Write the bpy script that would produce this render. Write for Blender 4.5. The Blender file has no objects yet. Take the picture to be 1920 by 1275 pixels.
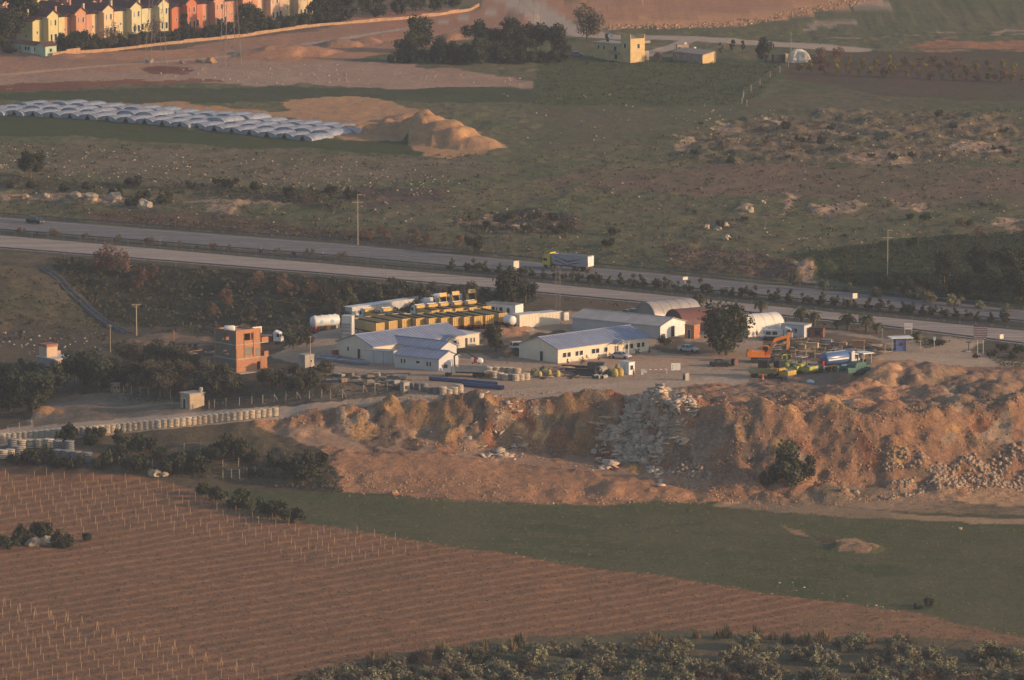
import bpy, bmesh, math, random
import numpy as np
from mathutils import Vector, Matrix
R = math.radians
scene = bpy.context.scene
COL = scene.collection

# ---------------------------------------------------------------- camera
CAM_H = 202.0
FPX = 12500.0                      # focal length in photo pixels (photo 1920 x 1275)
PITCH = math.atan((637.5 + 1160.0) / FPX)
SP, CP = math.sin(PITCH), math.cos(PITCH)
cam_d = bpy.data.cameras.new("camera")
cam_d.sensor_width = 36.0
cam_d.lens = 36.0 * FPX / 1920.0
cam_d.clip_start = 1.0
cam_d.clip_end = 30000.0
cam = bpy.data.objects.new("camera", cam_d)
COL.objects.link(cam)
cam.location = (0, 0, CAM_H)
cam.rotation_euler = (R(90) - PITCH, 0, 0)
scene.camera = cam

# ---------------------------------------------------------------- world, sun, exposure
SUN_EL = 13.5
SUN_AZ = Vector((0.955, -0.296, 0)).normalized()
w = bpy.data.worlds.new("World")
scene.world = w
w.use_nodes = True
nt = w.node_tree
sky = nt.nodes.new('ShaderNodeTexSky')
sky.sky_type = 'NISHITA'
sky.sun_disc = False
sky.sun_elevation = R(SUN_EL)
sky.sun_rotation = math.atan2(SUN_AZ.x, SUN_AZ.y)
sky.air_density = 1.0
sky.dust_density = 1.6
nt.links.new(sky.outputs[0], nt.nodes['Background'].inputs[0])
nt.nodes['Background'].inputs[1].default_value = 0.12
sd = bpy.data.lights.new("sun", 'SUN')
sd.energy = 3.3
sd.angle = R(0.6)
sd.color = (1.0, 0.63, 0.35)
so = bpy.data.objects.new("sun", sd)
COL.objects.link(so)
sv = Vector((SUN_AZ.x * math.cos(R(SUN_EL)), SUN_AZ.y * math.cos(R(SUN_EL)), math.sin(R(SUN_EL))))
so.rotation_euler = sv.to_track_quat('Z', 'Y').to_euler()
so.location = sv * 500
vs = scene.view_settings
scene.display_settings.display_device = 'sRGB'
vs.view_transform = 'Standard'
vs.look = 'None'
vs.gamma = 1.0
vs.use_curve_mapping = False
vs.exposure = 0.55
scene.cycles.volume_bounces = 0
scene.cycles.max_bounces = 5
scene.cycles.diffuse_bounces = 3

# ---------------------------------------------------------------- noise + picture/ground helpers
def _hash(ix, iy, seed):
    h = (ix.astype(np.int64) * 374761393 + iy.astype(np.int64) * 668265263 + seed * 1442695041) & 0x7fffffff
    h = ((h ^ (h >> 13)) * 1274126177) & 0x7fffffff
    h = (h ^ (h >> 16)) & 0x7fffffff
    return (h % 65536) / 32767.5 - 1.0
def vnoise(x, y, seed=0):
    x = np.asarray(x, float); y = np.asarray(y, float)
    xi = np.floor(x); yi = np.floor(y)
    fx = x - xi; fy = y - yi
    fx = fx * fx * fx * (fx * (fx * 6 - 15) + 10); fy = fy * fy * fy * (fy * (fy * 6 - 15) + 10)
    a = _hash(xi, yi, seed); b = _hash(xi + 1, yi, seed)
    c = _hash(xi, yi + 1, seed); d = _hash(xi + 1, yi + 1, seed)
    return (a * (1 - fx) + b * fx) * (1 - fy) + (c * (1 - fx) + d * fx) * fy
def fbm(x, y, scale, octv=4, seed=0, gain=0.5):
    s = 0; a = 1.0; t = 0
    x = np.asarray(x, float) / scale; y = np.asarray(y, float) / scale
    for o in range(octv):
        s = s + a * vnoise(x * (2 ** o) + 17.3 * o, y * (2 ** o) - 9.1 * o, seed + o * 7)
        t += a; a *= gain
    return s / t
def sstep(a, b, x):
    t = np.clip((x - a) / (b - a), 0, 1)
    return t * t * (3 - 2 * t)
def ray(px, py):
    u = (px - 960.0) / FPX; v = (637.5 - py) / FPX
    return (u, CP + v * SP, -SP + v * CP)
def at_z(px, py, z=0.0):
    d = ray(px, py); t = (z - CAM_H) / d[2]
    return (d[0] * t, d[1] * t, z)
def project(X, Y, Z):
    dep = Y * CP - (Z - CAM_H) * SP
    up = Y * SP + (Z - CAM_H) * CP
    return 960 + FPX * X / dep, 637.5 - FPX * up / dep
def inpoly(px, py, poly):
    P = np.array(poly, float)
    ins = np.zeros(px.shape, bool)
    m = (px >= P[:, 0].min()) & (px <= P[:, 0].max()) & (py >= P[:, 1].min()) & (py <= P[:, 1].max())
    if not m.any(): return ins
    x = px[m]; y = py[m]; r = np.zeros(x.shape, bool)
    n = len(P)
    for i in range(n):
        x1, y1 = P[i]; x2, y2 = P[(i + 1) % n]
        if y1 == y2: continue
        c = ((y1 > y) != (y2 > y)) & (x < (x2 - x1) * (y - y1) / (y2 - y1) + x1)
        r ^= c
    ins[m] = r
    return ins
def lin(points, x):
    a = np.array(points, float)
    return np.interp(x, a[:, 0], a[:, 1])

# highway edges in the photo, on the plane z = 0
HW_FU = [(-400, 376), (0, 407), (640, 457), (960, 487), (1280, 517), (1640, 553), (1920, 582), (2300, 622)]
HW_FL = [(-400, 400), (0, 432), (640, 482), (960, 511), (1280, 541), (1640, 577), (1920, 604), (2300, 645)]
HW_NU = [(-400, 408), (0, 441), (640, 497), (960, 525), (1280, 557), (1640, 593), (1920, 620), (2300, 662)]
HW_NL = [(-400, 434), (0, 466), (640, 517), (960, 546), (1280, 575), (1640, 611), (1920, 646), (2300, 690)]
# terrain profiles: for photo columns, (row, height) from near to far
PROF = {
 -400: [(1500, -14), (1000, -14), (900, -13), (890, -12.3), (870, -11), (845, -10), (720, -8), (640, -5), (560, -2)],
 0:    [(1500, -14), (1000, -13.5), (885, -12.5), (872, -11.5), (850, -10.3), (835, -10), (720, -7.5), (640, -6), (560, -1)],
 200:  [(1500, -14), (1000, -13.5), (900, -12.5), (880, -11), (840, -9), (815, -7.8), (720, -5.5), (645, -5), (560, -3.5)],
 350:  [(1500, -14), (1000, -13.5), (905, -12.5), (880, -11), (830, -8), (800, -6.3), (720, -4), (640, -4), (560, -4)],
 480:  [(1500, -14), (1000, -13.5), (912, -13), (870, -10.5), (810, -6.5), (788, -5), (720, -2), (640, -2), (560, -3)],
 640:  [(1500, -14), (1000, -13.5), (925, -13), (850, -8.5), (800, -6), (762, -2.8), (720, -0.3), (640, -0.5), (560, -3)],
 800:  [(1500, -14), (1000, -13.5), (935, -13), (850, -8.5), (815, -7.2), (754, -1.2), (720, 0), (640, 0), (580, -1)],
 960:  [(1500, -14), (1000, -13.7), (940, -13.3), (866, -9.6), (838, -9), (752, -0.5), (720, 0), (640, 0), (585, 0)],
 1100: [(1500, -14), (1000, -14), (942, -13.6), (888, -10.4), (852, -10.1), (750, 0), (720, 0), (640, 0), (600, 0)],
 1160: [(1500, -14), (1000, -14), (942, -13.6), (905, -11), (866, -10.2), (746, 0.2), (720, 0), (640, 0), (600, 0)],
 1280: [(1500, -14), (1000, -14), (942, -13.6), (918, -12), (886, -10.2), (768, 0.3), (740, 0.3), (660, 0), (610, 0)],
 1400: [(1500, -14), (1000, -14), (944, -13.6), (925, -12.2), (897, -10.6), (778, 0.4), (740, 0.4), (665, 0), (620, 0)],
 1640: [(1500, -14), (1000, -14), (955, -13.6), (935, -12.6), (908, -11), (780, 0.6), (740, 0.6), (680, 0), (640, 0)],
 1920: [(1500, -14), (1000, -14), (960, -13.8), (945, -13.4), (918, -12.4), (755, 1.2), (740, 0.9), (700, 0), (680, 0)],
 2300: [(1500, -14), (1000, -14), (962, -13.8), (950, -13.4), (925, -12.6), (760, 1.2), (745, 0.9), (735, 0), (725, 0)],
}
PX = np.array(sorted(PROF), float)
_PY, _PZ = [], []
for x in sorted(PROF):
    pts = list(PROF[x])
    nl, fu = float(lin(HW_NL, x)), float(lin(HW_FU, x))
    pts += [(nl + 5, 0), (fu - 4, 0), (fu - 40, 2.0), (330 + (x - 960) * 0.02, 4.5), (200, 6.5), (60, 8.0), (-40, 9.0), (-200, 10)]
    yy = [at_z(x, p[0], p[1])[1] for p in pts]
    for i in range(1, len(yy)):
        yy[i] = max(yy[i], yy[i - 1] + 1.2)
    _PY.append(yy); _PZ.append([p[1] for p in pts])
_PY = np.array(_PY); _PZ = np.array(_PZ)
NK = _PY.shape[1]
def base_height(X, Y):
    dep = Y * CP + (CAM_H + 5) * SP
    px = 960 + FPX * X / dep
    j = np.clip(np.searchsorted(PX, px) - 1, 0, len(PX) - 2)
    t = np.clip((px - PX[j]) / (PX[j + 1] - PX[j]), 0, 1)
    t = t * t * (3 - 2 * t)
    z = np.full(X.shape, _PZ[0, 0])
    y0 = _PY[j, 0] * (1 - t) + _PY[j + 1, 0] * t
    z0 = _PZ[j, 0] * (1 - t) + _PZ[j + 1, 0] * t
    z = np.where(Y <= y0, z0, z)
    for k in range(1, NK):
        y1 = _PY[j, k] * (1 - t) + _PY[j + 1, k] * t
        z1 = _PZ[j, k] * (1 - t) + _PZ[j + 1, k] * t
        s = np.clip((Y - y0) / np.maximum(y1 - y0, 1e-3), 0, 1)
        z = np.where((Y > y0), z0 + (z1 - z0) * s, z)
        y0, z0 = y1, z1
    return z

# ---------------------------------------------------------------- zones of the ground (drawn over the photo's ground, baked to the sheet)
# name: (polygon, colour A, colour B, relief, stretch)
Z = []
def zone(poly, a, b, rough=0.05, jit=1.0):
    Z.append((poly, a, b, rough, jit))
GRN, BRN = (.094, .105, .050), (.138, .118, .068)
# far slope behind the highway
zone([(-500, -300), (2500, -300), (2500, 640), (-500, 460)], GRN, BRN, .32)
zone([(-400, -60), (700, -60), (760, 30), (560, 62), (300, 95), (-400, 110)], (.10, .08, .05), (.17, .12, .08), .05)
zone([(-400, 115), (0, 97), (300, 95), (560, 58), (900, 10), (940, -40), (1100, -40), (1010, 30), (1060, 62), (980, 62), (760, 95), (640, 118), (300, 125), (120, 150), (-400, 175)], (.40, .205, .115), (.31, .175, .115), .12)
zone([(620, 30), (760, 20), (900, 12), (960, 20), (1000, 45), (880, 62), (700, 75)], (.36, .17, .10), (.32, .18, .12), .12)
zone([(-400, 172), (100, 142), (300, 122), (640, 116), (840, 125), (1000, 150), (1015, 163), (800, 168), (560, 160), (300, 156), (-400, 190)], (.30, .19, .14), (.36, .24, .17), .12)
zone([(-400, 168), (0, 160), (140, 150), (420, 149), (420, 156), (200, 160), (120, 168), (-400, 180)], (.16, .06, .04), (.22, .10, .06), .1, 1.6)
zone([(260, 126), (360, 130), (350, 138), (270, 134)], (.16, .06, .04), (.22, .10, .06), .1, 1.5)
zone([(-400, 184), (0, 174), (300, 164), (560, 164), (1000, 166), (1010, 192), (560, 188), (360, 196), (100, 188), (-400, 200)], (.045, .062, .028), (.07, .075, .04), .1)
zone([(90, 190), (330, 190), (390, 200), (540, 208), (520, 192), (660, 184), (745, 190), (860, 235), (938, 272), (928, 291), (835, 296), (745, 284), (690, 270), (640, 262), (560, 225), (350, 212), (150, 200)], (.42, .24, .12), (.36, .21, .12), .15)
zone([(-400, 212), (0, 214), (200, 228), (420, 250), (640, 262), (770, 268), (790, 292), (600, 282), (420, 275), (150, 258), (-400, 246)], (.045, .065, .025), (.06, .07, .03), .1)
zone([(1010, 118), (1200, 112), (1480, 120), (1400, 200), (1000, 200), (1000, 160)], (.062, .085, .036), (.09, .098, .05), .10)
zone([(1000, 198), (1400, 198), (1490, 150), (1940, 188), (1940, 205), (1300, 250), (1000, 290)], (.085, .092, .046), (.115, .10, .06), .2)
zone([(1470, 112), (1560, 95), (2400, 95), (2400, 195), (1700, 185), (1480, 150)], (.11, .065, .05), (.075, .07, .04), .1)
zone([(1010, 12), (1200, -30), (1700, -40), (1600, 8), (1480, 28), (1400, 44), (1250, 52), (1140, 52), (1050, 30)], (.42, .21, .115), (.35, .18, .11), .1)
zone([(1140, 38), (1250, 36), (1400, 26), (1480, 12), (1580, -10), (1640, -8), (1600, 10), (1480, 31), (1400, 46), (1250, 54), (1140, 54)], (.54, .27, .13), (.44, .24, .14), .12, 1.4)
zone([(1700, 88), (1780, 76), (2300, 72), (2300, 94), (1750, 93)], (.36, .17, .09), (.26, .13, .08), .25, 1.5)
for q in ([(1480, 55), (1560, 40), (1640, 42), (1600, 52)], [(1540, 68), (1660, 66), (1640, 71), (1545, 72)], [(1840, 58), (1940, 56), (1940, 63), (1850, 63)], [(1700, 62), (1760, 60), (1790, 65), (1720, 66)], [(1590, 10), (1700, 6), (1720, 10), (1600, 14)]):
    zone(q, (.36, .27, .20), (.22, .16, .11), .15, 2)
# brown and pale patches on the slope
zone([(1000, 335), (1300, 308), (1600, 312), (2400, 310), (2400, 380), (1750, 372), (1500, 372), (1250, 362)], (.175, .115, .08), (.125, .10, .062), .2, 2)
zone([(0, 265), (500, 285), (900, 300), (1000, 330), (800, 340), (300, 345), (0, 300)], (.12, .108, .062), (.18, .14, .095), .2, 2)
zone([(-300, 330), (0, 335), (330, 345), (620, 372), (640, 392), (300, 352), (0, 352)], (.05, .05, .03), (.09, .08, .05), .4, 2)
zone([(660, 355), (820, 358), (860, 372), (700, 378), (640, 368)], (.07, .055, .045), (.11, .08, .06), .4, 2)
zone([(840, 405), (930, 398), (1060, 405), (1090, 425), (1010, 445), (900, 435), (840, 425)], (.06, .055, .04), (.16, .11, .075), .9, 2)
zone([(1270, 250), (1420, 215), (1640, 205), (1900, 215), (1920, 300), (1600, 310), (1300, 305)], (.10, .095, .052), (.17, .125, .078), .7, 1.5)
for q in ([(1320, 232), (1365, 228), (1370, 240), (1330, 243)], [(1580, 290), (1680, 292), (1710, 308), (1600, 306)], [(1270, 250), (1295, 262), (1300, 285), (1275, 280)], [(1430, 215), (1470, 232), (1465, 240), (1440, 232)],
          [(1520, 388), (1590, 375), (1610, 385), (1570, 405), (1530, 400)], [(1680, 372), (1760, 375), (1740, 398), (1690, 395)], [(1390, 395), (1420, 388), (1410, 402), (1385, 404)], [(1480, 500), (1515, 495), (1530, 515), (1510, 528), (1470, 515)],
          [(1870, 408), (1905, 412), (1915, 435), (1880, 425)], [(865, 408), (915, 402), (900, 416), (875, 420)], [(935, 412), (980, 418), (990, 436), (950, 430)], [(0, 364), (90, 368), (300, 372), (290, 392), (240, 388), (60, 378), (0, 376)],
          [(350, 376), (460, 372), (540, 380), (440, 386)], [(390, 388), (440, 386), (450, 402), (400, 398)], [(1540, 245), (1560, 236), (1580, 250), (1560, 255)], [(1780, 270), (1900, 262), (1920, 280), (1800, 285)],
          [(1460, 360), (1476, 362), (1494, 400), (1484, 402)]):
    zone(q, (.42, .29, .19), (.24, .17, .115), .6, 1.6)
zone([(150, 395), (420, 400), (640, 432), (880, 470), (860, 480), (620, 452), (330, 430), (140, 412)], (.13, .085, .055), (.08, .07, .045), .2, 1.5)
zone([(1250, 465), (1400, 470), (1480, 495), (1500, 530), (1400, 522), (1250, 505)], (.15, .10, .07), (.09, .08, .05), .5, 1.5)
zone([(1470, 480), (1560, 466), (1700, 446), (2400, 425), (2400, 640), (1920, 582), (1640, 551), (1540, 520)], (.028, .047, .020), (.042, .056, .027), .15, .6)
# verge and median
zone([(-400, 374), (0, 405), (640, 455), (1280, 515), (1920, 580), (2400, 630), (2400, 705), (1920, 652), (1280, 580), (640, 523), (0, 472), (-400, 440)], (.062, .068, .042), (.10, .085, .058), .03)
# below the highway
zone([(-500, 440), (0, 472), (640, 521), (1280, 580), (1920, 650), (2400, 710), (2400, 1000), (-500, 1000)], (.075, .072, .045), (.13, .10, .065), .2)
zone([(-400, 500), (100, 490), (170, 540), (230, 620), (210, 645), (-400, 640)], (.08, .075, .042), (.12, .09, .058), .35)
zone([(90, 480), (640, 523), (900, 548), (1010, 562), (960, 590), (640, 604), (560, 640), (300, 622), (220, 612), (150, 545)], (.026, .030, .018), (.040, .037, .024), .35)
zone([(1000, 556), (1280, 582), (1640, 618), (1800, 640), (1640, 628), (1500, 612), (1240, 590), (1050, 580)], (.09, .075, .05), (.14, .10, .07), .1)
zone([(-400, 620), (640, 610), (640, 765), (-400, 860)], (.075, .062, .04), (.11, .085, .058), .2)
zone([(230, 640), (300, 625), (420, 635), (400, 652), (300, 660), (240, 660)], (.26, .17, .11), (.14, .10, .07), .25, 1.6)
zone([(80, 740), (200, 735), (330, 752), (380, 775), (200, 800), (60, 800)], (.27, .215, .17), (.14, .11, .075), .1, 1.6)
zone([(60, 770), (95, 766), (130, 778), (80, 782)], (.42, .24, .13), (.3, .18, .1), .4)
# building yard
zone([(490, 668), (600, 618), (760, 600), (1000, 590), (1080, 585), (1250, 588), (1420, 600), (1640, 632), (1780, 630), (1860, 640), (1790, 660), (1940, 680), (2400, 740), (2400, 760), (1920, 700), (1640, 690), (1420, 722), (1200, 736), (900, 752), (560, 772), (520, 768), (760, 742), (640, 700)], (.41, .30, .215), (.33, .24, .17), .04)
zone([(1180, 655), (1300, 655), (1420, 668), (1400, 680), (1300, 684), (1190, 700), (1000, 712), (700, 690), (600, 682), (600, 676), (760, 682), (1020, 690), (1190, 668)], (.44, .30, .20), (.36, .25, .17), .03)
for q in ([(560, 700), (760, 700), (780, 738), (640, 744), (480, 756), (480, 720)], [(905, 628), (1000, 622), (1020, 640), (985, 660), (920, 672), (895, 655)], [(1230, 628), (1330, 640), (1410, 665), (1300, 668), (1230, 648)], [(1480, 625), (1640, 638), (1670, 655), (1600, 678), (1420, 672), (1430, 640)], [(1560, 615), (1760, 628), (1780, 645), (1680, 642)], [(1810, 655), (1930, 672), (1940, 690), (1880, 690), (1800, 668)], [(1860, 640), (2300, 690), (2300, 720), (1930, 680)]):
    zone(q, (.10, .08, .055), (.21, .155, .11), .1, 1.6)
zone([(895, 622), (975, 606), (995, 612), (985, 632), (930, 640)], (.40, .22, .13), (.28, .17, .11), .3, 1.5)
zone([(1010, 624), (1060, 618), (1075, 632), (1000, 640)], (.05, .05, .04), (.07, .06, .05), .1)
zone([(860, 650), (905, 648), (900, 662), (858, 664)], (.07, .08, .045), (.11, .10, .06), .05)
# site road along the quarry edge
zone([(-400, 846), (0, 806), (250, 783), (380, 770), (520, 762), (760, 742), (900, 734), (1180, 716), (1300, 712), (1420, 700), (1420, 722), (1200, 738), (900, 756), (640, 774), (520, 788), (250, 810), (0, 836), (-400, 880)], (.47, .355, .265), (.39, .29, .21), .02, .25)
zone([(1420, 700), (1500, 690), (1640, 690), (1600, 720), (1500, 735), (1400, 722)], (.20, .155, .115), (.30, .20, .14), .08)
zone([(1640, 668), (1760, 650), (1860, 640), (1800, 660), (1900, 676), (2300, 730), (2300, 750), (1900, 700), (1640, 692)], (.44, .33, .24), (.37, .27, .19), .04)
# quarry
zone([(470, 800), (540, 775), (640, 766), (900, 750), (1180, 738), (1300, 722), (1420, 718), (1520, 735), (1590, 700), (1660, 684), (2400, 700), (2400, 970), (1700, 938), (1350, 945), (1000, 946), (640, 928), (600, 860), (470, 840)], (.355, .195, .112), (.23, .13, .08), .40)
zone([(480, 800), (640, 800), (820, 815), (1000, 850), (1200, 870), (1350, 900), (1330, 912), (1000, 875), (820, 850), (640, 840), (480, 822)], (.36, .225, .145), (.29, .185, .125), .06, .7)
zone([(1600, 705), (1680, 680), (1800, 690), (1790, 720), (1700, 740), (1600, 735), (1560, 735)], (.46, .27, .15), (.38, .22, .125), .3)
zone([(1040, 760), (1060, 745), (1140, 742), (1175, 770), (1165, 800), (1120, 840), (1040, 850), (1030, 810)], (.25, .135, .066), (.31, .17, .085), .4, .35)
zone([(945, 790), (1000, 775), (1050, 780), (1040, 830), (1010, 820), (960, 805)], (.52, .32, .15), (.42, .24, .11), .6, .35)
zone([(760, 765), (830, 790), (830, 815), (770, 800)], (.24, .135, .07), (.30, .17, .09), .25, .3)
zone([(1180, 745), (1260, 740), (1310, 770), (1260, 800), (1240, 880), (1190, 865), (1120, 850), (1150, 810), (1180, 780)], (.33, .26, .20), (.40, .30, .22), .5, .5)
zone([(1240, 800), (1340, 795), (1420, 800), (1330, 850), (1330, 890), (1250, 885)], (.17, .125, .095), (.30, .20, .14), .5, .6)
zone([(1340, 730), (1470, 712), (1540, 735), (1500, 755), (1360, 752)], (.17, .12, .085), (.32, .20, .13), .4, 1.2)
zone([(1700, 700), (2400, 700), (2400, 770), (1700, 770)], (.34, .20, .125), (.17, .125, .09), .5, 1.4)
zone([(1640, 905), (1720, 930), (1930, 955), (1930, 975), (1500, 950), (1480, 935)], (.11, .095, .055), (.30, .20, .13), .1, 1.6)
zone([(1640, 910), (1920, 915), (2400, 925), (2400, 960), (1920, 952), (1740, 935)], (.40, .25, .14), (.33, .2, .125), .2, 1.4)
zone([(640, 850), (820, 853), (1000, 878), (1200, 902), (1335, 916), (1350, 940), (1000, 943), (640, 926)], (.37, .20, .11), (.29, .155, .09), .14, .6)
# patches of other soils dumped over the quarry
_q = random.Random(21)
for _k in range(95):
    _x, _t = _q.uniform(640, 1925), _q.random()
    _y0 = float(np.interp(_x, [640, 1160, 1280, 1920], [775, 750, 745, 735])); _y1 = float(np.interp(_x, [640, 1100, 1400, 1920], [830, 860, 905, 915]))
    _y = _y0 + (_y1 - _y0) * _t; _w, _h = _q.uniform(8, 30), _q.uniform(6, 30)
    _c = _q.choice([(.28, .125, .07), (.40, .28, .185), (.16, .115, .085), (.43, .25, .115), (.22, .15, .10), (.36, .19, .10)])
    _s = _q.uniform(-.5, .7)
    zone([(_x + _w * math.cos(a) + _s * _h * math.sin(a), _y + _h * math.sin(a)) for a in np.linspace(0, 6.283, 9)[:-1]], _c, tuple(v * .72 for v in _c), .42, .7)
# field in front of the quarry
zone([(420, 910), (600, 900), (650, 925), (1000, 946), (1350, 945), (1500, 955), (1700, 960), (2400, 985), (2400, 1330), (1700, 1175), (1300, 1120), (1000, 1075), (640, 1018), (540, 1000), (430, 960)], (.072, .082, .036), (.105, .10, .052), .10)
zone([(1380, 938), (1480, 945), (1600, 955), (1760, 968), (1930, 975), (2300, 982), (2300, 990), (1900, 985), (1700, 975), (1480, 962), (1330, 950)], (.36, .24, .15), (.22, .16, .1), .05, 1)
zone([(1560, 1012), (1600, 1006), (1645, 1030), (1620, 1038), (1570, 1034)], (.38, .225, .135), (.3, .18, .11), .1, .7)
zone([(1460, 985), (1500, 992), (1520, 1006), (1490, 1000)], (.34, .21, .13), (.28, .18, .11), .05, .7)
zone([(1510, 1000), (1570, 1006), (1560, 1020), (1530, 1014)], (.07, .055, .035), (.1, .07, .05), .05, .7)
zone([(1200, 1000), (1330, 975), (1335, 982), (1200, 1005)], (.13, .10, .06), (.075, .075, .04), .05, 1.5)
for _y in (962, 985, 1008, 1032):      # tractor tracks
    for _d in (0, 5): zone([(560 + (_y - 962) * 2, _y + _d), (1000, _y + 14 + _d), (1500, _y + 50 + _d), (1940, _y + 95 + _d), (1940, _y + 96.6 + _d), (1500, _y + 51.6 + _d), (1000, _y + 15.6 + _d), (560, _y + 1.6 + _d)], (.12, .105, .06), (.085, .085, .045), .05, .25)
for _k in range(26):
    _x, _y, _w = _q.uniform(620, 1900), _q.uniform(965, 1120), _q.uniform(15, 70)
    if _y > 985 + (_x - 640) * .14 + 10: continue
    zone([(_x + _w * math.cos(a), _y + _w * .16 * math.sin(a) + .05 * _w * math.cos(a)) for a in np.linspace(0, 6.283, 9)[:-1]], _q.choice([(.115, .10, .055), (.055, .07, .03), (.10, .10, .045)]), (.08, .085, .042), .08, 1.4)
# scrub strip left of the quarry
zone([(-400, 850), (0, 842), (250, 815), (480, 795), (600, 840), (640, 900), (640, 925), (430, 915), (300, 905), (100, 885), (-400, 890)], (.085, .072, .045), (.15, .105, .065), .2)
# vineyard
VINE_Z = len(Z)
zone([(-500, 880), (100, 874), (190, 884), (310, 902), (380, 925), (470, 962), (560, 980), (640, 992), (1000, 1048), (1300, 1093), (1700, 1150), (2400, 1290), (2400, 2500), (-500, 2500)], (.255, .126, .068), (.172, .094, .057), .10, .9)
zone([(1500, 1150), (1640, 1145), (1930, 1195), (1930, 1210), (1500, 1185)], (.30, .17, .085), (.22, .12, .07), .1, 1.5)
zone([(420, 1300), (600, 1270), (720, 1225), (1000, 1195), (1300, 1185), (1600, 1195), (2400, 1225), (2400, 2500), (300, 2500)], (.10, .095, .052), (.135, .105, .06), .2, 1.4)
ROADS = [([(940, -40), (965, 0), (1000, 22), (1045, 50), (1110, 66), (1300, 72), (1450, 80), (1600, 91)], 6.5), ([(1300, 72), (1250, 90), (1180, 108)], 3.0), ([(0, 135), (150, 122), (400, 105), (620, 75), (820, 45), (965, 18)], 1.6)]

# ---------------------------------------------------------------- object helpers
def tag(o, label=None, cat=None, group=None, kind=None):
    if label: o["label"] = label
    if cat: o["category"] = cat
    if group: o["group"] = group
    if kind: o["kind"] = kind
    return o
def link_mesh(name, me, parent=None):
    o = bpy.data.objects.new(name, me)
    COL.objects.link(o)
    if parent is not None: o.parent = parent
    return o
def arr_mesh(name, verts, faces, mats, smooth=False):
    me = bpy.data.meshes.new(name)
    me.from_pydata([tuple(v) for v in verts], [], faces)
    for m in (mats if isinstance(mats, (list, tuple)) else [mats]): me.materials.append(m)
    if smooth: me.polygons.foreach_set('use_smooth', [True] * len(me.polygons))
    me.update()
    return me

# ---------------------------------------------------------------- materials
MATS = {}
def M(name, col, rough=.65, metal=0.0, var=.16, scale=.9, bump=0.0, bscale=20.0, spec=.3, perobj=0.0, col2=None):
    if name in MATS: return MATS[name]
    m = bpy.data.materials.new(name); m.use_nodes = True
    nt = m.node_tree; N = nt.nodes; L = nt.links
    b = N['Principled BSDF']
    b.inputs['Roughness'].default_value = rough
    b.inputs['Metallic'].default_value = metal
    b.inputs['Specular IOR Level'].default_value = spec
    tc = N.new('ShaderNodeTexCoord')
    n1 = N.new('ShaderNodeTexNoise'); n1.inputs['Scale'].default_value = scale; n1.inputs['Detail'].default_value = 6; n1.inputs['Roughness'].default_value = .65
    L.new(tc.outputs['Object'], n1.inputs['Vector'])
    mr = N.new('ShaderNodeMapRange')
    mr.inputs['From Min'].default_value = .3; mr.inputs['From Max'].default_value = .7
    L.new(n1.outputs['Fac'], mr.inputs['Value'])
    mx = N.new('ShaderNodeMix'); mx.data_type = 'RGBA'
    c2 = col2 or tuple(c * (1 - 2 * var) for c in col)
    mx.inputs['A'].default_value = (*c2, 1)
    mx.inputs['B'].default_value = (*(c * (1 + var * .6) for c in col), 1)
    L.new(mr.outputs['Result'], mx.inputs['Factor'])
    out = mx.outputs['Result']
    if perobj:
        oi = N.new('ShaderNodeObjectInfo')
        hs = N.new('ShaderNodeHueSaturation')
        m2 = N.new('ShaderNodeMapRange'); m2.inputs['To Min'].default_value = 1 - perobj; m2.inputs['To Max'].default_value = 1 + perobj
        m3 = N.new('ShaderNodeMapRange'); m3.inputs['To Min'].default_value = .5 - perobj * .06; m3.inputs['To Max'].default_value = .5 + perobj * .06
        L.new(oi.outputs['Random'], m2.inputs['Value']); L.new(m2.outputs['Result'], hs.inputs['Value'])
        L.new(oi.outputs['Random'], m3.inputs['Value']); L.new(m3.outputs['Result'], hs.inputs['Hue'])
        L.new(out, hs.inputs['Color']); out = hs.outputs['Color']
    L.new(out, b.inputs['Base Color'])
    if bump:
        n2 = N.new('ShaderNodeTexNoise'); n2.inputs['Scale'].default_value = bscale; n2.inputs['Detail'].default_value = 4
        bp = N.new('ShaderNodeBump'); bp.inputs['Strength'].default_value = bump; bp.inputs['Distance'].default_value = .05
        L.new(tc.outputs['Object'], n2.inputs['Vector']); L.new(n2.outputs['Fac'], bp.inputs['Height']); L.new(bp.outputs['Normal'], b.inputs['Normal'])
    MATS[name] = m
    return m

# ---------------------------------------------------------------- terrain sheet
def axis(lo, hi, step, out, grow=1.35):
    a = list(np.arange(lo, hi + step * .5, step))
    s = step; l, h = [], []
    x = a[0]
    while x > -out: s *= grow; x -= s; l.append(x)
    s = step; x = a[-1]
    while x < out * 1.3: s *= grow; x += s; h.append(x)
    return np.array(l[::-1] + a + h)
gx = axis(-200, 200, .55, 5000)
gy = axis(925, 2000, 1.5, 5000)
_ya, _yb = at_z(960, 950, -14)[1], at_z(960, 725, 0)[1]
gy = np.unique(np.concatenate([gy[(gy < _ya) | (gy > _yb)], np.arange(_ya, _yb, .55)]))
gy = gy[np.concatenate([[True], np.diff(gy) > .2])]
GX, GY = np.meshgrid(gx, gy)
GZ = base_height(GX, GY)
jx = fbm(GX, GY, 14, 5, 3, .6); jy = fbm(GX, GY, 14, 5, 11, .6)
ppx, ppy = project(GX, GY, GZ)
bpy_, bpx_ = ppy, ppx
CA = np.zeros(GX.shape + (3,)); CB = np.zeros(GX.shape + (3,)); RF = np.zeros(GX.shape); VN = np.zeros(GX.shape)
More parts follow.
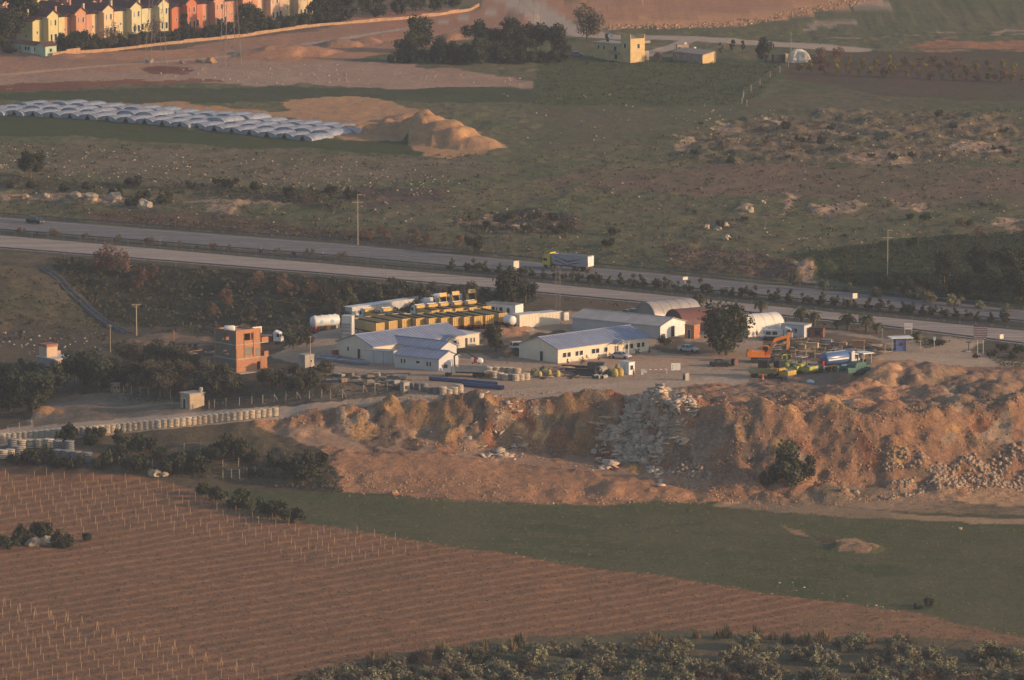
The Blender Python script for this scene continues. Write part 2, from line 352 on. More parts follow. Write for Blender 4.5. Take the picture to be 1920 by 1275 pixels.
for zi, (poly, a, b, rf, jit) in enumerate(Z):
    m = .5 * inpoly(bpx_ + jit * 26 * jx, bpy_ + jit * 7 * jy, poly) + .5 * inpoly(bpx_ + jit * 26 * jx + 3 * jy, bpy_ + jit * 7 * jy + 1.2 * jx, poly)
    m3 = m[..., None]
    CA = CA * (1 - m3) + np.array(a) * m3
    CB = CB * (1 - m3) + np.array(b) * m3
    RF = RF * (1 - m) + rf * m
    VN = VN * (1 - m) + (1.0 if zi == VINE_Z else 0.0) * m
for pts, hw in ROADS:
    W = np.array([at_z(p[0], p[1], 8.0)[:2] for p in pts])
    dmin = np.full(GX.shape, 1e9)
    for i in range(len(W) - 1):
        a, b = W[i], W[i + 1]; ab = b - a
        t = np.clip(((GX - a[0]) * ab[0] + (GY - a[1]) * ab[1]) / (ab @ ab), 0, 1)
        dmin = np.minimum(dmin, np.hypot(GX - a[0] - t * ab[0], GY - a[1] - t * ab[1]))
    m = 1 - sstep(hw * .85, hw * 1.1, dmin + .5 * jx)
    CA = CA * (1 - m[..., None]) + np.array((.41, .32, .25)) * m[..., None]
    CB = CB * (1 - m[..., None]) + np.array((.38, .30, .24)) * m[..., None]
    RF *= 1 - m * .9
# relief
far = sstep(220, 320, np.abs(GX))
sl = np.hypot(np.gradient(GZ, gy, axis=0), np.gradient(GZ, gx, axis=1))
hwm = (bpy_ > lin(HW_FU, bpx_) - 3) & (bpy_ < lin(HW_NL, bpx_) + 4)
RF = np.where(hwm, 0.0, RF)
for _ in range(2):
    RF[1:-1, 1:-1] = (RF[1:-1, 1:-1] * 2 + RF[:-2, 1:-1] + RF[2:, 1:-1] + RF[1:-1, :-2] + RF[1:-1, 2:]) / 6
GZ0 = GZ.copy()
n1 = fbm(GX, GY, 15, 3, 21); n2 = fbm(GX, GY, 5, 3, 31); n3 = np.abs(fbm(GX, GY, 2.6, 3, 41))
GZ = GZ + RF * (1.5 * n1 + 1.5 * n2 + 1.0 * n3)
quarry = inpoly(bpx_, bpy_, [(470, 745), (1930, 680), (2400, 700), (2400, 960), (640, 930), (470, 850)])
gul = fbm(GX + .25 * GY, GY * .16, 2.6, 3, 51)
n4 = fbm(GX, GY, 3.4, 3, 61, .7); n5 = fbm(GX, GY, 9, 3, 71)
QM = sstep(.1, .35, sl) * quarry
GZ = GZ + QM * (.34 * gul + .5 * n2 + .35 * n1 - .45 * np.abs(n5)) + quarry * (.25 + .75 * QM) * (.75 * n4) * RF * 1.6 + quarry * RF * (1.35 * np.abs(fbm(GX, GY, 1.7, 3, 91, .6)) + .7 * fbm(GX + .5 * GY, GY * .4, 1.1, 2, 95))
GZ = GZ + 3.0 * fbm(GX, GY, 160, 2, 77) * sstep(250, 600, np.abs(GX))
def hgt(x, y):
    i = int(np.clip(np.searchsorted(gx, x) - 1, 0, len(gx) - 2)); j = int(np.clip(np.searchsorted(gy, y) - 1, 0, len(gy) - 2))
    fx = (x - gx[i]) / (gx[i + 1] - gx[i]); fy = (y - gy[j]) / (gy[j + 1] - gy[j])
    return float((GZ[j, i] * (1 - fx) + GZ[j, i + 1] * fx) * (1 - fy) + (GZ[j + 1, i] * (1 - fx) + GZ[j + 1, i + 1] * fx) * fy)
def G(px, py):
    """point of the ground seen at a photo position"""
    d = ray(px, py)
    t0 = (14 - CAM_H) / d[2]; t1 = (-18 - CAM_H) / d[2]
    n = 60; prev = t0
    for k in range(1, n + 1):
        t = t0 + (t1 - t0) * k / n
        if CAM_H + d[2] * t <= hgt(d[0] * t, d[1] * t):
            a, b = prev, t
            for _ in range(12):
                mid = (a + b) / 2
                if CAM_H + d[2] * mid <= hgt(d[0] * mid, d[1] * mid): b = mid
                else: a = mid
            t = b; break
        prev = t
    return Vector((d[0] * t, d[1] * t, hgt(d[0] * t, d[1] * t)))

# heaps of earth: (column, row of the centre, radius, height)
rng = random.Random(5)
HEAPS = [(838, 264, 11, 5.2), (795, 254, 8, 4.2), (745, 247, 6, 3.2), (765, 228, 8, 2.2), (885, 274, 9, 2.4), (700, 247, 5, 2.2), (812, 240, 6, 2.4), (655, 246, 4, 1.6),
         (1690, 715, 13, 4.2), (1650, 730, 8, 2.0), (1790, 720, 9, 1.9), (1870, 712, 8, 1.7), (1850, 735, 8, 1.6), (1920, 735, 8, 1.8), (1740, 738, 7, 1.3), (1590, 735, 6, 1.6),
         (1606, 1029, 5.0, .85), (1588, 1022, 3.4, .6), (1622, 1032, 3.2, .5), (68, 778, 3.2, 1.7), (240, 650, 3.2, 1.3), (270, 652, 3, .9), (365, 640, 4, .9), (400, 618, 3, .8),
         (575, 803, 5, 1.2), (640, 788, 3, 1.2), (672, 789, 3, 1.1), (715, 782, 3.5, 1.0), (790, 772, 3, .9), (835, 770, 3, .9), (1085, 752, 5, 1.5), (1130, 752, 5, 1.4), (900, 757, 3, 1.0), (655, 803, 4, 1.5), (700, 806, 4, 1.4), (745, 806, 5, 1.9), (835, 812, 5, 2.0), (880, 821, 5, 1.9), (925, 828, 4.5, 1.6), (1240, 750, 4, 1.8), (1290, 740, 4, 1.5),
         (1400, 905, 5, 2.2), (1480, 905, 7, 1.8), (1560, 925, 6, 1.2), (1350, 927, 5, .8), (1250, 928, 5, .7), (1150, 926, 5, .7), (1060, 928, 4, .6), (960, 926, 5, .6), (1690, 880, 5, 1.8), (1760, 905, 5, 1.2),
         (630, 85, 7, 1.8), (690, 78, 5, 1.4), (850, 72, 6, 1.6), (500, 104, 12, 1.6), (560, 98, 12, 1.8), (980, 36, 6, 1.5), (1530, 505, 4.5, 2.6), (1500, 515, 4.5, 2.0),
         (945, 625, 5, .9), (970, 618, 4, 1.0), (920, 640, 3, .6), (20, 100, 6, 1.2), (70, 103, 6, .9), (120, 106, 6, .8)]
for k in range(85):
    x = rng.uniform(1225, 1925); y = rng.uniform(742, 788) - (x > 1640) * 8
    HEAPS.append((x, y, rng.uniform(1.8, 4.6), rng.uniform(.35, .95)))
_GZ1 = GZ; GZ = GZ0
HC_ = [G(x, y) for x, y, r, h in HEAPS]
GZ = _GZ1
for (x, y, r, h), p in zip(HEAPS, HC_):
    d = np.hypot(GX - p[0], (GY - p[1]) * .9) / r
    d = d + .42 * fbm(GX, GY, r * .8, 4, int(x))
    q_ = np.clip(1 - d, 0, 1); GZ = GZ + h * (1 - np.sqrt((1 - q_) ** 2 + .06) + .245 + .0 * q_) * sstep(0, .25, q_) * 1.0
GZ = np.where(hwm, 0.0, GZ)
idx = np.arange(GX.size).reshape(GX.shape)
q = np.stack([idx[:-1, :-1], idx[:-1, 1:], idx[1:, 1:], idx[1:, :-1]], -1).reshape(-1, 4)
me = bpy.data.meshes.new("ground")
me.vertices.add(GX.size); me.vertices.foreach_set('co', np.stack([GX, GY, GZ], -1).ravel())
me.loops.add(q.size); me.loops.foreach_set('vertex_index', q.ravel())
me.polygons.add(len(q)); me.polygons.foreach_set('loop_start', np.arange(0, q.size, 4)); me.polygons.foreach_set('loop_total', np.full(len(q), 4))
me.polygons.foreach_set('use_smooth', np.ones(len(q), bool))
me.update()
for nm, A in (("soil_a", CA), ("soil_b", CB)):
    at = me.attributes.new(nm, 'FLOAT_COLOR', 'POINT')
    at.data.foreach_set('color', np.concatenate([A, np.ones(A.shape[:2] + (1,))], -1).astype(np.float32).ravel())
at = me.attributes.new("roughness", 'FLOAT', 'POINT'); at.data.foreach_set('value', RF.astype(np.float32).ravel())
at = me.attributes.new("vineyard", 'FLOAT', 'POINT'); at.data.foreach_set('value', VN.astype(np.float32).ravel())
ROWDIR = R(43)
def ground_material():
    m = bpy.data.materials.new("ground"); m.use_nodes = True
    nt = m.node_tree; N = nt.nodes; L = nt.links
    b = N['Principled BSDF']; b.inputs['Roughness'].default_value = .95; b.inputs['Specular IOR Level'].default_value = .08
    ge = N.new('ShaderNodeNewGeometry')
    def attr(n):
        a = N.new('ShaderNodeAttribute'); a.attribute_name = n; return a
    def noise(sc, det=5, ro=.6, stretch=None):
        n = N.new('ShaderNodeTexNoise'); n.inputs['Scale'].default_value = sc; n.inputs['Detail'].default_value = det; n.inputs['Roughness'].default_value = ro
        L.new(ge.outputs['Position'], n.inputs['Vector']); return n.outputs['Fac']
    def rng_(v, a, b_, c=0, d=1):
        r = N.new('ShaderNodeMapRange'); L.new(v, r.inputs['Value'])
        for i, val in zip(('From Min', 'From Max', 'To Min', 'To Max'), (a, b_, c, d)): r.inputs[i].default_value = val
        return r.outputs['Result']
    def math_(op, a, b_):
        n = N.new('ShaderNodeMath'); n.operation = op
        for i, v in enumerate((a, b_)):
            if isinstance(v, (int, float)): n.inputs[i].default_value = v
            else: L.new(v, n.inputs[i])
        return n.outputs[0]
    ca, cb = attr("soil_a"), attr("soil_b")
    f = math_('ADD', math_('MULTIPLY', noise(.026, 10, .74), .75), math_('MULTIPLY', noise(.8, 6, .7), .25))
    mx = N.new('ShaderNodeMix'); mx.data_type = 'RGBA'
    vn_ = attr('vineyard').outputs['Fac']
    fz = rng_(f, .43, .57)
    fz = math_('ADD', math_('MULTIPLY', fz, math_('SUBTRACT', 1.0, math_('MULTIPLY', vn_, .6))), math_('MULTIPLY', vn_, .3))
    L.new(fz, mx.inputs['Factor']); L.new(ca.outputs['Color'], mx.inputs['A']); L.new(cb.outputs['Color'], mx.inputs['B'])
    # fine clods, tufts and pebbles, with their small shadows put into the colour
    fa = rng_(noise(2.4, 6, .8), .28, .72, -1, 1)
    fb = rng_(noise(.55, 5, .75), .3, .7, -1, 1)
    rg_ = attr('roughness').outputs['Fac']
    fine = math_('ADD', math_('ADD', 1.0, math_('MULTIPLY', fa, math_('ADD', math_('SUBTRACT', .30, math_('MULTIPLY', vn_, .10)), math_('MULTIPLY', rg_, .55)))), math_('MULTIPLY', fb, math_('ADD', .10, math_('MULTIPLY', rg_, .60))))
    mm = N.new('ShaderNodeMix'); mm.data_type = 'RGBA'; mm.blend_type = 'MULTIPLY'; mm.inputs['Factor'].default_value = 1
    L.new(mx.outputs['Result'], mm.inputs['A']); L.new(fine, mm.inputs['B'])
    # straw between the vine rows
    sp = N.new('ShaderNodeSeparateXYZ'); L.new(ge.outputs['Position'], sp.inputs[0])
    d = math_('ADD', math_('MULTIPLY', sp.outputs['X'], -math.sin(ROWDIR)), math_('MULTIPLY', sp.outputs['Y'], math.cos(ROWDIR)))
    d = math_('ADD', d, math_('MULTIPLY', noise(.04, 4, .5), 2.6))
    wv = math_('SINE', math_('MULTIPLY', d, 2 * math.pi / 5.0), 0)
    st = math_('MULTIPLY', rng_(wv, -.2, .9), math_('MULTIPLY', rng_(noise(.35, 6, .8), .28, .60), attr("vineyard").outputs['Fac']))
    vs_ = N.new('ShaderNodeMix'); vs_.data_type = 'RGBA'
    vs_.inputs['B'].default_value = (.42, .225, .105, 1)
    L.new(math_('MULTIPLY', st, .60), vs_.inputs['Factor']); L.new(mm.outputs['Result'], vs_.inputs['A'])
    L.new(vs_.outputs['Result'], b.inputs['Base Color'])
    bp = N.new('ShaderNodeBump'); bp.inputs['Strength'].default_value = .9; bp.inputs['Distance'].default_value = .35
    L.new(math_('ADD', noise(1.1, 6, .7), math_('MULTIPLY', noise(.3, 4), .6)), bp.inputs['Height']); L.new(bp.outputs['Normal'], b.inputs['Normal'])
    return m
me.materials.append(ground_material())
ground = link_mesh("ground", me); tag(ground, kind="structure")
ground["label"] = "rolling plain of fields, bare earth, yard and quarry under everything"

# ---------------------------------------------------------------- highway
def strip(name, up, lo, z, mat, inset=(0.0, 0.0)):
    xs = np.linspace(-300, 2250, 120)
    v, f = [], []
    for x in xs:
        a = Vector(at_z(x, float(lin(up, x)), z)); b = Vector(at_z(x, float(lin(lo, x)), z))
        d = (b - a)
        v += [a + d * inset[0], a + d * (1 - inset[1])]
    for i in range(len(xs) - 1): f.append((2 * i, 2 * i + 1, 2 * i + 3, 2 * i + 2))
    o = link_mesh(name, arr_mesh(name, v, f, mat)); tag(o, kind="structure")
    return o
def asphalt(name, col, col2):
    m = M(name, col, rough=.9, scale=.35, col2=col2, bump=.2, bscale=3)
    nt = m.node_tree; N = nt.nodes; L = nt.links      # worn wheel paths along the lanes
    tc = N.new('ShaderNodeTexCoord'); mp = N.new('ShaderNodeMapping'); mp.vector_type = 'POINT'
    mp.inputs['Rotation'].default_value = (0, 0, R(34)); mp.inputs['Scale'].default_value = (.012, .55, 1)
    nz = N.new('ShaderNodeTexNoise'); nz.inputs['Scale'].default_value = 1.0; nz.inputs['Detail'].default_value = 4
    L.new(tc.outputs['Object'], mp.inputs['Vector']); L.new(mp.outputs['Vector'], nz.inputs['Vector'])
    mr = N.new('ShaderNodeMapRange'); mr.inputs['From Min'].default_value = .32; mr.inputs['From Max'].default_value = .68; mr.inputs['To Min'].default_value = .74; mr.inputs['To Max'].default_value = 1.22
    mu = N.new('ShaderNodeMix'); mu.data_type = 'RGBA'; mu.blend_type = 'MULTIPLY'; mu.inputs['Factor'].default_value = 1
    L.new(nz.outputs['Fac'], mr.inputs['Value']); b = N['Principled BSDF']
    src = b.inputs['Base Color'].links[0].from_socket
    L.new(src, mu.inputs['A']); L.new(mr.outputs['Result'], mu.inputs['B']); L.new(mu.outputs['Result'], b.inputs['Base Color'])
    return m
strip("highway_carriageway", HW_FU, HW_FL, .05, asphalt("worn_asphalt", (.155, .145, .145), (.115, .11, .112)))
strip("highway_carriageway", HW_NU, HW_NL, .05, asphalt("pale_asphalt", (.31, .25, .215), (.25, .205, .18)))
wp = M("road_paint", (.5, .47, .43), rough=.8, var=.3, scale=.6)
for up, lo in ((HW_FU, HW_FL), (HW_NU, HW_NL)):
    for a in (.09, .88):
        strip("edge_line", up, lo, .056, wp, (a, 1 - a - .012))
def lane_dashes(up, lo, nm):
    v, f = [], []
    x = -300.0
    while x < 2250:
        q = []
        for xx, fr in ((x, .48), (x + 18, .48), (x + 18, .494), (x, .494)):
            y = float(lin(up, xx)) * (1 - fr) + float(lin(lo, xx)) * fr
            q.append(at_z(xx, y, .056))
        f.append(tuple(range(len(v), len(v) + 4))); v += q
        x += 75
    o = link_mesh(nm, arr_mesh(nm, v, f, wp)); tag(o, kind="structure")
lane_dashes(HW_FU, HW_FL, "lane_marking"); lane_dashes(HW_NU, HW_NL, "lane_marking")

# ---------------------------------------------------------------- mesh building
class MB:
    def __init__(s): s.v = []; s.f = []
    def add(s, v, f):
        n = len(s.v); s.v += [tuple(p) for p in v]; s.f += [tuple(i + n for i in q) for q in f]; return s
    def box(s, x0, x1, y0, y1, z0, z1, mt=None):
        v = [Vector((x, y, z)) for z in (z0, z1) for y in (y0, y1) for x in (x0, x1)]
        if mt is not None: v = [mt @ p for p in v]
        return s.add(v, [(0, 2, 3, 1), (4, 5, 7, 6), (0, 1, 5, 4), (2, 6, 7, 3), (0, 4, 6, 2), (1, 3, 7, 5)])
    def tube(s, a, b, r, n=6, r2=None, cap=True):
        a = Vector(a); b = Vector(b); d = (b - a)
        if d.length < 1e-6: return s
        q = d.to_track_quat('Z', 'Y'); r2 = r if r2 is None else r2
        v = []
        for p, rr in ((a, r), (b, r2)):
            for i in range(n):
                t = 2 * math.pi * i / n
                v.append(p + q @ Vector((rr * math.cos(t), rr * math.sin(t), 0)))
        f = [(i, (i + 1) % n, n + (i + 1) % n, n + i) for i in range(n)]
        if cap: f += [tuple(range(n - 1, -1, -1)), tuple(range(n, 2 * n))]
        return s.add(v, f)
    def prism(s, poly, y0, y1, mt=None):
        """poly of (x, z) extruded along y"""
        n = len(poly)
        v = [Vector((p[0], y, p[1])) for y in (y0, y1) for p in poly]
        if mt is not None: v = [mt @ p for p in v]
        f = [(i, (i + 1) % n, n + (i + 1) % n, n + i) for i in range(n)] + [tuple(range(n - 1, -1, -1)), tuple(range(n, 2 * n))]
        return s.add(v, f)
    def lathe(s, prof, n=12, axis='z', org=(0, 0, 0)):
        v = []; k = len(prof)
        for r, h in prof:
            for i in range(n):
                t = 2 * math.pi * i / n
                c = (r * math.cos(t), r * math.sin(t), h)
                if axis == 'x': c = (c[2], c[0], c[1])
                if axis == 'y': c = (c[0], c[2], c[1])
                v.append((c[0] + org[0], c[1] + org[1], c[2] + org[2]))
        f = [(j * n + i, j * n + (i + 1) % n, (j + 1) * n + (i + 1) % n, (j + 1) * n + i) for j in range(k - 1) for i in range(n)]
        f += [tuple(range(n - 1, -1, -1)), tuple(range((k - 1) * n, k * n))]
        return s.add(v, f)
    def build(s, name, mat, parent=None, smooth=False, label=None):
        me = arr_mesh(name, s.v, s.f, mat)
        bm = bmesh.new(); bm.from_mesh(me); bmesh.ops.recalc_face_normals(bm, faces=bm.faces); bm.to_mesh(me); bm.free()
        if smooth:
            me.polygons.foreach_set('use_smooth', [True] * len(me.polygons))
            try: me.set_sharp_from_angle(angle=R(40))
            except Exception: pass
        o = link_mesh(name, me, parent)
        if label: o["label"] = label
        return o
def part(name, mat, parent, *boxes, smooth=False, label=None):
    m = MB()
    for b in boxes: m.box(*b)
    return m.build(name, mat, parent, smooth, label)
def thing(name, label, cat, loc=(0, 0, 0), rz=0.0, group=None):
    o = bpy.data.objects.new(name, None); COL.objects.link(o)
    o.empty_display_size = .5
    o.location = loc; o.rotation_euler = (0, 0, rz)
    return tag(o, label, cat, group)
def kids(o): return list(o.children)
def dup(o, loc=None, rz=None, sc=None, label=None, group=None, parent=None):
    c = o.copy(); COL.objects.link(c)
    if parent is not None: c.parent = parent
    for k in kids(o): dup(k, parent=c)
    if loc is not None: c.location = loc
    if rz is not None: c.rotation_euler = (0, 0, rz)
    if sc is not None: c.scale = (sc, sc, sc) if isinstance(sc, (int, float)) else sc
    if label: c["label"] = label
    if group: c["group"] = group
    return c
def ang(p, q):
    d = q - p; return math.atan2(d.y, d.x)
def sink(p, d=.05): return Vector((p.x, p.y, p.z - d))

# ---------------------------------------------------------------- common materials
m_glass = M("dark_glass", (.03, .035, .04), rough=.12, var=.1, spec=.6)
m_tyre = M("tyre_rubber", (.025, .024, .023), rough=.85, var=.2)
m_rim = M("wheel_rim", (.30, .29, .27), rough=.5, metal=.4)
m_dark = M("dark_steel", (.045, .044, .046), rough=.6, var=.25)
m_galv = M("galvanised_steel", (.34, .35, .36), rough=.5, metal=.5, var=.15)
m_white = M("white_paint", (.72, .72, .70), rough=.45, var=.1)
m_cream = M("cream_panel", (.66, .59, .47), rough=.6, var=.07, scale=.5)
m_greypanel = M("grey_panel", (.52, .52, .52), rough=.55, var=.07, scale=.5)
m_roof = M("blue_grey_roof", (.23, .27, .38), rough=.5, var=.10, scale=.35)
m_concrete = M("concrete", (.40, .36, .31), rough=.9, var=.2, scale=.8)
m_wood = M("weathered_wood", (.36, .26, .17), rough=.85, var=.25)
m_redlamp = M("red_lamp_lens", (.45, .03, .02), rough=.3)
m_lens = M("clear_lamp_lens", (.75, .75, .72), rough=.15)

# ---------------------------------------------------------------- plants
def leaf_mat(name, col, col2, perobj=.22):
    return M(name, col, rough=.8, var=.3, scale=.7, col2=col2, perobj=perobj, spec=.15)
lm_dark = leaf_mat("dark_evergreen_leaves", (.050, .055, .028), (.022, .026, .014))
lm_olive = leaf_mat("olive_leaves", (.085, .085, .05), (.045, .045, .028))
lm_grey = leaf_mat("grey_green_leaves", (.23, .215, .135), (.10, .096, .06))
lm_red = leaf_mat("bare_reddish_twigs", (.17, .095, .065), (.085, .055, .042))
lm_brown = leaf_mat("dry_brown_twigs", (.14, .105, .075), (.07, .055, .042))
lm_reed = leaf_mat("dry_reed_stalks", (.24, .17, .095), (.11, .085, .045))
lm_palm = leaf_mat("palm_fronds", (.095, .095, .05), (.045, .048, .026))
lm_yel = leaf_mat("yellow_green_leaves", (.26, .20, .035), (.13, .105, .03))
lm_pine = leaf_mat("blue_green_needles", (.055, .068, .042), (.026, .032, .022))
bark = M("bark", (.12, .085, .06), rough=.9, var=.3, scale=3)
def clumps(rg, rx, ry, rz, zc, n):
    out = []
    for i in range(n):
        while True:
            p = Vector((rg.uniform(-1, 1), rg.uniform(-1, 1), rg.uniform(-1, 1)))
            if .2 < p.length < 1: break
        out.append((Vector((p.x * rx * .86, p.y * ry * .86, zc + p.z * rz * .86)), rg.uniform(.2, .5) * min(rx, rz * 1.2)))
    return out
def crown_bm(seed, rx, ry, rz, zc, n, leaf, ncl=14, flat=.6):
    rg = random.Random(seed); nr = np.random.default_rng(seed)
    cl = clumps(rg, rx, ry, rz, zc, ncl)
    wts = np.array([c[1] ** 2 for c in cl]); wts /= wts.sum()
    ci = nr.choice(len(cl), n, p=wts)
    cc = np.array([cl[i][0] for i in ci]); cr = np.array([cl[i][1] for i in ci])
    d = nr.normal(size=(n, 3)); d /= np.linalg.norm(d, axis=1)[:, None]
    rad = cr * (nr.random(n) ** .35) * (1 + .15 * nr.normal(size=n))
    c = cc + d * rad[:, None]; c[:, 2] = np.maximum(c[:, 2], zc - rz * 1.02)
    nn = d + .8 * nr.normal(size=(n, 3)); nn /= np.linalg.norm(nn, axis=1)[:, None]
    t = np.cross(nn, nr.normal(size=(n, 3))); t /= np.linalg.norm(t, axis=1)[:, None]
    b = np.cross(nn, t)
    s = leaf * (.6 + .8 * nr.random(n))
    v = np.empty((n, 4, 3))
    v[:, 0] = c - t * s[:, None]; v[:, 1] = c + b * (s * flat)[:, None]; v[:, 2] = c + t * s[:, None]; v[:, 3] = c - b * (s * flat)[:, None]
    return v.reshape(-1, 3), np.arange(4 * n).reshape(-1, 4), cl
def quads_mesh(name, v, f, mat):
    me = bpy.data.meshes.new(name); v = np.asarray(v, np.float32); f = np.asarray(f)
    k = f.shape[1]
    me.vertices.add(len(v)); me.vertices.foreach_set('co', v.ravel())
    me.loops.add(f.size); me.loops.foreach_set('vertex_index', f.ravel())
    me.polygons.add(len(f)); me.polygons.foreach_set('loop_start', np.arange(0, f.size, k)); me.polygons.foreach_set('loop_total', np.full(len(f), k))
    me.update(); me.materials.append(mat); return me
PROT = {}
def tree_parts(key):
    """(crown mesh, trunk mesh) for a kind of plant, unit metres, base at origin"""
    if key in PROT: return PROT[key]
    kind, var = key; sd = hash(kind) % 7 if False else sum(map(ord, kind)) + 31 * var
    rg = random.Random(sd)
    P = dict(  # rx, rz, zc, n, leaf, clumps, trunk radius, material
        round_tree=(4.6, 3.6, 4.5, 5760, 0.258, 30, .3, lm_dark), big_bush=(2.0, 2.0, 1.9, 3040, 0.182, 18, .1, lm_olive), olive=(2.4, 2.0, 2.7, 1760, 0.198, 14, .16, lm_olive), dark_tree=(2.8, 2.9, 3.6, 2400, 0.243, 15, .2, lm_dark),
        pine=(3.1, 3.3, 3.5, 3200, 0.258, 18, .2, lm_pine), bush=(1.5, 1.0, .9, 1040, 0.152, 10, .07, lm_dark), olive_bush=(1.4, .95, .85, 1040, 0.129, 11, .07, lm_grey),
        red_bush=(1.6, 1.5, 1.5, 1120, 0.152, 12, .06, lm_red), brown_bush=(1.6, 1.1, 1.0, 960, 0.137, 10, .06, lm_brown), small_bush=(.75, .7, .7, 416, 0.114, 7, .05, lm_olive),
        cypress=(1.3, 3.0, 3.2, 1440, 0.198, 12, .12, lm_pine), yellow=(1.1, 1.3, 1.6, 480, 0.152, 8, .06, lm_yel), bare=(1.9, 2.0, 2.8, 672, 0.152, 16, .10, lm_brown), tall=(4.2, 4.6, 5.6, 3040, 0.304, 26, .25, lm_brown))[kind]
    rx, rz, zc, n, leaf, nc, tr, mat = P
    v, f, cl = crown_bm(sd, rx, rx * rg.uniform(.85, 1.1), rz, zc, n, leaf, nc, .35 if kind in ('red_bush', 'brown_bush', 'bare') else .6)
    crown = quads_mesh("crown", v, f, mat)
    mb = MB()
    top = zc - rz * .35
    a = Vector((0, 0, -.3)); b = Vector((rg.uniform(-.1, .1) * rx * .4, rg.uniform(-.1, .1) * rx * .4, max(top, .35)))
    mb.tube(a, b, tr, 7, tr * .6)
    for c, r in cl[:(12 if kind == 'bare' else 7)]:
        mb.tube(b.lerp(a, rg.uniform(0, .35)), c, tr * .45, 5, tr * .12)
    me = arr_mesh("trunk", mb.v, mb.f, bark)
    PROT[key] = (crown, me)
    return PROT[key]
NAMES = dict(round_tree="broadleaf_tree", olive="olive_tree", dark_tree="evergreen_tree", pine="pine_tree", bush="bush", olive_bush="grey_green_shrub", red_bush="bare_shrub", brown_bush="dry_shrub",
             small_bush="median_shrub", cypress="conifer", yellow="orchard_tree", bare="bare_tree", tall="poplar_tree", big_bush="large_bush")
_pr = random.Random(77)
def plant(kind, p, label, cat=None, sc=1.0, group=None, rz=None, zsc=1.0):
    var = _pr.randrange(3)
    cr, tk = tree_parts((kind, var))
    nm = NAMES[kind]
    o = thing(nm, label, cat or ("shrub" if "bush" in kind else "tree"), sink(p, .03), _pr.uniform(0, 6.28) if rz is None else rz, group)
    o.scale = (sc, sc, sc * zsc)
    link_mesh("crown", cr, o); link_mesh("trunk", tk, o)
    return o
def palm_parts():
    if 'palm' in PROT: return PROT['palm']
    rg = random.Random(9); V, F = [], []
    for k in range(34):
        az = k * 2.399 + rg.uniform(-.2, .2); el0 = rg.uniform(.15, 1.25); L = rg.uniform(1.7, 2.3)
        pts = []; p = Vector((0, 0, 2.3)); el = el0
        for i in range(7):
            pts.append(p.copy()); p = p + Vector((math.cos(az) * math.cos(el), math.sin(az) * math.cos(el), math.sin(el))) * L / 6; el -= .34
        side = Vector((-math.sin(az), math.cos(az), 0))
        for i in range(6):
            for s in (-1, 1):
                for u in (0, .5):
                    a = pts[i].lerp(pts[i + 1], u); b = a + (pts[i + 1] - pts[i]).normalized() * .22
                    tip = a + side * s * (.55 - .05 * i) + (pts[i + 1] - pts[i]) * .9 + Vector((0, 0, -.12))
                    n = len(V); V += [a, b, tip]; F.append((n, n + 1, n + 2))
    fr = quads_mesh("fronds", np.array([tuple(v) for v in V]), np.array(F), lm_palm)
    mb = MB(); mb.tube((0, 0, -.3), (0, 0, 2.35), .32, 9, .24)
    tk = arr_mesh("trunk", mb.v, mb.f, bark)
    PROT['palm'] = (fr, tk); return PROT['palm']
def palm(p, label, sc=1.0):
    fr, tk = palm_parts()
    o = thing("palm_tree", label, "palm", sink(p), _pr.uniform(0, 6), "palms along the highway side of the yard"); o.scale = (sc,) * 3
    link_mesh("fronds", fr, o); link_mesh("trunk", tk, o); return o
def reed_mesh(seed):
    nr = np.random.default_rng(seed); n = 260
    r = 1.2 * nr.random(n); t = 6.283 * nr.random(n)
    b = np.stack([r * np.cos(t), r * np.sin(t), np.zeros(n)], -1)
    h = (.8 + 1.9 * nr.random(n)) * (1.05 - .35 * r) * (1 + .35 * np.sin(3 * t + seed)); ln = .32 * nr.normal(size=(n, 2)) + .18 * b[:, :2]
    tip = b + np.stack([ln[:, 0], ln[:, 1], h], -1)
    a = 6.283 * nr.random(n); wv = .07 * np.stack([np.cos(a), np.sin(a), np.zeros(n)], -1)
    mid = b * .45 + tip * .55
    v = np.stack([b - wv * .5, b + wv * .5, mid + wv, tip, mid - wv], 1).reshape(-1, 3)
    return v, np.arange(5 * n).reshape(-1, 5)
def reed(p, label, sc, green=False):
    key = ('reed', _pr.randrange(2), green)
    if key not in PROT:
        v, f = reed_mesh(50 + key[1]); PROT[key] = quads_mesh("reed_clump", v, f, lm_olive if green else lm_reed)
    o = link_mesh("reed_clump", PROT[key]); tag(o, label, "reeds", "tall reed clumps along the lower field edge")
    o.location = sink(p); o.scale = (sc, sc, sc); o.rotation_euler = (0, 0, _pr.uniform(0, 6)); return o

# ---------------------------------------------------------------- buildings
def window(parent, mt, x, z, w, h, frame=m_white, glass=m_glass):
    """window on a wall: local frame mt has x along the wall, -y outwards"""
    g = MB(); g.box(x, x + w, -.04, .05, z, z + h, mt); wo = g.build("window", glass, parent)
    t = .07; f = MB()
    for b in ((x - t, x, z - t, z + h + t), (x + w, x + w + t, z - t, z + h + t), (x, x + w, z + h, z + h + t), (x, x + w, z - t, z), ):
        f.box(b[0], b[1], -.07, .04, b[2], b[3], mt)
    f.build("frame", frame, wo)
    return wo
def door(parent, mt, x, w, h, mat=m_dark, z=0.02):
    g = MB(); g.box(x, x + w, -.05, .05, z, z + h, mt); d = g.build("door", mat, parent)
    f = MB()
    f.box(x - .08, x, -.08, .04, z, z + h + .08, mt); f.box(x + w, x + w + .08, -.08, .04, z, z + h + .08, mt); f.box(x, x + w, -.08, .04, z + h, z + h + .08, mt)
    f.build("frame", m_white, d)
    return d
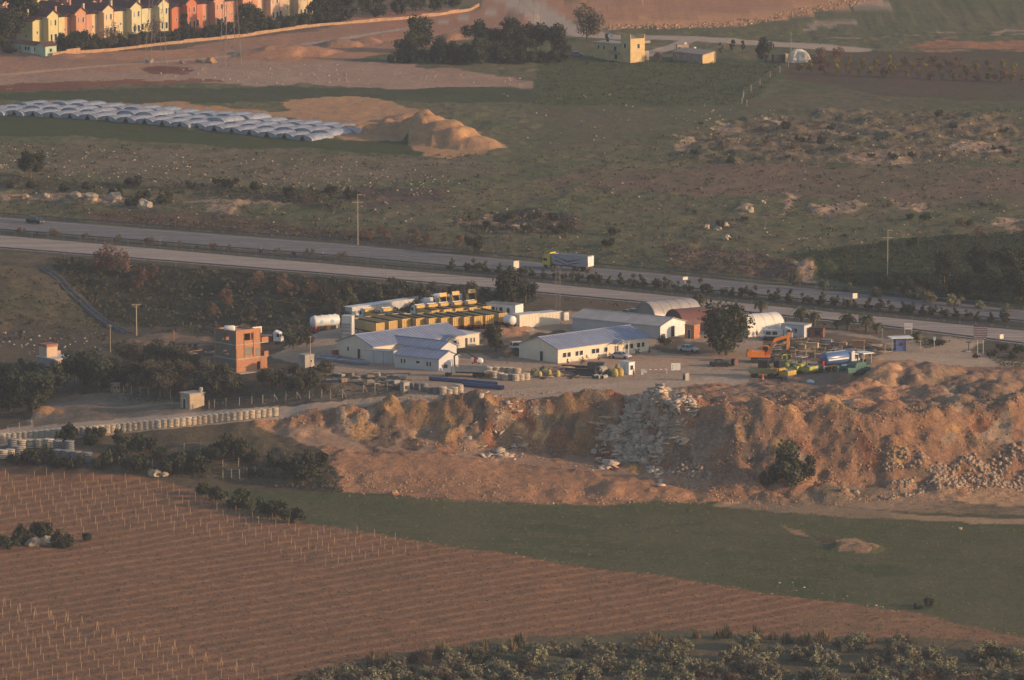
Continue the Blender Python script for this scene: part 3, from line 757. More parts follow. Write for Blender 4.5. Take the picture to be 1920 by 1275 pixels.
def wall_frames(L, W):
    return dict(y0=Matrix(), y1=Matrix.Translation((L, W, 0)) @ Matrix.Rotation(math.pi, 4, 'Z'), x1=Matrix.Translation((L, 0, 0)) @ Matrix.Rotation(math.pi / 2, 4, 'Z'), x0=Matrix.Translation((0, W, 0)) @ Matrix.Rotation(-math.pi / 2, 4, 'Z'))
def gable(name, label, O, rz, L, W, h, rh, wall, roof, wins=(), doors=(), over=.3, group=None, cat="building", rib=True, trim=m_cream):
    t = thing(name, label, cat, O, rz, group)
    m = MB()
    prof = [(0, -.6), (W, -.6), (W, h), (W / 2, h + rh), (0, h)]
    mt = Matrix(((0, 1, 0, 0), (1, 0, 0, 0), (0, 0, 1, 0), (0, 0, 0, 1)))
    m.prism(prof, 0, L, mt); m.build("wall", wall, t)
    r = MB(); k = rh / (W / 2); th = .12
    for sgn in (0, 1):
        pts = [(-over, h - over * k + .03), (W / 2, h + rh + .03), (W / 2, h + rh + .03 + th), (-over, h - over * k + .03 + th)]
        if sgn: pts = [(W - p[0], p[1]) for p in pts]
        r.prism(pts, -over, L + over, mt)
    n = int(L / 1.0)
    if rib:
        for i in range(n + 1):
            x = -over + .1 + i * (L + 2 * over - .2) / n
            for sgn in (0, 1):
                pts = [(-over, h - over * k + .03 + th - .01), (W / 2 - .05, h + rh + .03 + th - .01), (W / 2 - .05, h + rh + .07 + th), (-over, h - over * k + .07 + th)]
                if sgn: pts = [(W - p[0], p[1]) for p in pts]
                r.prism(pts, x - .04, x + .04, mt)
    ro = r.build("roof", roof, t)
    rc = MB(); rc.box(-over, L + over, W / 2 - .18, W / 2 + .18, h + rh + th - .02, h + rh + th + .10); rc.build("ridge_cap", roof, ro)
    fr = wall_frames(L, W)
    for wl, x, z, w_, h_ in wins: window(t, fr[wl], x, z, w_, h_)
    for wl, x, w_, h_ in doors: door(t, fr[wl], x, w_, h_)
    return t
def box_cabin(name, label, O, rz, L, W, h, wall, roof, wins=(), doors=(), cat="cabin", group=None, slab=.12, over=.08, ribs=0):
    t = thing(name, label, cat, O, rz, group)
    m = MB(); m.box(0, L, 0, W, -.3, h)
    for i in range(ribs):
        x = .1 + (L - .2) * i / max(1, ribs - 1)
        m.box(x - .03, x + .03, -.035, .01, .1, h - .1); m.box(x - .03, x + .03, W - .01, W + .035, .1, h - .1)
    m.build("wall", wall, t)
    r = MB(); r.box(-over, L + over, -over, W + over, h + .002, h + slab); r.build("roof", roof, t)
    fr = wall_frames(L, W)
    for wl, x, z, w_, h_ in wins: window(t, fr[wl], x, z, w_, h_)
    for wl, x, w_, h_ in doors: door(t, fr[wl], x, w_, h_)
    return t
def arch_hall(name, label, O, rz, L, W, H, skin, endm, ribm=None, nrib=7, door_w=0):
    t = thing(name, label, "shed", O, rz)
    n = 18; m = MB(); pr = []
    for i in range(n + 1):
        a = math.pi * i / n
        pr.append((W / 2 - W / 2 * math.cos(a), H * math.sin(a) ** .85 if 0 < i < n else -.2))
    v = []; f = []
    for x in (0, L):
        for y, z in pr: v.append((x, y, z))
        for y, z in pr: v.append((x, W / 2 + (y - W / 2) * .985, z * .985 - .02))
    k = n + 1
    for i in range(n):
        f += [(i, i + 1, 2 * k + i + 1, 2 * k + i), (k + i, k + i + 1, 3 * k + i + 1, 3 * k + i), (i, i + 1, k + i + 1, k + i), (2 * k + i, 2 * k + i + 1, 3 * k + i + 1, 3 * k + i)]
    m.add(v, f); m.build("skin", skin, t, smooth=True)
    e = MB(); e.add([(.25, y, z * .97) for y, z in pr] + [(.33, y, z * .97) for y, z in pr], [tuple(range(k)), tuple(range(2 * k - 1, k - 1, -1))]); eo = e.build("end_wall", endm, t)
    e = MB(); e.add([(L - .3, y, z * .97) for y, z in pr] + [(L - .22, y, z * .97) for y, z in pr], [tuple(range(k)), tuple(range(2 * k - 1, k - 1, -1))]); e.build("end_wall", endm, t)
    if door_w:
        d = MB(); d.box(.2, .28, W / 2 - door_w / 2, W / 2 + door_w / 2, 0, H * .7); d.build("door", m_dark, eo)
    if ribm:
        for j in range(nrib):
            x = .02 + (L - .04) * j / (nrib - 1); rb = MB()
            for i in range(n):
                rb.tube((x, pr[i][0], pr[i][1] * 1.004), (x, pr[i + 1][0], pr[i + 1][1] * 1.004), .05, 4)
            rb.build("rib", ribm, t)
    return t

# ---------------------------------------------------------------- vehicles (x is forward, origin on the ground)
def wheel(parent, x, y, r, wd, rim=m_rim):
    m = MB(); m.lathe([(r * .55, -wd / 2), (r * .9, -wd / 2), (r, -wd * .3), (r, wd * .3), (r * .9, wd / 2), (r * .55, wd / 2)], 14, 'y', (0, 0, 0))
    me = m.build("wheel", m_tyre, parent); me.location = (x, y, r)
    k = MB(); k.lathe([(r * .56, -wd * .45), (r * .2, -wd * .3), (r * .2, wd * .3), (r * .56, wd * .45)], 10, 'y'); k.build("rim", rim, me)
    return me
def paint(name, col, rough=.35): return M("paint_" + name, col, rough=rough, var=.08, scale=1.2, spec=.5)
def car(label, p, rz, mat, kind="sedan", cat="car", group=None):
    t = thing("parked_car" if kind != "moving" else "car", label, cat, p, rz, group)
    L, W = 4.4, 1.76
    suv = kind == "suv"
    zb = 1.02 if suv else .92; zt = 1.75 if suv else 1.43
    m = MB()
    low = [(-2.15, .32), (-2.2, .62), (-2.12, zb - .02), (-1.5, zb), (1.0, zb + .01), (1.75, zb - .12), (2.12, zb - .28), (2.2, .5), (2.1, .3)]
    m.prism(low, -W / 2, W / 2)
    cab = [(-2.0 if suv else -1.55, zb), (1.0, zb), (.35, zt), (-1.75 if suv else -.95, zt)]
    inn = .13
    m.box(cab[3][0] + .02, cab[2][0] - .02, -W / 2 + inn + .06, W / 2 - inn - .06, zt - .03, zt + .04)
    for s in (-1, 1):
        for a, b in ((0, 3), (1, 2)):
            m.tube((cab[a][0], s * (W / 2 - .05), zb), (cab[b][0], s * (W / 2 - inn - .08), zt), .05, 4)
        m.tube((-.4, s * (W / 2 - .05), zb), (-.35, s * (W / 2 - inn - .08), zt), .045, 4)
    b = m.build("body", mat, t)
    g = MB(); y1, y2 = W / 2 - .06, W / 2 - inn - .05
    v = [(cab[i][0], s * (y1 if i < 2 else y2), cab[i][1] - (.01 if i > 1 else 0)) for s in (-1, 1) for i in range(4)]
    g.add(v, [(0, 1, 2, 3), (7, 6, 5, 4), (0, 4, 5, 1), (1, 5, 6, 2), (2, 6, 7, 3), (3, 7, 4, 0)]); g.build("windows", m_glass, t)
    for x in (-1.35, 1.35):
        for s in (-1, 1): wheel(t, x, s * (W / 2 - .07), .33, .2)
    for s in (-1, 1):
        part("headlight", m_lens, t, (2.06, 2.17, s * .62 - .16, s * .62 + .16, .56, .68))
        part("tail_light", m_redlamp, t, (-2.19, -2.08, s * .66 - .14, s * .66 + .14, .68, .84))
    part("bumper", m_dark, t, (2.1, 2.24, -.7, .7, .32, .46), (-2.24, -2.1, -.7, .7, .32, .46))
    return t
def tub(m, x0, x1, w0, w1, z0, z1, th=.08):
    """open-topped tipper body"""
    def ring(x, d): return [(x, -w0 / 2 + d, z0 + d), (x, w0 / 2 - d, z0 + d), (x, w1 / 2 - d, z1), (x, -w1 / 2 + d, z1)]
    a, b = ring(x0, 0), ring(x1, 0); c, d = ring(x0 + th, th), ring(x1 - th, th)
    v = a + b + c + d
    f = [(0, 1, 5, 4), (1, 2, 6, 5), (0, 4, 7, 3), (0, 3, 2, 1), (4, 5, 6, 7), (8, 12, 13, 9), (9, 13, 14, 10), (8, 11, 15, 12), (8, 9, 10, 11), (12, 15, 14, 13), (2, 10, 14, 6), (3, 7, 15, 11), (2, 3, 11, 10), (6, 14, 15, 7)]
    return m.add(v, f)
m_yel = paint("dump_yellow", (.58, .37, .10), .5)
m_tub_inside = M('dark_tub_inside', (.13, .105, .075), rough=.8, var=.3)  # inside of the tubs darker than the outer paint
m_yel2 = paint("dull_yellow", (.44, .34, .16), .6)
m_lgrey = paint("pale_grey", (.50, .51, .54), .4)
m_cabw = paint("cab_white", (.66, .66, .67))
def tractor_cab(t, x0, mat, h=2.9, w=2.4, z0=.9, ln=2.0, grp="cab"):
    m = MB()
    pr = [(x0, z0), (x0 + ln, z0), (x0 + ln + .04, z0 + .9), (x0 + ln - .18, z0 + h - .9), (x0 + ln - .5, z0 + h - .55), (x0 + .25, z0 + h - .2), (x0, z0 + h - .5)]
    m.prism(pr, -w / 2, w / 2); c = m.build(grp, mat, t)
    g = MB(); g.prism([(x0 + ln + .06, z0 + .95), (x0 + ln + .02, z0 + .95), (x0 + ln - .22, z0 + h - .95), (x0 + ln - .14, z0 + h - .95)], -w / 2 + .12, w / 2 - .12)
    g.build("windscreen", m_glass, c)
    for s in (-1, 1):
        k = MB(); k.box(x0 + .75, x0 + ln - .3, s * w / 2 - .03, s * w / 2 + .03, z0 + .95, z0 + 1.65); k.build("side_window", m_glass, c)
        k = MB(); k.box(x0 + ln + .0, x0 + ln + .1, s * (w / 2 - .35) - .2, s * (w / 2 - .35) + .2, z0 - .1, z0 + .12); k.build("headlight", m_lens, c)
        k = MB(); k.box(x0 + ln - .05, x0 + ln + .1, s * (w / 2 + .15) - .1, s * (w / 2 + .15) + .1, z0 + 1.1, z0 + 1.7); k.build("mirror", m_dark, c)
    return c
def semi_truck(label, p, rz):
    t = thing("tipper_lorry", label, "lorry", p, rz)
    part("chassis", m_dark, t, (-6.4, 6.0, -.45, .45, .75, 1.05), (-6.6, -6.3, -1.2, 1.2, .55, 1.0))
    m = MB(); tub(m, -6.6, 3.0, 1.9, 2.5, 1.15, 3.75)
    m.prism([(-6.6, 1.1), (-6.3, 1.1), (-6.75, 3.95), (-7.0, 3.9)], -1.27, 1.27)
    m.prism([(2.6, 1.15), (3.0, 1.6), (3.35, 3.75), (3.0, 3.75)], -1.2, 1.2)
    tb = m.build("tipper_body", paint('trailer_grey', (.34, .35, .38), .4), t)
    rail = MB(); rail.box(-6.6, 3.2, -1.31, -1.2, 3.7, 3.86); rail.box(-6.6, 3.2, 1.2, 1.31, 3.7, 3.86); rail.build("top_rail", m_galv, tb)
    tl = MB(); tl.box(-7.04, -6.95, -1.15, 1.15, 1.3, 3.7, None); tl.box(-7.1, -7.0, -1.2, 1.2, 2.4, 2.5); tl.box(-7.1, -7.0, -.06, .06, 1.3, 3.7); tl.build("tailgate", m_white, tb)
    dk = paint("stripe_grey", (.10, .10, .12)); 
    for s in (-1, 1):                                     # the swooping V on the side
        k = MB()
        def sidey(z): return s * (.95 + (z - 1.15) / 2.6 * .3 + .012)
        for pts in ([(2.8, 3.3), (2.3, 3.3), (-.8, 1.95), (-1.4, 1.9), (-1.2, 2.35)], [(-1.4, 1.9), (-.8, 1.95), (-5.9, 3.2), (-1.5, 2.4)], [(2.7, 2.1), (2.0, 2.3), (-1.0, 1.25), (-.4, 1.25)], [(-1.0, 1.25), (-1.6, 1.25), (-5.5, 2.2), (-3.0, 1.9)]):
            k.add([(x, sidey(z), z) for x, z in pts] + [(x, sidey(z) - s * .01, z) for x, z in pts], [tuple(range(len(pts))), tuple(range(2 * len(pts) - 1, len(pts) - 1, -1))])
        k.build("side_stripe", dk, tb)
    cy = paint("cab_yellow", (.62, .48, .07))
    c = tractor_cab(t, 3.7, cy, 3.1, 2.45, .85, 2.1)
    a = MB(); a.prism([(3.65, 3.3), (5.0, 3.35), (3.75, 4.0), (3.65, 4.0)], -1.1, 1.1); a.build("roof_deflector", cy, c)
    part("rear_light_bar", m_redlamp, t, (-6.66, -6.58, -1.15, -.7, .75, .9), (-6.66, -6.58, .7, 1.15, .75, .9))
    for x in (-5.6, -4.35, -3.1, 2.2, 4.9):
        for s in (-1, 1): wheel(t, x, s * 1.05, .5, .38)
    part("mudguard", m_dark, t, (1.5, 2.9, -1.25, -.8, 1.05, 1.12), (1.5, 2.9, .8, 1.25, 1.05, 1.12))
    return t
def tipper_trailer(label, p, rz, group):
    t = thing("tipper_trailer", label, "trailer", p, rz, group)
    m = MB(); tub(m, .1, 9.3, 2.0, 2.25, 1.15, 3.05, .1); b = m.build("tipper_body", m_yel2, t)
    tg = MB(); tg.box(0, .09, -1.12, 1.12, 1.15, 3.07)
    for y in (-1.06, -.53, 0, .53, 1.06): tg.box(-.1, 0, y - .06, y + .06, 1.15, 3.07)
    for z in (1.2, 3.01): tg.box(-.1, 0, -1.12, 1.12, z - .06, z + .06)
    tg.build("tailgate", m_yel, b)
    for s in (-1, 1):
        rb = MB(); rb.box(.3, 9.2, s * 1.10 - .07, s * 1.10 + .07, 2.95, 3.07)
        for i in range(9): rb.box(.9 + i, 1.0 + i, s * 1.07 - .07, s * 1.07 + .07, 1.3, 2.96)
        rb.build("side_rib", m_yel2, b)
    ln = MB(); tub(ln, .22, 9.18, 1.84, 2.0, 1.27, 2.95, .04); ln.build("inner_tub", m_tub_inside, b)
    part("chassis", m_dark, t, (.2, 9.0, -.5, .5, .75, 1.1), (7.2, 7.35, -.9, -.75, .02, .9), (7.2, 7.35, .75, .9, .02, .9))
    part("rear_light_bar", m_redlamp, t, (-.05, .05, -1.1, 1.1, .8, .95))
    for x in (1.0, 2.3, 3.6):
        for s in (-1, 1): wheel(t, x, s * 1.0, .5, .36)
    return t
def dump_truck(label, p, rz, up=0.0, group=None, cabm=None):
    t = thing("dump_truck", label, "dump truck", p, rz, group)
    part("chassis", m_dark, t, (-3.4, 3.4, -.45, .45, .75, 1.05))
    tractor_cab(t, 2.0, cabm or m_cabw, 2.6, 2.4, .9, 1.8)
    m = MB(); tub(m, -4.0, 1.6, 2.1, 2.4, 1.2, 2.6, .1)
    tg = MB()
    m.box(1.5, 2.9, -1.2, 1.2, 3.05, 3.15); m.box(1.5, 1.6, -1.2, 1.2, 2.6, 3.1)
    for x in (-3.2, -2.2, -1.2, -.2, .8):
        for s in (-1, 1): m.box(x, x + .12, s * 1.17 - .06, s * 1.17 + .06, 1.3, 2.55)
    for y in (-1.1, -.4, .4, 1.1): m.box(-4.08, -4.0, y - .06, y + .06, 1.2, 2.6)
    for x in (-3.4, -2.4, -1.4, -.4, .6): m.box(x, x + .14, -1.0, 1.0, 1.1, 1.2)
    b = m.build("tipper_body", m_yel, t)
    ln = MB(); tub(ln, -3.88, 1.48, 1.84, 2.14, 1.32, 2.5, .04); ln.build("inner_tub", m_tub_inside, b)
    if up:
        h = Vector((-3.4, 0, 1.1)); mt = Matrix.Translation(h) @ Matrix.Rotation(-up, 4, 'Y') @ Matrix.Translation(-h)
        b.matrix_local = mt @ Matrix.Translation((-1.6, 0, 0)) @ Matrix.Diagonal((.62, .82, .8, 1))
        part("hoist_ram", m_galv, t, (.2, .4, -.1, .1, 1.0, 2.6))
    for x in (-2.6, -1.3, 2.9):
        for s in (-1, 1): wheel(t, x, s * 1.02, .52, .36)
    return t
def excavator(label, p, rz, swing=0.0):
    t = thing("excavator", label, "excavator", p, rz)
    og = paint("excavator_orange", (.85, .25, .025), .4)
    for s in (-1, 1):
        m = MB(); m.prism([(-2.1, .1), (-1.8, 0), (1.8, 0), (2.1, .1), (2.25, .45), (2.0, .85), (-2.0, .85), (-2.25, .45)], s * 1.25 - .3, s * 1.25 + .3)
        for i in range(12): m.box(-2.0 + i * .34, -1.8 + i * .34, s * 1.25 - .34, s * 1.25 + .34, .83, .9)
        m.build("track", m_dark, t)
    part("undercarriage", m_dark, t, (-1.2, 1.2, -1.0, 1.0, .45, .95))
    m = MB(); m.box(-2.7, 1.4, -1.3, 1.3, 1.05, 1.35); m.prism([(-2.8, 1.2), (-1.9, 1.1), (-1.9, 2.35), (-2.6, 2.3), (-2.85, 1.9)], -1.35, 1.35); m.box(-1.9, .3, -1.3, .1, 1.35, 2.2); m.box(-1.9, -.4, .1, 1.3, 1.35, 2.2)
    up = m.build("house", og, t)
    part("counterweight", paint("counterweight_shade", (.30, .15, .07)), up, (-3.0, -2.72, -1.3, 1.3, 1.15, 2.2))  # shade of the dim rear end put into its colour
    c = MB(); c.prism([(-.35, 1.36), (1.35, 1.36), (1.4, 2.2), (.9, 3.0), (-.3, 3.0)], .25, 1.25); c.build("cab", og, t)
    g = MB(); g.prism([(.0, 1.9), (1.2, 1.9), (1.25, 2.25), (.8, 2.85), (.0, 2.85)], .2, 1.3); g.build("cab_windows", m_glass, t)
    b = MB(); pts = [(.6, 1.5), (1.9, 4.1), (2.3, 4.6), (4.9, 5.2), (4.9, 4.75), (2.7, 4.1), (2.3, 3.7), (1.2, 1.4)]
    b.prism(pts, -.45, -.05); b.build("boom", og, t)
    k = MB(); k.prism([(4.7, 5.7), (5.2, 5.6), (4.75, 2.4), (4.4, 2.4), (4.45, 4.7)], -.42, -.08); k.build("stick", og, t)
    r = MB(); r.tube((1.4, -.55, 1.7), (2.3, -.55, 3.9), .09, 6); r.tube((1.4, .05, 1.7), (2.3, .05, 3.9), .09, 6); r.tube((2.8, -.25, 4.9), (4.7, -.25, 5.65), .1, 6); r.tube((4.95, -.25, 4.9), (4.9, -.25, 2.9), .08, 6); r.build("hydraulic_ram", m_galv, t)
    k = MB(); k.prism([(4.35, 2.5), (4.95, 2.45), (5.35, 1.6), (5.1, .7), (4.4, .45), (3.9, .75), (4.5, 1.1), (4.6, 1.8)], -.75, .25)
    for y in (-.7, -.45, -.2, .05): k.box(3.7, 4.0, y, y + .12, .6, .74)
    k.build("bucket", m_dark, t)
    return t
def road_roller(label, p, rz, body, cabk="cab", drum_front=True, group="compaction rollers parked in a row"):
    t = thing("road_roller", label, "roller", p, rz, group)
    steel = M("drum_steel", (.20, .22, .26), rough=.5, metal=.3, var=.2)
    m = MB(); m.lathe([(.3, -1.0), (.72, -1.0), (.74, -.96), (.74, .96), (.72, 1.0), (.3, 1.0)], 20, 'y', (1.55, 0, .74)); d = m.build("drum", steel, t)
    f = MB(); f.box(.5, 2.45, -1.15, -1.03, .55, 1.15); f.box(.5, 2.45, 1.03, 1.15, .55, 1.15); f.box(2.3, 2.5, -1.15, 1.15, .6, 1.35); f.box(.45, .6, -1.15, 1.15, .55, 1.35); f.build("drum_frame", body, t)
    b = MB(); b.prism([(-2.4, .8), (.35, .7), (.4, 1.5), (-.2, 1.65), (-1.9, 1.75), (-2.45, 1.3)], -.9, .9); bo = b.build("body", body, t)
    for y in (-.5, 0, .5): 
        s = MB(); s.box(-2.5, -2.42, y - .15, y + .15, .95, 1.3); s.build("grille", m_dark, bo)
    for s in (-1, 1): wheel(t, -1.45, s * 1.0, .74, .5, body)
    if cabk == "cab":
        c = MB(); c.box(-.95, .3, -.8, .8, 1.66, 1.75)
        for x in (-.95, .25):
            for y in (-.8, .75): c.box(x, x + .06, y, y + .06, 1.7, 2.85)
        c.build("cab_frame", m_dark, t)
        g = MB(); g.box(-.88, .26, -.75, .75, 1.8, 2.75); g.build("cab_windows", m_glass, t)
        part("cab_roof", m_dark, t, (-1.05, .4, -.9, .9, 2.85, 2.98))
    elif cabk == "bar":
        c = MB()
        for y in (-.75, .7): c.box(-.9, -.78, y, y + .1, 1.6, 3.0); c.box(.1, .2, y, y + .1, 1.5, 3.0); c.box(-.9, .2, y, y + .1, 2.92, 3.02)
        c.box(-.9, -.78, -.75, .8, 2.92, 3.02); c.build("roll_bar", body, t)
        part("seat", m_dark, t, (-.7, -.2, -.3, .3, 1.6, 1.85), (-.75, -.62, -.3, .3, 1.8, 2.35))
    else:
        c = MB()
        for x in (-.9, .3):
            for y in (-.75, .7): c.box(x, x + .06, y, y + .06, 1.6, 2.7)
        c.build("canopy_post", m_dark, t); part("canopy", m_concrete, t, (-1.1, .55, -.95, .95, 2.7, 2.8))
        part("seat", m_dark, t, (-.7, -.2, -.3, .3, 1.6, 1.85), (-.75, -.62, -.3, .3, 1.8, 2.35))
    s = MB(); s.tube((.3, 0, 1.6), (.1, 0, 2.1), .03, 5); s.build("steering_column", m_dark, t)
    part("work_lamp", m_lens, t, (2.48, 2.54, -.8, -.6, 1.1, 1.25), (2.48, 2.54, .6, .8, 1.1, 1.25))
    return t
def tyre_roller(label, p, rz, body):
    t = thing("pneumatic_roller", label, "roller", p, rz, "compaction rollers parked in a row")
    blue = M("worn_blue_tyre", (.09, .11, .15), rough=.8, var=.25)
    b = MB(); b.prism([(-2.3, .8), (2.3, .75), (2.5, 1.1), (2.45, 1.55), (.9, 1.6), (.7, 1.75), (-.8, 1.75), (-1.0, 1.6), (-2.4, 1.5), (-2.5, 1.1)], -1.0, 1.0); bo = b.build("body", body, t)
    part("bonnet", paint("orange_hood", (.62, .28, .05)), bo, (1.2, 2.45, -.95, .95, 1.6, 1.72))
    for x, n in ((-1.6, 4), (1.6, 5)):
        for i in range(n):
            wheel(t, x, (i - (n - 1) / 2) * .5, .52, .42, blue)
    c = MB()
    for x in (-.85, .75):
        for y in (-.85, .78): c.box(x, x + .07, y, y + .07, 1.7, 3.0)
    c.build("cab_frame", m_dark, t); g = MB(); g.box(-.78, .76, -.8, .8, 1.78, 2.85); g.build("cab_windows", m_glass, t)
    part("cab_roof", m_dark, t, (-1.0, 1.0, -1.0, 1.0, 3.0, 3.15))
    part("beacon_post", m_galv, t, (-2.1, -2.04, -.6, -.54, 1.5, 2.3))
    return t
def bitumen_tanker(label, p, rz):
    t = thing("tanker_truck", label, "tanker", p, rz)
    blue = paint("tanker_blue", (.06, .13, .30), .3)
    part("chassis", m_dark, t, (-3.9, 3.6, -.45, .45, .75, 1.1))
    m = MB(); m.lathe([(.05, -3.6), (.7, -3.55), (1.05, -3.4), (1.1, -3.3), (1.1, 1.5), (1.05, 1.6), (.7, 1.75), (.05, 1.8)], 20, 'x', (0, 0, 2.25)); tk = m.build("tank", blue, t, smooth=True)
    k = MB()
    for s in (-1, 1): k.box(-3.2, 1.4, s * 1.08 - .05, s * 1.08 + .05, 2.0, 2.25)
    k.build("white_band", m_white, tk)
    part("walkway", m_galv, tk, (-3.0, 1.2, -.35, .35, 3.33, 3.4)); part("manhole", m_dark, tk, (-1.2, -.6, -.3, .3, 3.4, 3.6))
    c = tractor_cab(t, 2.0, m_lgrey, 2.6, 2.3, .9, 1.8)
    part("rear_cabinet", m_redlamp, t, (-4.1, -3.75, -.7, .7, 1.0, 2.0)); part("rear_bumper", m_white, t, (-4.3, -4.1, -1.15, 1.15, .75, 1.05)); part("spray_bar", m_galv, t, (-4.2, -3.9, -1.2, 1.2, 1.1, 1.2))
    part("side_box", blue, t, (-.3, 1.2, -1.15, -.6, .6, 1.15))
    for x in (-3.0, -1.7, 2.9):
        for s in (-1, 1): wheel(t, x, s * 1.0, .5, .36)
    return t
def paver(label, p, rz):
    t = thing("asphalt_paver", label, "paver", p, rz)
    gr = paint("paver_green", (.02, .11, .095), .45)
    for s in (-1, 1):
        m = MB(); m.prism([(-1.6, 0), (1.4, 0), (1.7, .4), (1.4, .8), (-1.6, .8), (-1.9, .4)], s * 1.0 - .22, s * 1.0 + .22); m.build("track", m_dark, t)
    m = MB(); m.box(-1.9, 1.4, -1.2, 1.2, .75, 1.6); m.prism([(-1.0, 1.6), (1.2, 1.6), (1.0, 2.1), (-.8, 2.1)], -1.1, 1.1); m.build("body", gr, t)
    h = MB(); h.prism([(1.4, .5), (3.1, .6), (3.3, 1.5), (1.5, 1.3)], -1.5, -1.35); h.prism([(1.4, .5), (3.1, .6), (3.3, 1.5), (1.5, 1.3)], 1.35, 1.5); h.box(1.4, 3.1, -1.4, 1.4, .45, .6); h.build("hopper", gr, t)
    s = MB(); s.box(-3.4, -2.2, -1.5, 1.5, .15, .75); s.box(-2.4, -.5, -1.35, -1.2, .6, .8); s.box(-2.4, -.5, 1.2, 1.35, .6, .8); s.build("screed", m_dark, t)
    part("operator_platform", m_dark, t, (-2.2, -.9, -1.1, 1.1, 1.6, 1.72), (-1.6, -1.2, -.7, -.2, 1.7, 2.4), (-1.6, -1.2, .2, .7, 1.7, 2.4))
    q = MB()
    for x in (-2.2, -.4):
        for y in (-1.0, .95): q.box(x, x + .06, y, y + .06, 1.6, 3.5)
    q.build("canopy_post", m_galv, t)
    c = part("canopy", m_white, t, (-2.5, -.3, -1.2, 1.2, 3.5, 3.62)); part("canopy_edge", m_yel, c, (-2.54, -.26, -1.24, 1.24, 3.44, 3.50))
    part("exhaust", m_dark, t, (.3, .45, .4, .55, 2.1, 3.0))
    return t
def crane_truck(label, p, rz):
    t = thing("crane_truck", label, "crane truck", p, rz)
    part("chassis", m_dark, t, (-5.0, 3.4, -.45, .45, .75, 1.1))
    tractor_cab(t, 2.0, m_lgrey, 2.7, 2.3, .9, 1.8)
    part("flatbed", m_galv, t, (-5.0, 1.0, -1.2, 1.2, 1.15, 1.3), (-5.0, 1.0, -1.22, -1.16, 1.3, 2.2), (-5.0, 1.0, 1.16, 1.22, 1.3, 2.2), (.95, 1.02, -1.2, 1.2, 1.3, 2.4))
    part("crane_base", m_cream, t, (1.1, 1.9, -1.0, 1.0, .9, 2.2))
    k = MB()
    for a, b in (((1.5, 0, 2.1), (1.6, 0, 4.2)), ((1.6, 0, 4.2), (.2, 0, 5.2)), ((.2, 0, 5.2), (-1.0, 0, 5.1)), ((-1.0, 0, 5.1), (-3.4, 0, 3.7))): k.tube(a, b, .17, 6)
    k.build("crane_arm", m_dark, t)
    part("loading_ramp", m_wood, t, (-6.6, -5.0, -1.2, 1.2, .95, 1.08))
    for x in (-4.2, -2.9, 2.8):
        for s in (-1, 1): wheel(t, x, s * 1.0, .5, .36)
    return t
def lowbed(label, p, rz):
    t = thing("lowbed_trailer", label, "trailer", p, rz)
    part("deck", m_dark, t, (-5.5, 5.0, -1.3, 1.3, .8, 1.05), (5.0, 7.5, -1.1, 1.1, 1.2, 1.5))
    rm = M("rusty_ramp", (.42, .22, .12), rough=.8, var=.3)
    for s in (-1, 1):
        m = MB(); m.box(-5.7, -5.5, s * .85 - .4, s * .85 + .4, 1.0, 3.5)
        for z in (1.4, 1.9, 2.4, 2.9): m.box(-5.8, -5.7, s * .85 - .4, s * .85 + .4, z, z + .1)
        m.build("ramp", rm, t)
    for x in (-4.6, -3.4, -2.2, -1.0):
        for s in (-1, 1): wheel(t, x, s * 1.0, .42, .36)
    return t
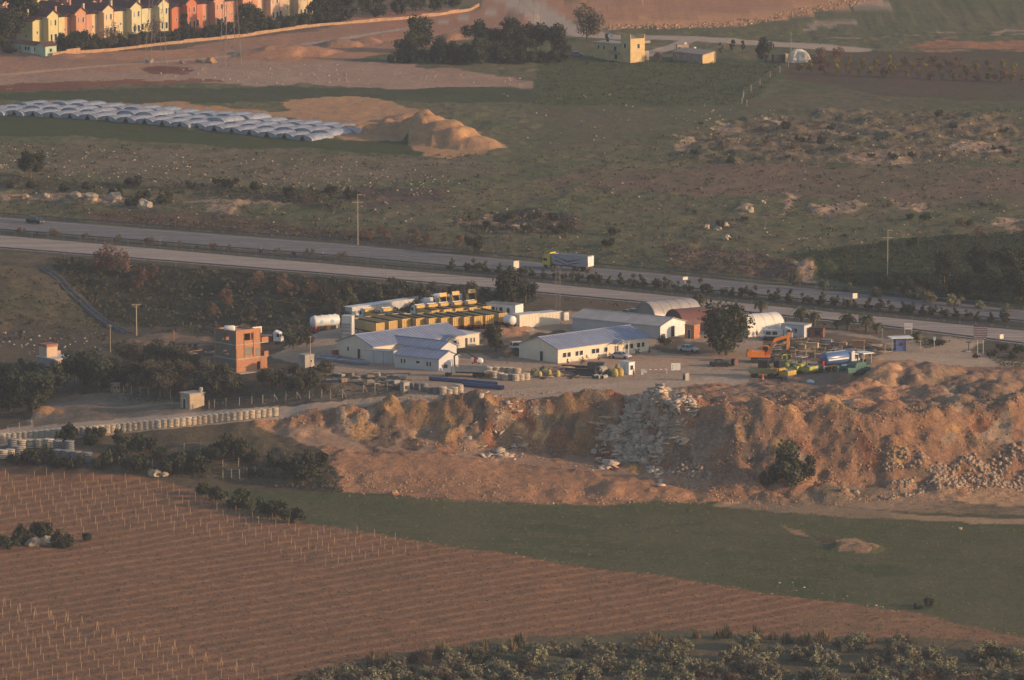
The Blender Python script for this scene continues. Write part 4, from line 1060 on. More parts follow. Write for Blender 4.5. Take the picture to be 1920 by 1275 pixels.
def person(label, p, rz, top, trousers, lean=0.0, group=None):
    t = thing("person", label, "person", p, rz, group)
    skin = M("skin", (.38, .22, .15), rough=.6, var=.05); hair = M("dark_hair", (.02, .015, .012), rough=.7)
    def skel(name, pts, edges, mat, root):
        me = bpy.data.meshes.new(name); me.from_pydata([q[:3] for q in pts], edges, []); me.materials.append(mat)
        o = link_mesh(name, me, t)
        md = o.modifiers.new("skin", 'SKIN')
        for i, q in enumerate(pts):
            o.data.skin_vertices[0].data[i].radius = (q[3], q[3] if len(q) < 5 else q[4]); o.data.skin_vertices[0].data[i].use_root = (i == root)
        s = o.modifiers.new("sub", 'SUBSURF'); s.levels = 1; s.render_levels = 2
        return o
    L = lambda z: lean * max(0, z - .9)
    P = [(0, 0, .95, .12, .15), (L(1.2), 0, 1.2, .11, .15), (L(1.42), 0, 1.42, .10, .16), (L(1.52), 0, 1.52, .055), (L(1.6) + .02, 0, 1.62, .085, .075), (L(1.7) + .01, 0, 1.73, .075, .065)]
    E = [(0, 1), (1, 2), (2, 3), (3, 4), (4, 5)]
    for s in (-1, 1):
        n = len(P)
        P += [(0, s * .10, .88, .085), (.03 + .05 * s, s * .12, .48, .058), (-.02 + .08 * s, s * .13, .09, .042), (.14 + .08 * s, s * .14, .035, .035)]
        E += [(0, n), (n, n + 1), (n + 1, n + 2), (n + 2, n + 3)]
        n = len(P); k = L(1.2) + .18 * (lean > 0)
        P += [(L(1.42), s * .19, 1.42, .052), (L(1.2) + .02, s * .25, 1.14, .040), (k + .10, s * .24, .90, .030), (k + .13, s * .24, .84, .032)]
        E += [(2, n), (n, n + 1), (n + 1, n + 2), (n + 2, n + 3)]
        w_ = n + 3
        for j, (dx, dz) in enumerate(((-.03, -.07), (-.01, -.09), (.01, -.095), (.03, -.085), (.055, -.03))):
            q = len(P); b = P[w_]
            P += [(b[0] + dx, b[1], b[2] + dz * .5, .009), (b[0] + dx * 1.2, b[1] - s * .02, b[2] + dz, .008)]; E += [(w_, q), (q, q + 1)]
    skel("body", P, E, skin, 0)
    J = [(0, 0, .93, .135, .165), (L(1.2), 0, 1.2, .125, .165), (L(1.42), 0, 1.43, .115, .175)]; JE = [(0, 1), (1, 2)]
    for s in (-1, 1):
        n = len(J); J += [(L(1.42), s * .2, 1.42, .068), (L(1.2) + .02, s * .25, 1.14, .055), (L(1.2) + .18 * (lean > 0) + .08, s * .245, .94, .045)]; JE += [(2, n), (n, n + 1), (n + 1, n + 2)]
    skel("jacket", J, JE, top, 0)
    T = [(0, 0, .93, .13, .16)]; TE = []
    for s in (-1, 1):
        n = len(T); T += [(0, s * .10, .86, .1), (.03 + .05 * s, s * .12, .48, .075), (-.02 + .08 * s, s * .13, .12, .06)]; TE += [(0, n), (n, n + 1), (n + 1, n + 2)]
    skel("trousers", T, TE, trousers, 0)
    h = MB(); h.lathe([(.088, -.02), (.095, .04), (.07, .09), (.02, .105)], 10, 'z', (L(1.7) - .005, 0, 1.71)); h.build("hair", hair, t, smooth=True)
    return t

# ================================================================ the yard
# prefab office B
pB = G(1046, 682)
tB = gable("office_building", "cream prefab office with blue-grey gable roof and entrance porch, white car parked at its wall", pB, R(43), 26.3, 11.8, 3.0, 1.9, m_cream, m_roof,
  wins=[("y0", x, 1.15, w_, .95) for x, w_ in ((1.4, .95), (2.7, .95), (5.0, .85), (6.2, .95), (9.7, .95), (10.9, .95), (13.3, .95), (19.5, .9), (20.8, .9), (22.8, .95), (24.2, .8))],
  doors=[("y0", 16.3, 1.0, 2.1), ("x0", 6.4, .95, 2.1)])
mp = MB(); mt_ = Matrix.Translation((15.0, 0, 0)) @ Matrix.Rotation(math.pi / 2, 4, 'Z') 
mp.prism([(14.8, 2.75), (16.8, 3.35), (18.8, 2.75), (18.8, 2.85), (16.8, 3.47), (14.8, 2.85)], -2.0, .35); mp.build("porch_roof", m_roof, tB)
for x in (14.95, 18.55): part("porch_post", m_white, tB, (x, x + .1, -1.9, -1.8, 0, 2.76))
part("air_conditioner", m_white, tB, (8.2, 8.9, -.32, -.06, .5, 1.05)); part("air_conditioner", m_white, tB, (21.9, 22.5, -.32, -.06, .6, 1.15))
part("foundation", m_concrete, tB, (-.2, 26.5, -.2, 12.0, -.6, .1))
# prefab office A with its flat wing
pA = G(700, 677)
tA = gable("office_building", "long cream prefab hall with blue-grey gable roof, in front of the yellow trailers", pA, R(43), 26, 11.5, 3.0, 1.9, m_cream, m_roof,
  wins=[("y0", x, 1.3, .9, .8) for x in (17.5, 20.2, 22.6)] + [("x0", 3.4, 1.3, .5, .9)], doors=[("x0", 6.6, .9, 2.1)])
m = MB(); m.box(26.02, 31.0, 1.0, 8.6, -.5, 2.75); wg = m.build("wing", m_cream, tA)
part("wing_roof", m_greypanel, wg, (25.9, 31.2, .8, 8.8, 2.752, 2.9))
fr_ = Matrix.Translation((0, 1.0, 0)); door(tA, fr_, 26.6, 1.0, 2.1); window(tA, fr_, 28.4, 1.0, .4, 1.0); window(tA, fr_, 29.3, 1.0, .4, 1.0)
m = MB(); m.prism([(19.0, 2.7), (20.5, 3.25), (22.0, 2.7), (22.0, 2.8), (20.5, 3.36), (19.0, 2.8)], -1.6, .3); m.build("porch_roof", m_roof, tA)
part("foundation", m_concrete, tA, (-.2, 26.2, -.2, 11.7, -.6, .08))
# two small gabled annexes in front
t = gable("prefab_annex", "small grey gabled annex between the long hall and the nearest annex", G(722, 668), R(-36), 14.5, 5.6, 2.9, 1.1, m_greypanel, m_roof, wins=[("x1", 2.0, 1.2, .5, .8)])
t = gable("prefab_annex", "nearest small grey annex with sunlit gable, crane truck parked before it", G(740, 689), R(-36), 11.4, 6.8, 2.7, 1.25, m_greypanel, m_roof,
  wins=[("y0", 1.6, 1.1, .45, .9), ("y0", 2.4, 1.1, .45, .9), ("y0", 5.6, 1.4, .9, .5), ("y0", 8.2, 1.0, .5, 1.0), ("y0", 9.0, 1.0, .5, 1.0)])
t = box_cabin("container", "grey flat-roofed container with seams, left of the nearest annex", G(684, 681), R(-20), 6.2, 2.6, 2.7, m_greypanel, m_galv, cat="container", ribs=5)
part("seam", m_dark, t, (2.0, 2.06, -.03, .02, 0, 2.6)); part("seam", m_dark, t, (4.1, 4.16, -.03, .02, 0, 2.6))
# warehouse C
tC = gable("warehouse", "long white-gabled metal warehouse between the office and the highway", G(1073, 619), R(-36), 23, 9.4, 2.75, 1.25, M("warehouse_grey", (.42, .42, .44), var=.07, scale=.4), M("pale_metal_roof", (.36, .35, .35), rough=.5, var=.12, scale=.4), doors=[("x1", 4.0, 1.2, 2.3)])
part("gable_cladding", m_white, tC, (23.003, 23.03, .02, 9.38, -.2, 2.75)); 
m = MB(); m.add([(23.03, .02, 2.75), (23.03, 9.38, 2.75), (23.03, 4.7, 3.98), (23.0, .02, 2.75), (23.0, 9.38, 2.75), (23.0, 4.7, 3.98)], [(0, 1, 2), (3, 5, 4), (0, 2, 5, 3), (1, 4, 5, 2)]); m.build("gable_cladding", m_white, tC)
# orange block beside the warehouse gable
t = box_cabin("brick_shed", "orange hollow-brick shed against the warehouse gable", G(1284, 634), R(-36), 2.4, 2.2, 2.9, M("orange_block", (.48, .19, .09), var=.2, scale=2), m_wood)
door(t, Matrix(), .7, .8, 1.9, m_dark)
# arch halls
arch_hall("arch_hangar", "silver corrugated arch hangar behind the warehouse, end wall painted shade-grey", G(1229, 607), R(30), 12, 8.6, 4.2, M("silver_sheet", (.52, .46, .40), rough=.45, metal=.3, var=.12, scale=.4), M("end_shade_grey", (.22, .21, .20), var=.1), m_galv, 6)  # end wall's grey holds its shade in the colour
arch_hall("arch_hangar", "rusty red arch hangar between the silver one and the big tree", G(1282, 624), R(30), 11, 8.4, 4.6, M("rust_red_sheet", (.17, .075, .065), rough=.6, var=.15, scale=.5), M("dark_red_end", (.09, .05, .045), var=.2), None, 6, 2.6)
arch_hall("arch_hangar", "white canvas arch hangar right of the big tree", G(1403, 632), R(30), 9.5, 7.6, 4.3, M("white_canvas", (.78, .72, .62), rough=.7, var=.06, scale=.4), M("canvas_pale", (.5, .46, .4), var=.08), m_white, 5)
# containers and cabins at the back
t = box_cabin("site_cabin", "white site cabin with flat roof by the highway trees, behind the row of trailers", G(911, 591), R(-32), 7.6, 3.3, 2.7, m_white, m_galv, wins=[("y0", 1.5, .9, .8, 1.1), ("y0", 5.4, .9, .8, 1.1), ("y0", 2.7, .9, .3, 1.1)], doors=[("y0", 3.5, .85, 2.05)])
t = box_cabin("container", "cream container with grey end, left one of the pair by the lattice mast", G(974, 613), R(37), 5.4, 2.9, 2.5, m_cream, m_greypanel, cat="container", group="pair of cream containers", ribs=7)
t = box_cabin("container", "cream container right one of the pair, below the lattice mast", G(1011, 611), R(37), 5.6, 2.9, 2.6, m_cream, m_greypanel, cat="container", group="pair of cream containers", ribs=7)
t = box_cabin("equipment_cabinet", "small pale cabinet left of the two beside the lattice mast", G(1047, 601), R(37), 1.0, .9, 1.9, m_cream, m_galv, cat="cabinet"); door(t, Matrix(), .2, .6, 1.5, m_greypanel)
t = box_cabin("equipment_cabinet", "small pale cabinet standing at the warehouse corner", G(1058, 601), R(37), 1.3, .9, 1.7, m_cream, m_galv, cat="cabinet"); door(t, Matrix(), .3, .7, 1.3, m_greypanel)
t = box_cabin("site_cabin", "grey site cabin with one sunlit end right of the white arch hangar", G(1464, 630), R(-30), 5.6, 3.4, 2.6, m_greypanel, m_galv, wins=[("y0", 1.0, 1.0, .7, .9), ("y0", 3.2, 1.0, .8, .9)])
t = box_cabin("tool_container", "rusty brown open container with a red lamp, right of the grey site cabin", G(1519, 632), R(-15), 2.8, 2.0, 1.9, M("rust_brown", (.22, .10, .07), var=.25), m_dark, cat="container")
part("open_side", m_dark, t, (1.0, 2.5, -.02, .02, .4, 1.5)); part("red_lamp", M("red_reflector", (.8, .08, .06), rough=.3), t, (2.3, 2.5, -.14, -.03, .9, 1.1))
# long low shed behind the dump trucks
t = box_cabin("long_shed", "long low white shed with pale roof running behind the yellow trucks", G(660, 594), R(46), 33, 2.2, 2.0, m_greypanel, m_white, cat="shed", ribs=14, over=.25)
# grey bin
pbn = G(640, 635)
t = thing("grey_bin", "tall grey steel bin with louvred shelves between white tank and long hall", "bin", pbn, R(-15))
part("shell", m_greypanel, t, (0, 2.3, 0, .12, .2, 4.9), (0, .12, 0, 2.2, .2, 4.9), (2.18, 2.3, 0, 2.2, .2, 4.9), (0, 2.3, 2.08, 2.2, .2, 4.9), (0, 2.3, 0, 2.2, 4.85, 4.95))
for z in (.8, 1.6, 2.3, 3.0): part("shelf", m_galv, t, (.1, 2.2, -.25, 0, z, z + .35))
part("foot", m_dark, t, (0, .2, 0, .2, -.2, .2), (2.1, 2.3, 0, .2, -.2, .2), (0, .2, 2.0, 2.2, -.2, .2), (2.1, 2.3, 2.0, 2.2, -.2, .2))
# white tank on its stand
t = thing("storage_tank", "white cylindrical tank with red and orange stand, left of the grey bin", "tank", G(586, 622), R(33))
m = MB(); m.lathe([(.1, -.35), (.8, -.2), (1.15, 0), (1.25, .25), (1.25, 6.0), (1.15, 6.3), (.8, 6.5), (.1, 6.6)], 24, 'x', (0, 0, 2.15)); tk = m.build("tank", m_white, t, smooth=True)
pb = M("pale_blue_mark", (.36, .52, .62))
for x in (1.6, 4.2):
    k = MB()
    pts = [(x + .5 * math.cos(a), 2.15 + .42 * math.sin(a)) for a in np.linspace(0, 2 * math.pi, 12, endpoint=False)]
    vv = []
    for px_, pz_ in pts: vv.append((px_, -math.sqrt(max(0, 1.262 ** 2 - (pz_ - 2.15) ** 2)), pz_))
    vv.append((x, -1.265, 2.15)); k.add(vv, [(i, (i + 1) % 12, 12) for i in range(12)]); k.build("emblem", pb, tk)
m = MB()
for x in (.6, 2.4, 4.4, 5.6): m.tube((x, -.35, 3.4), (x, .35, 3.4), .14, 6)
m.build("hatch", m_white, tk)
rd = paint("frame_red", (.35, .05, .04)); og_ = paint("frame_orange", (.6, .24, .07))
part("saddle", rd, t, (.1, .5, -1.1, 1.1, 0, 1.2), (.9, 1.2, -1.1, 1.1, .3, 1.0)); part("saddle", og_, t, (3.0, 3.9, -1.1, 1.1, 0, 1.15)); part("saddle", m_galv, t, (5.3, 5.8, -1.1, 1.1, 0, 1.15))
part("ladder", m_galv, t, (6.62, 6.68, -.3, -.24, .2, 3.4), (6.62, 6.68, .24, .3, .2, 3.4), *[(6.62, 6.68, -.3, .3, z, z + .05) for z in np.arange(.5, 3.3, .4)])
# yellow tipper trailers in a row (rear doors toward the yard)
TR = [(943, 613), (918, 617), (897, 619), (878, 620), (857, 621), (835, 622), (812, 623), (788, 623), (762, 624), (737, 628), (713, 632)]
LBL = ["yellow tipper trailer at the right end of the row, beside the cream containers", "yellow tipper trailer second from the right end of the row", "yellow tipper trailer third from the right end of the row", "yellow tipper trailer fourth from the right, half behind the hall's wing",
       "yellow tipper trailer fifth from the right, behind the hall's roof end"] + ["yellow tipper trailer in the row mostly hidden behind the long hall roof"] * 6
for (x, y), lb in zip(TR, LBL): tipper_trailer(lb, G(x, y), R(126), "yellow tipper trailers in a row")
# dump trucks behind them
for x, y, l in ((797, 600, "lowered yellow dump truck with white cab, left end of its row"), (820, 598, "lowered yellow dump truck second from left in its row"), (842, 596, "lowered yellow dump truck third from left in its row"), (868, 594, "lowered yellow dump truck second from right in its row"), (893, 592, "lowered yellow dump truck at the right end, nearest the white cabin"),
                (735, 606, "lowered yellow dump truck behind the dark tractor"), (700, 607, "lowered yellow dump truck beside the lumber heap")):
    dump_truck(l, G(x, y), R(126), 0, "dump trucks parked behind the trailers")
for x, y, l in ((814, 588, "dump truck with raised yellow body, left one of three"), (838, 585, "dump truck with raised yellow body, middle one of three"), (868, 581, "dump truck with highest raised yellow body, right one of three")):
    dump_truck(l, G(x, y), R(126), R(66), "dump trucks with raised bodies", m_cabw)
t = thing("tank_trailer", "white tank with a round sunlit end beside the last yellow trailer", "tank", G(963, 614), R(126))
m = MB(); m.lathe([(.1, -.1), (.7, 0), (.95, .25), (.95, 2.6), (.6, 2.9), (.1, 2.95)], 20, 'x', (0, 0, 1.5)); m.build("tank", m_white, t, smooth=True)
part("chassis", m_dark, t, (.2, 2.9, -.4, .4, .4, .65))
for x in (.7, 1.8):
    for s in (-1, 1): wheel(t, x, s * .8, .42, .3)
# dark tractor
t = thing("tractor", "dark green tractor with tall cab amid the yellow trucks", "tractor", G(730, 612), R(-40)); dg = paint("tractor_green", (.03, .05, .045))
m = MB(); m.prism([(-1.2, .9), (1.9, .9), (1.9, 1.7), (.3, 1.8), (-1.2, 1.6)], -.45, .45); m.build("body", dg, t)
c = MB()
for x in (-1.1, .25):
    for y in (-.75, .68): c.box(x, x + .07, y, y + .07, 1.6, 3.0)
c.box(-1.25, .45, -.85, .85, 3.0, 3.15); c.build("cab_frame", dg, t); g = MB(); g.box(-1.05, .27, -.7, .68, 1.7, 2.95); g.build("cab_windows", m_glass, t)
for s in (-1, 1): wheel(t, -.7, s * .85, .85, .45); wheel(t, 1.4, s * .75, .5, .3)
# lumber
def lumber(p, rz, label, L=4.0, n=14, seed=1, mat=m_wood):
    t = thing("lumber_heap", label, "lumber", p, rz); rg = random.Random(seed)
    for i in range(n):
        y = rg.uniform(-.9, .9); z = .08 + .16 * (i % 5) + .02 * rg.random(); a = rg.uniform(-.12, .12)
        m = MB(); m.box(-L / 2 * rg.uniform(.7, 1), L / 2 * rg.uniform(.7, 1), -.1, .1, -.04, .06, Matrix.Translation((0, y, z)) @ Matrix.Rotation(a, 4, 'Z')); m.build("plank", mat, t)
    return t
m_pale = M("fresh_timber", (.55, .40, .24), rough=.8, var=.15)
lumber(G(676, 601), R(20), "pale timber heap stacked by the grey bin", 5, 18, 2, m_pale)
# cars
car("pale silver saloon car crossing the yard in front of the big tree", sink(G(1291, 659), 0), R(-30), paint("silver", (.50, .50, .52), .3))
car("pale silver saloon parked beside the office porch", G(1164, 672), R(-28), paint("silver", (.5, .5, .52)))
car("black saloon car standing on the site road near the reels", G(1350, 687), R(0), paint("black", (.02, .022, .025), .25))
car("grey estate car parked behind the warehouse, near the silver hangar", G(1197, 594), R(-22), paint("car_grey", (.33, .35, .38)), "suv")
car("dark red car half hidden beside the silver hangar", G(1222, 596), R(-25), paint("dark_red", (.08, .03, .03)))
car("dark car left of the grey estate behind the warehouse", G(1180, 593), R(-20), paint("black", (.02, .022, .025)))
car("white hatchback nosed in behind the cream office gable", G(975, 656), R(15), paint("white", (.62, .63, .66)), "suv")
car("dark blue car parked at the cream office gable", G(966, 667), R(20), paint("dark_blue", (.03, .035, .06)), "suv")
car("dark green off-roader parked in the shade by the hall wing", G(944, 650), R(30), paint("dark_green", (.03, .04, .035)), "suv")
car("blue car parked in front of the tan house", G(1081, 106), R(-5), paint("blue", (.10, .16, .30)))
car("dark car driving on the far carriageway at left", G(66, 419), R(-34), paint("black", (.02, .022, .025)), "suv")
t = semi_truck("yellow lorry with pale grey tipper trailer on the far carriageway", G(1061, 505), R(180 - 36)); t.location.z = .06; t.scale = (1, 1, .92)
bpy.context.view_layer.update()
# plant on the right
ex = excavator("orange excavator with raised boom beside the debris yard", G(1430, 679), R(-4)); ex.scale = (1.12, 1.12, 1.12)
t = tyre_roller("dull olive pneumatic roller at the left end of the roller row", G(1432, 708), R(-12), paint("olive_body", (.20, .19, .09), .5)); t.scale = (1.2, 1.2, 1.2)
t = road_roller("orange and yellow drum roller with dark cab, second in the roller row", G(1464, 707), R(-42), paint("orange_yellow", (.55, .36, .06))); t.scale = (1.2, 1.2, 1.2)
t = road_roller("lime yellow roller with open roll bar, between orange roller and canopy roller", G(1478, 698), R(-35), paint("lime_yellow", (.45, .45, .07)), "bar"); t.scale = (1.2, 1.2, 1.2)
t = road_roller("lime roller with pale canopy and black drum, right end of the roller row", G(1504, 699), R(-40), paint("lime_yellow", (.45, .45, .07)), "canopy"); t.scale = (1.2, 1.2, 1.2)
t = bitumen_tanker("blue tanker truck with white band beside the rollers", G(1572, 694), R(38)); t.scale = (1.2, 1.2, 1.2)
t = paver("dark green asphalt paver with white canopy next to the earth heap", G(1608, 701), R(215)); t.scale = (1.2, 1.2, 1.2)
t = thing("generator", "dark green generator box between roller and blue tanker", "generator", G(1529, 699), R(20)); part("housing", paint("tractor_green", (.03, .05, .045)), t, (-1.3, 1.3, -.8, .8, .4, 2.0)); part("skid", m_dark, t, (-1.4, 1.4, -.9, .9, 0, .4)); part("exhaust", m_dark, t, (.8, .9, .2, .3, 2.0, 2.6)); part("grille", m_galv, t, (-.9, .4, -.83, -.79, .8, 1.6))
# crane truck, small red truck, lowbed
crane_truck("grey crane truck with black folding crane, between annex and slab stacks", G(866, 706), R(180 - 12))
t = thing("concrete_mixer_tank", "white drum with a red band resting on the slab stacks", "drum", G(893, 690) + Vector((0, 0, 1.0)), R(-18))
m = MB(); m.lathe([(.1, -1.1), (.55, -1.0), (.6, -.6), (.6, 1.1), (.4, 1.4), (.1, 1.45)], 16, 'x', (0, 0, .6)); k_ = m.build("drum", m_white, t, smooth=True)
m = MB(); m.lathe([(.605, -.4), (.615, -.35), (.615, .25), (.605, .3)], 16, 'x', (0, 0, .6)); m.build("red_band", paint("band_red", (.55, .05, .05)), k_)
part("cradle", m_dark, t, (-.8, -.6, -.5, .5, -.1, .2), (.6, .8, -.5, .5, -.1, .2))
t = thing("small_lorry", "white-cabbed lorry with dark red bed behind the brick building", "lorry", G(505, 645), R(-15)); part("chassis", m_dark, t, (-3, 3, -.4, .4, .6, .9)); tractor_cab(t, 1.2, m_cabw, 2.4, 2.1, .8, 1.7); part("bed", paint("bed_red", (.16, .04, .04)), t, (-3.1, 1.0, -1.05, 1.05, .95, 1.9)); part("windshield_panel", m_galv, t, (.95, 1.05, -1, 1, 1.9, 2.5))
for x in (-2, 2):
    for s in (-1, 1): wheel(t, x, s * .85, .45, .3)
lowbed("rusty lowbed trailer with two upright loading ramps behind the brick building", G(375, 651), R(2))

# ---------------------------------------------------------------- brick building and small houses on the left
m_shut = M("dull_shutter", (.22, .19, .16), var=.15)
m_brick = M("hollow_brick", (.46, .215, .115), rough=.9, var=.22, scale=3.0, bump=.4, bscale=9)
p = G(443, 703)
t = thing("brick_building", "unfinished three storey hollow-brick building with open window holes", "building", p, R(40))
Lb, Wb = 6.5, 7.4
sk = MB()
# walls with real openings, storey by storey
def holed(m, mt, Lw, z0, z1, holes, th=.25):
    xs = sorted(set([0, Lw] + [h[0] for h in holes] + [h[1] for h in holes])); zs = sorted(set([z0, z1] + [h[2] for h in holes] + [h[3] for h in holes]))
    for i in range(len(xs) - 1):
        for j in range(len(zs) - 1):
            cx, cz = (xs[i] + xs[i + 1]) / 2, (zs[j] + zs[j + 1]) / 2
            if any(h[0] < cx < h[1] and h[2] < cz < h[3] for h in holes): continue
            m.box(xs[i], xs[i + 1], 0, th, zs[j], zs[j + 1], mt)
fr = wall_frames(Lb, Wb)
H3 = [(.5, 3.1), (3.3, 6.1), (6.3, 9.3)]
holed(sk, fr['y0'], Lb, .5, 9.3, [(2.2, 4.4, 7.0, 8.5), (2.3, 4.4, 3.9, 5.5), (5.5, 6.3, .6, 2.3)])
sw = MB(); holed(sw, fr['x0'], Wb, .5, 9.0, [(2.8, 5.0, 6.9, 8.4), (2.7, 4.9, 3.9, 5.3)]); sw.v = [(x, min(max(y, .252), Wb - .252), z) for x, y, z in sw.v]; sw.build('wall', M('grey_brown_wall', (.20, .165, .14), rough=.9, var=.2, scale=2.5), t, label='grey-brown side wall')  # side wall darker grey-brown than the other walls
holed(sk, fr['x1'], Wb, .5, 9.0, [(1.5, 3.3, 6.3, 8.6), (1.5, 3.0, 3.4, 5.6)])
holed(sk, fr['y1'], Lb, .5, 9.0, [(2, 4, 6.9, 8.4), (1, 5, 3.4, 5.6)])
wl = sk.build("wall", m_brick, t)
part("floor_slab", m_concrete, t, (-.04, Lb + 2.0, -.04, Wb + .04, 3.1, 3.3)); part("floor_slab", m_concrete, t, (-.04, Lb + 2.0, -.04, Wb + .04, 6.1, 6.3)); part("floor_slab", m_concrete, t, (.26, Lb - .26, .26, Wb - .26, 8.4, 8.6))
part("balcony_wall", m_brick, t, (Lb + .26, Lb + 2.0, -.03, .12, 6.3, 7.3), (Lb + 1.85, Lb + 2.0, .12, 4.5, 6.3, 7.3)); part("balcony_wall", m_brick, t, (Lb + .9, Lb + 2.0, -.03, .12, 3.3, 4.3), (Lb + 1.85, Lb + 2.0, .12, 4.5, 3.3, 4.3))
part("ground_floor_bay", m_brick, t, (Lb + .01, Lb + 1.9, .3, 5, .2, 3.1))
part("plinth", m_concrete, t, (-.2, Lb + .3, -.3, Wb, -1.2, .5)); part("shutter", m_shut, t, (2.35, 4.35, .1, .18, 3.92, 5.48)); part("shutter", m_shut, t, (5.2, 6.1, -.02, -.005, 3.5, 5.2)); part("back_panel", m_cream, t, (Lb + .2, Lb + 2.6, 3.0, 3.1, 7.7, 9.1))
for x in (2.05, 4.5): part("drainpipe", m_dark, t, (x, x + .06, -.08, -.005, 3.4, 8.6))
part("entrance_canopy", m_concrete, t, (-.4, 5.6, -1.8, -.3, .35, .5)); part("canopy_wall", m_cream, t, (2.2, 3.4, -1.5, -1.3, -1.2, .34), (4.0, 5.4, -1.5, -1.3, -1.2, .34))
part("roof_parapet", m_brick, t, (0, .25, .3, Wb - .3, 9.0, 9.15))
q = MB(); t2 = thing("water_tank", "white horizontal water tank on the roof of the brick building", "water tank", p + Matrix.Rotation(R(40), 3, 'Z') @ Vector((.9, 3.4, 8.62)), R(0))
q.lathe([(.05, -1.2), (.45, -1.1), (.6, -.9), (.6, .9), (.45, 1.1), (.05, 1.2)], 16, 'x', (0, 0, .75)); q.build("drum", m_white, t2, smooth=True); part("cradle", m_dark, t2, (-.8, -.6, -.5, .5, 0, .3), (.6, .8, -.5, .5, 0, .3))
# small house at left
p = G(104, 700)
t = thing("small_house", "small flat-roofed house with cream stair tower and rusty red cap, among dark trees", "house", p, R(40))
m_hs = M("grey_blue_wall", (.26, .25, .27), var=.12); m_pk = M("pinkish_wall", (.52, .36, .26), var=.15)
part("wall", m_hs, t, (0, 5.4, 0, 6.5, -.5, 2.9)); part("wall", m_pk, t, (0.01, 5.4, -.03, 0, -.5, 2.9), label="front wall painted a sunlit pinkish tone"); part("roof_slab", m_greypanel, t, (-.15, 5.6, -.2, 6.7, 2.9, 3.05))  # sunlit tone painted on the front only, the rest grey-blue
part("stair_tower", M("buff_render", (.55, .40, .28), var=.1), t, (.2, 3.0, 3.3, 6.2, 3.05, 5.2)); part("tower_cap", M("rust_roof", (.33, .13, .08)), t, (.1, 3.1, 3.2, 6.3, 5.2, 5.75)); part("parapet", m_pk, t, (3.2, 5.5, 5.6, 5.75, 3.05, 3.8))
window(t, Matrix(), 1.6, .9, 1.0, 1.1)
t = thing("concrete_shed", "small flat-roofed concrete pump shed beside the row of slab stacks", "shed", G(356, 768), R(40))
part("wall", M("tan_concrete", (.46, .36, .25), rough=.9, var=.15), t, (0, 3.7, 0, 3.2, -.3, 3.0)); part("roof_slab", m_concrete, t, (-.2, 3.9, -.2, 3.4, 3.0, 3.25)); dm = MB(); dm.lathe([(.4, 0), (.45, .1), (.45, .85), (.3, 1.0), (.05, 1.02)], 14, 'z', (3.2, .5, 3.25)); dm.build("roof_drum", m_concrete, t); door(t, wall_frames(3.7, 3.2)['x0'], 1.0, .9, 2.0)
t = box_cabin("hut", "tiny wooden hut with two dark openings at the foot of the dark trees", G(212, 737), R(25), 1.6, 1.4, 1.9, m_wood, m_galv); part("opening", m_dark, t, (.2, .6, -.02, .02, .9, 1.4), (.95, 1.35, -.02, .02, .9, 1.4))
t = box_cabin("block_kiosk", "pale concrete block kiosk by the fence gate, pole behind it", G(572, 690), R(40), 2.4, 2.2, 2.6, m_concrete, m_concrete, wins=[("y0", 1.2, 1.0, .6, .6)])
t = box_cabin("block_pillar", "squat block pump house beside the left slab stacks of the yard", G(757, 735), R(38), 1.5, 1.2, 1.9, m_concrete, m_concrete); part("hatch", m_dark, t, (.3, .9, -.03, .01, .5, 1.2))
t = box_cabin("concrete_block", "upright pale concrete block at the road edge above the rubble", G(1285, 714), R(40), 1.05, .8, 1.35, m_concrete, m_concrete, over=0); part("side_plate", m_dark, t, (-.02, -.005, .1, .7, .2, 1.1))
# guard cabin, barrier, signs
t = box_cabin("guard_cabin", "white guard cabin at the barrier, yellow sacks beside it", G(1179, 703), R(43), 1.7, 2.6, 2.5, m_white, m_greypanel, wins=[("y0", .4, 1.0, .8, .9)]); door(t, wall_frames(1.7, 2.6)['x0'], .9, .8, 2.0, m_greypanel)
t = thing("boom_barrier", "red and white boom barrier at the yard entrance", "barrier", G(1204, 702), R(8)); part("post", m_white, t, (-.2, .2, -.2, .2, 0, 1.1)); part("boom", m_white, t, (.2, 5.2, -.05, .05, .92, 1.04), (5.1, 5.2, -.05, .05, 0, 1.0))
for i in range(4): part("red_stripe", paint("band_red", (.55, .05, .05)), t, (.9 + i * 1.1, 1.4 + i * 1.1, -.06, .06, .91, 1.05))
t = thing("small_sign", "small white board hung on the boom barrier", "sign", G(1208, 704), R(-8)); part("board", m_white, t, (-.55, .55, -.04, .04, .55, 1.25)); part("post", m_galv, t, (-.04, .04, .05, .1, 0, 1.2)); part("red_edge", paint("band_red", (.55, .05, .05)), t, (.2, .55, -.05, -.042, 1.1, 1.25))
def writing(parent, mat, x0, x1, z0, z1, rows, seed, y=-.052, h=.5):
    """rows of small strokes, as the unreadable lettering of a distant board"""
    rg = random.Random(seed); m = MB(); dz = (z1 - z0) / rows
    for r_ in range(rows):
        x = x0; z = z1 - (r_ + 1) * dz + dz * (1 - h) / 2
        while x < x1 - .05:
            wd = rg.uniform(.06, .22) * (x1 - x0) * .5
            m.box(x, min(x + wd, x1), y, y + .006, z, z + dz * h); x += wd + rg.uniform(.02, .06) * (x1 - x0)
    return m.build("lettering", mat, parent)
t = thing("notice_board", "white notice board on two posts right of the boom barrier", "sign", G(1267, 699), R(8)); part("board", m_white, t, (-.95, .95, -.05, .05, .55, 2.0)); part("post", m_galv, t, (-.8, -.72, .05, .12, 0, 1.9)); part("post", m_galv, t, (.72, .8, .05, .12, 0, 1.9))
part("mark", m_glass, t, (-.8, -.6, -.056, -.05, 1.4, 1.6), (-.8, -.6, -.056, -.05, .9, 1.1)); writing(t, m_greypanel, -.4, .8, .7, 1.8, 5, 3)
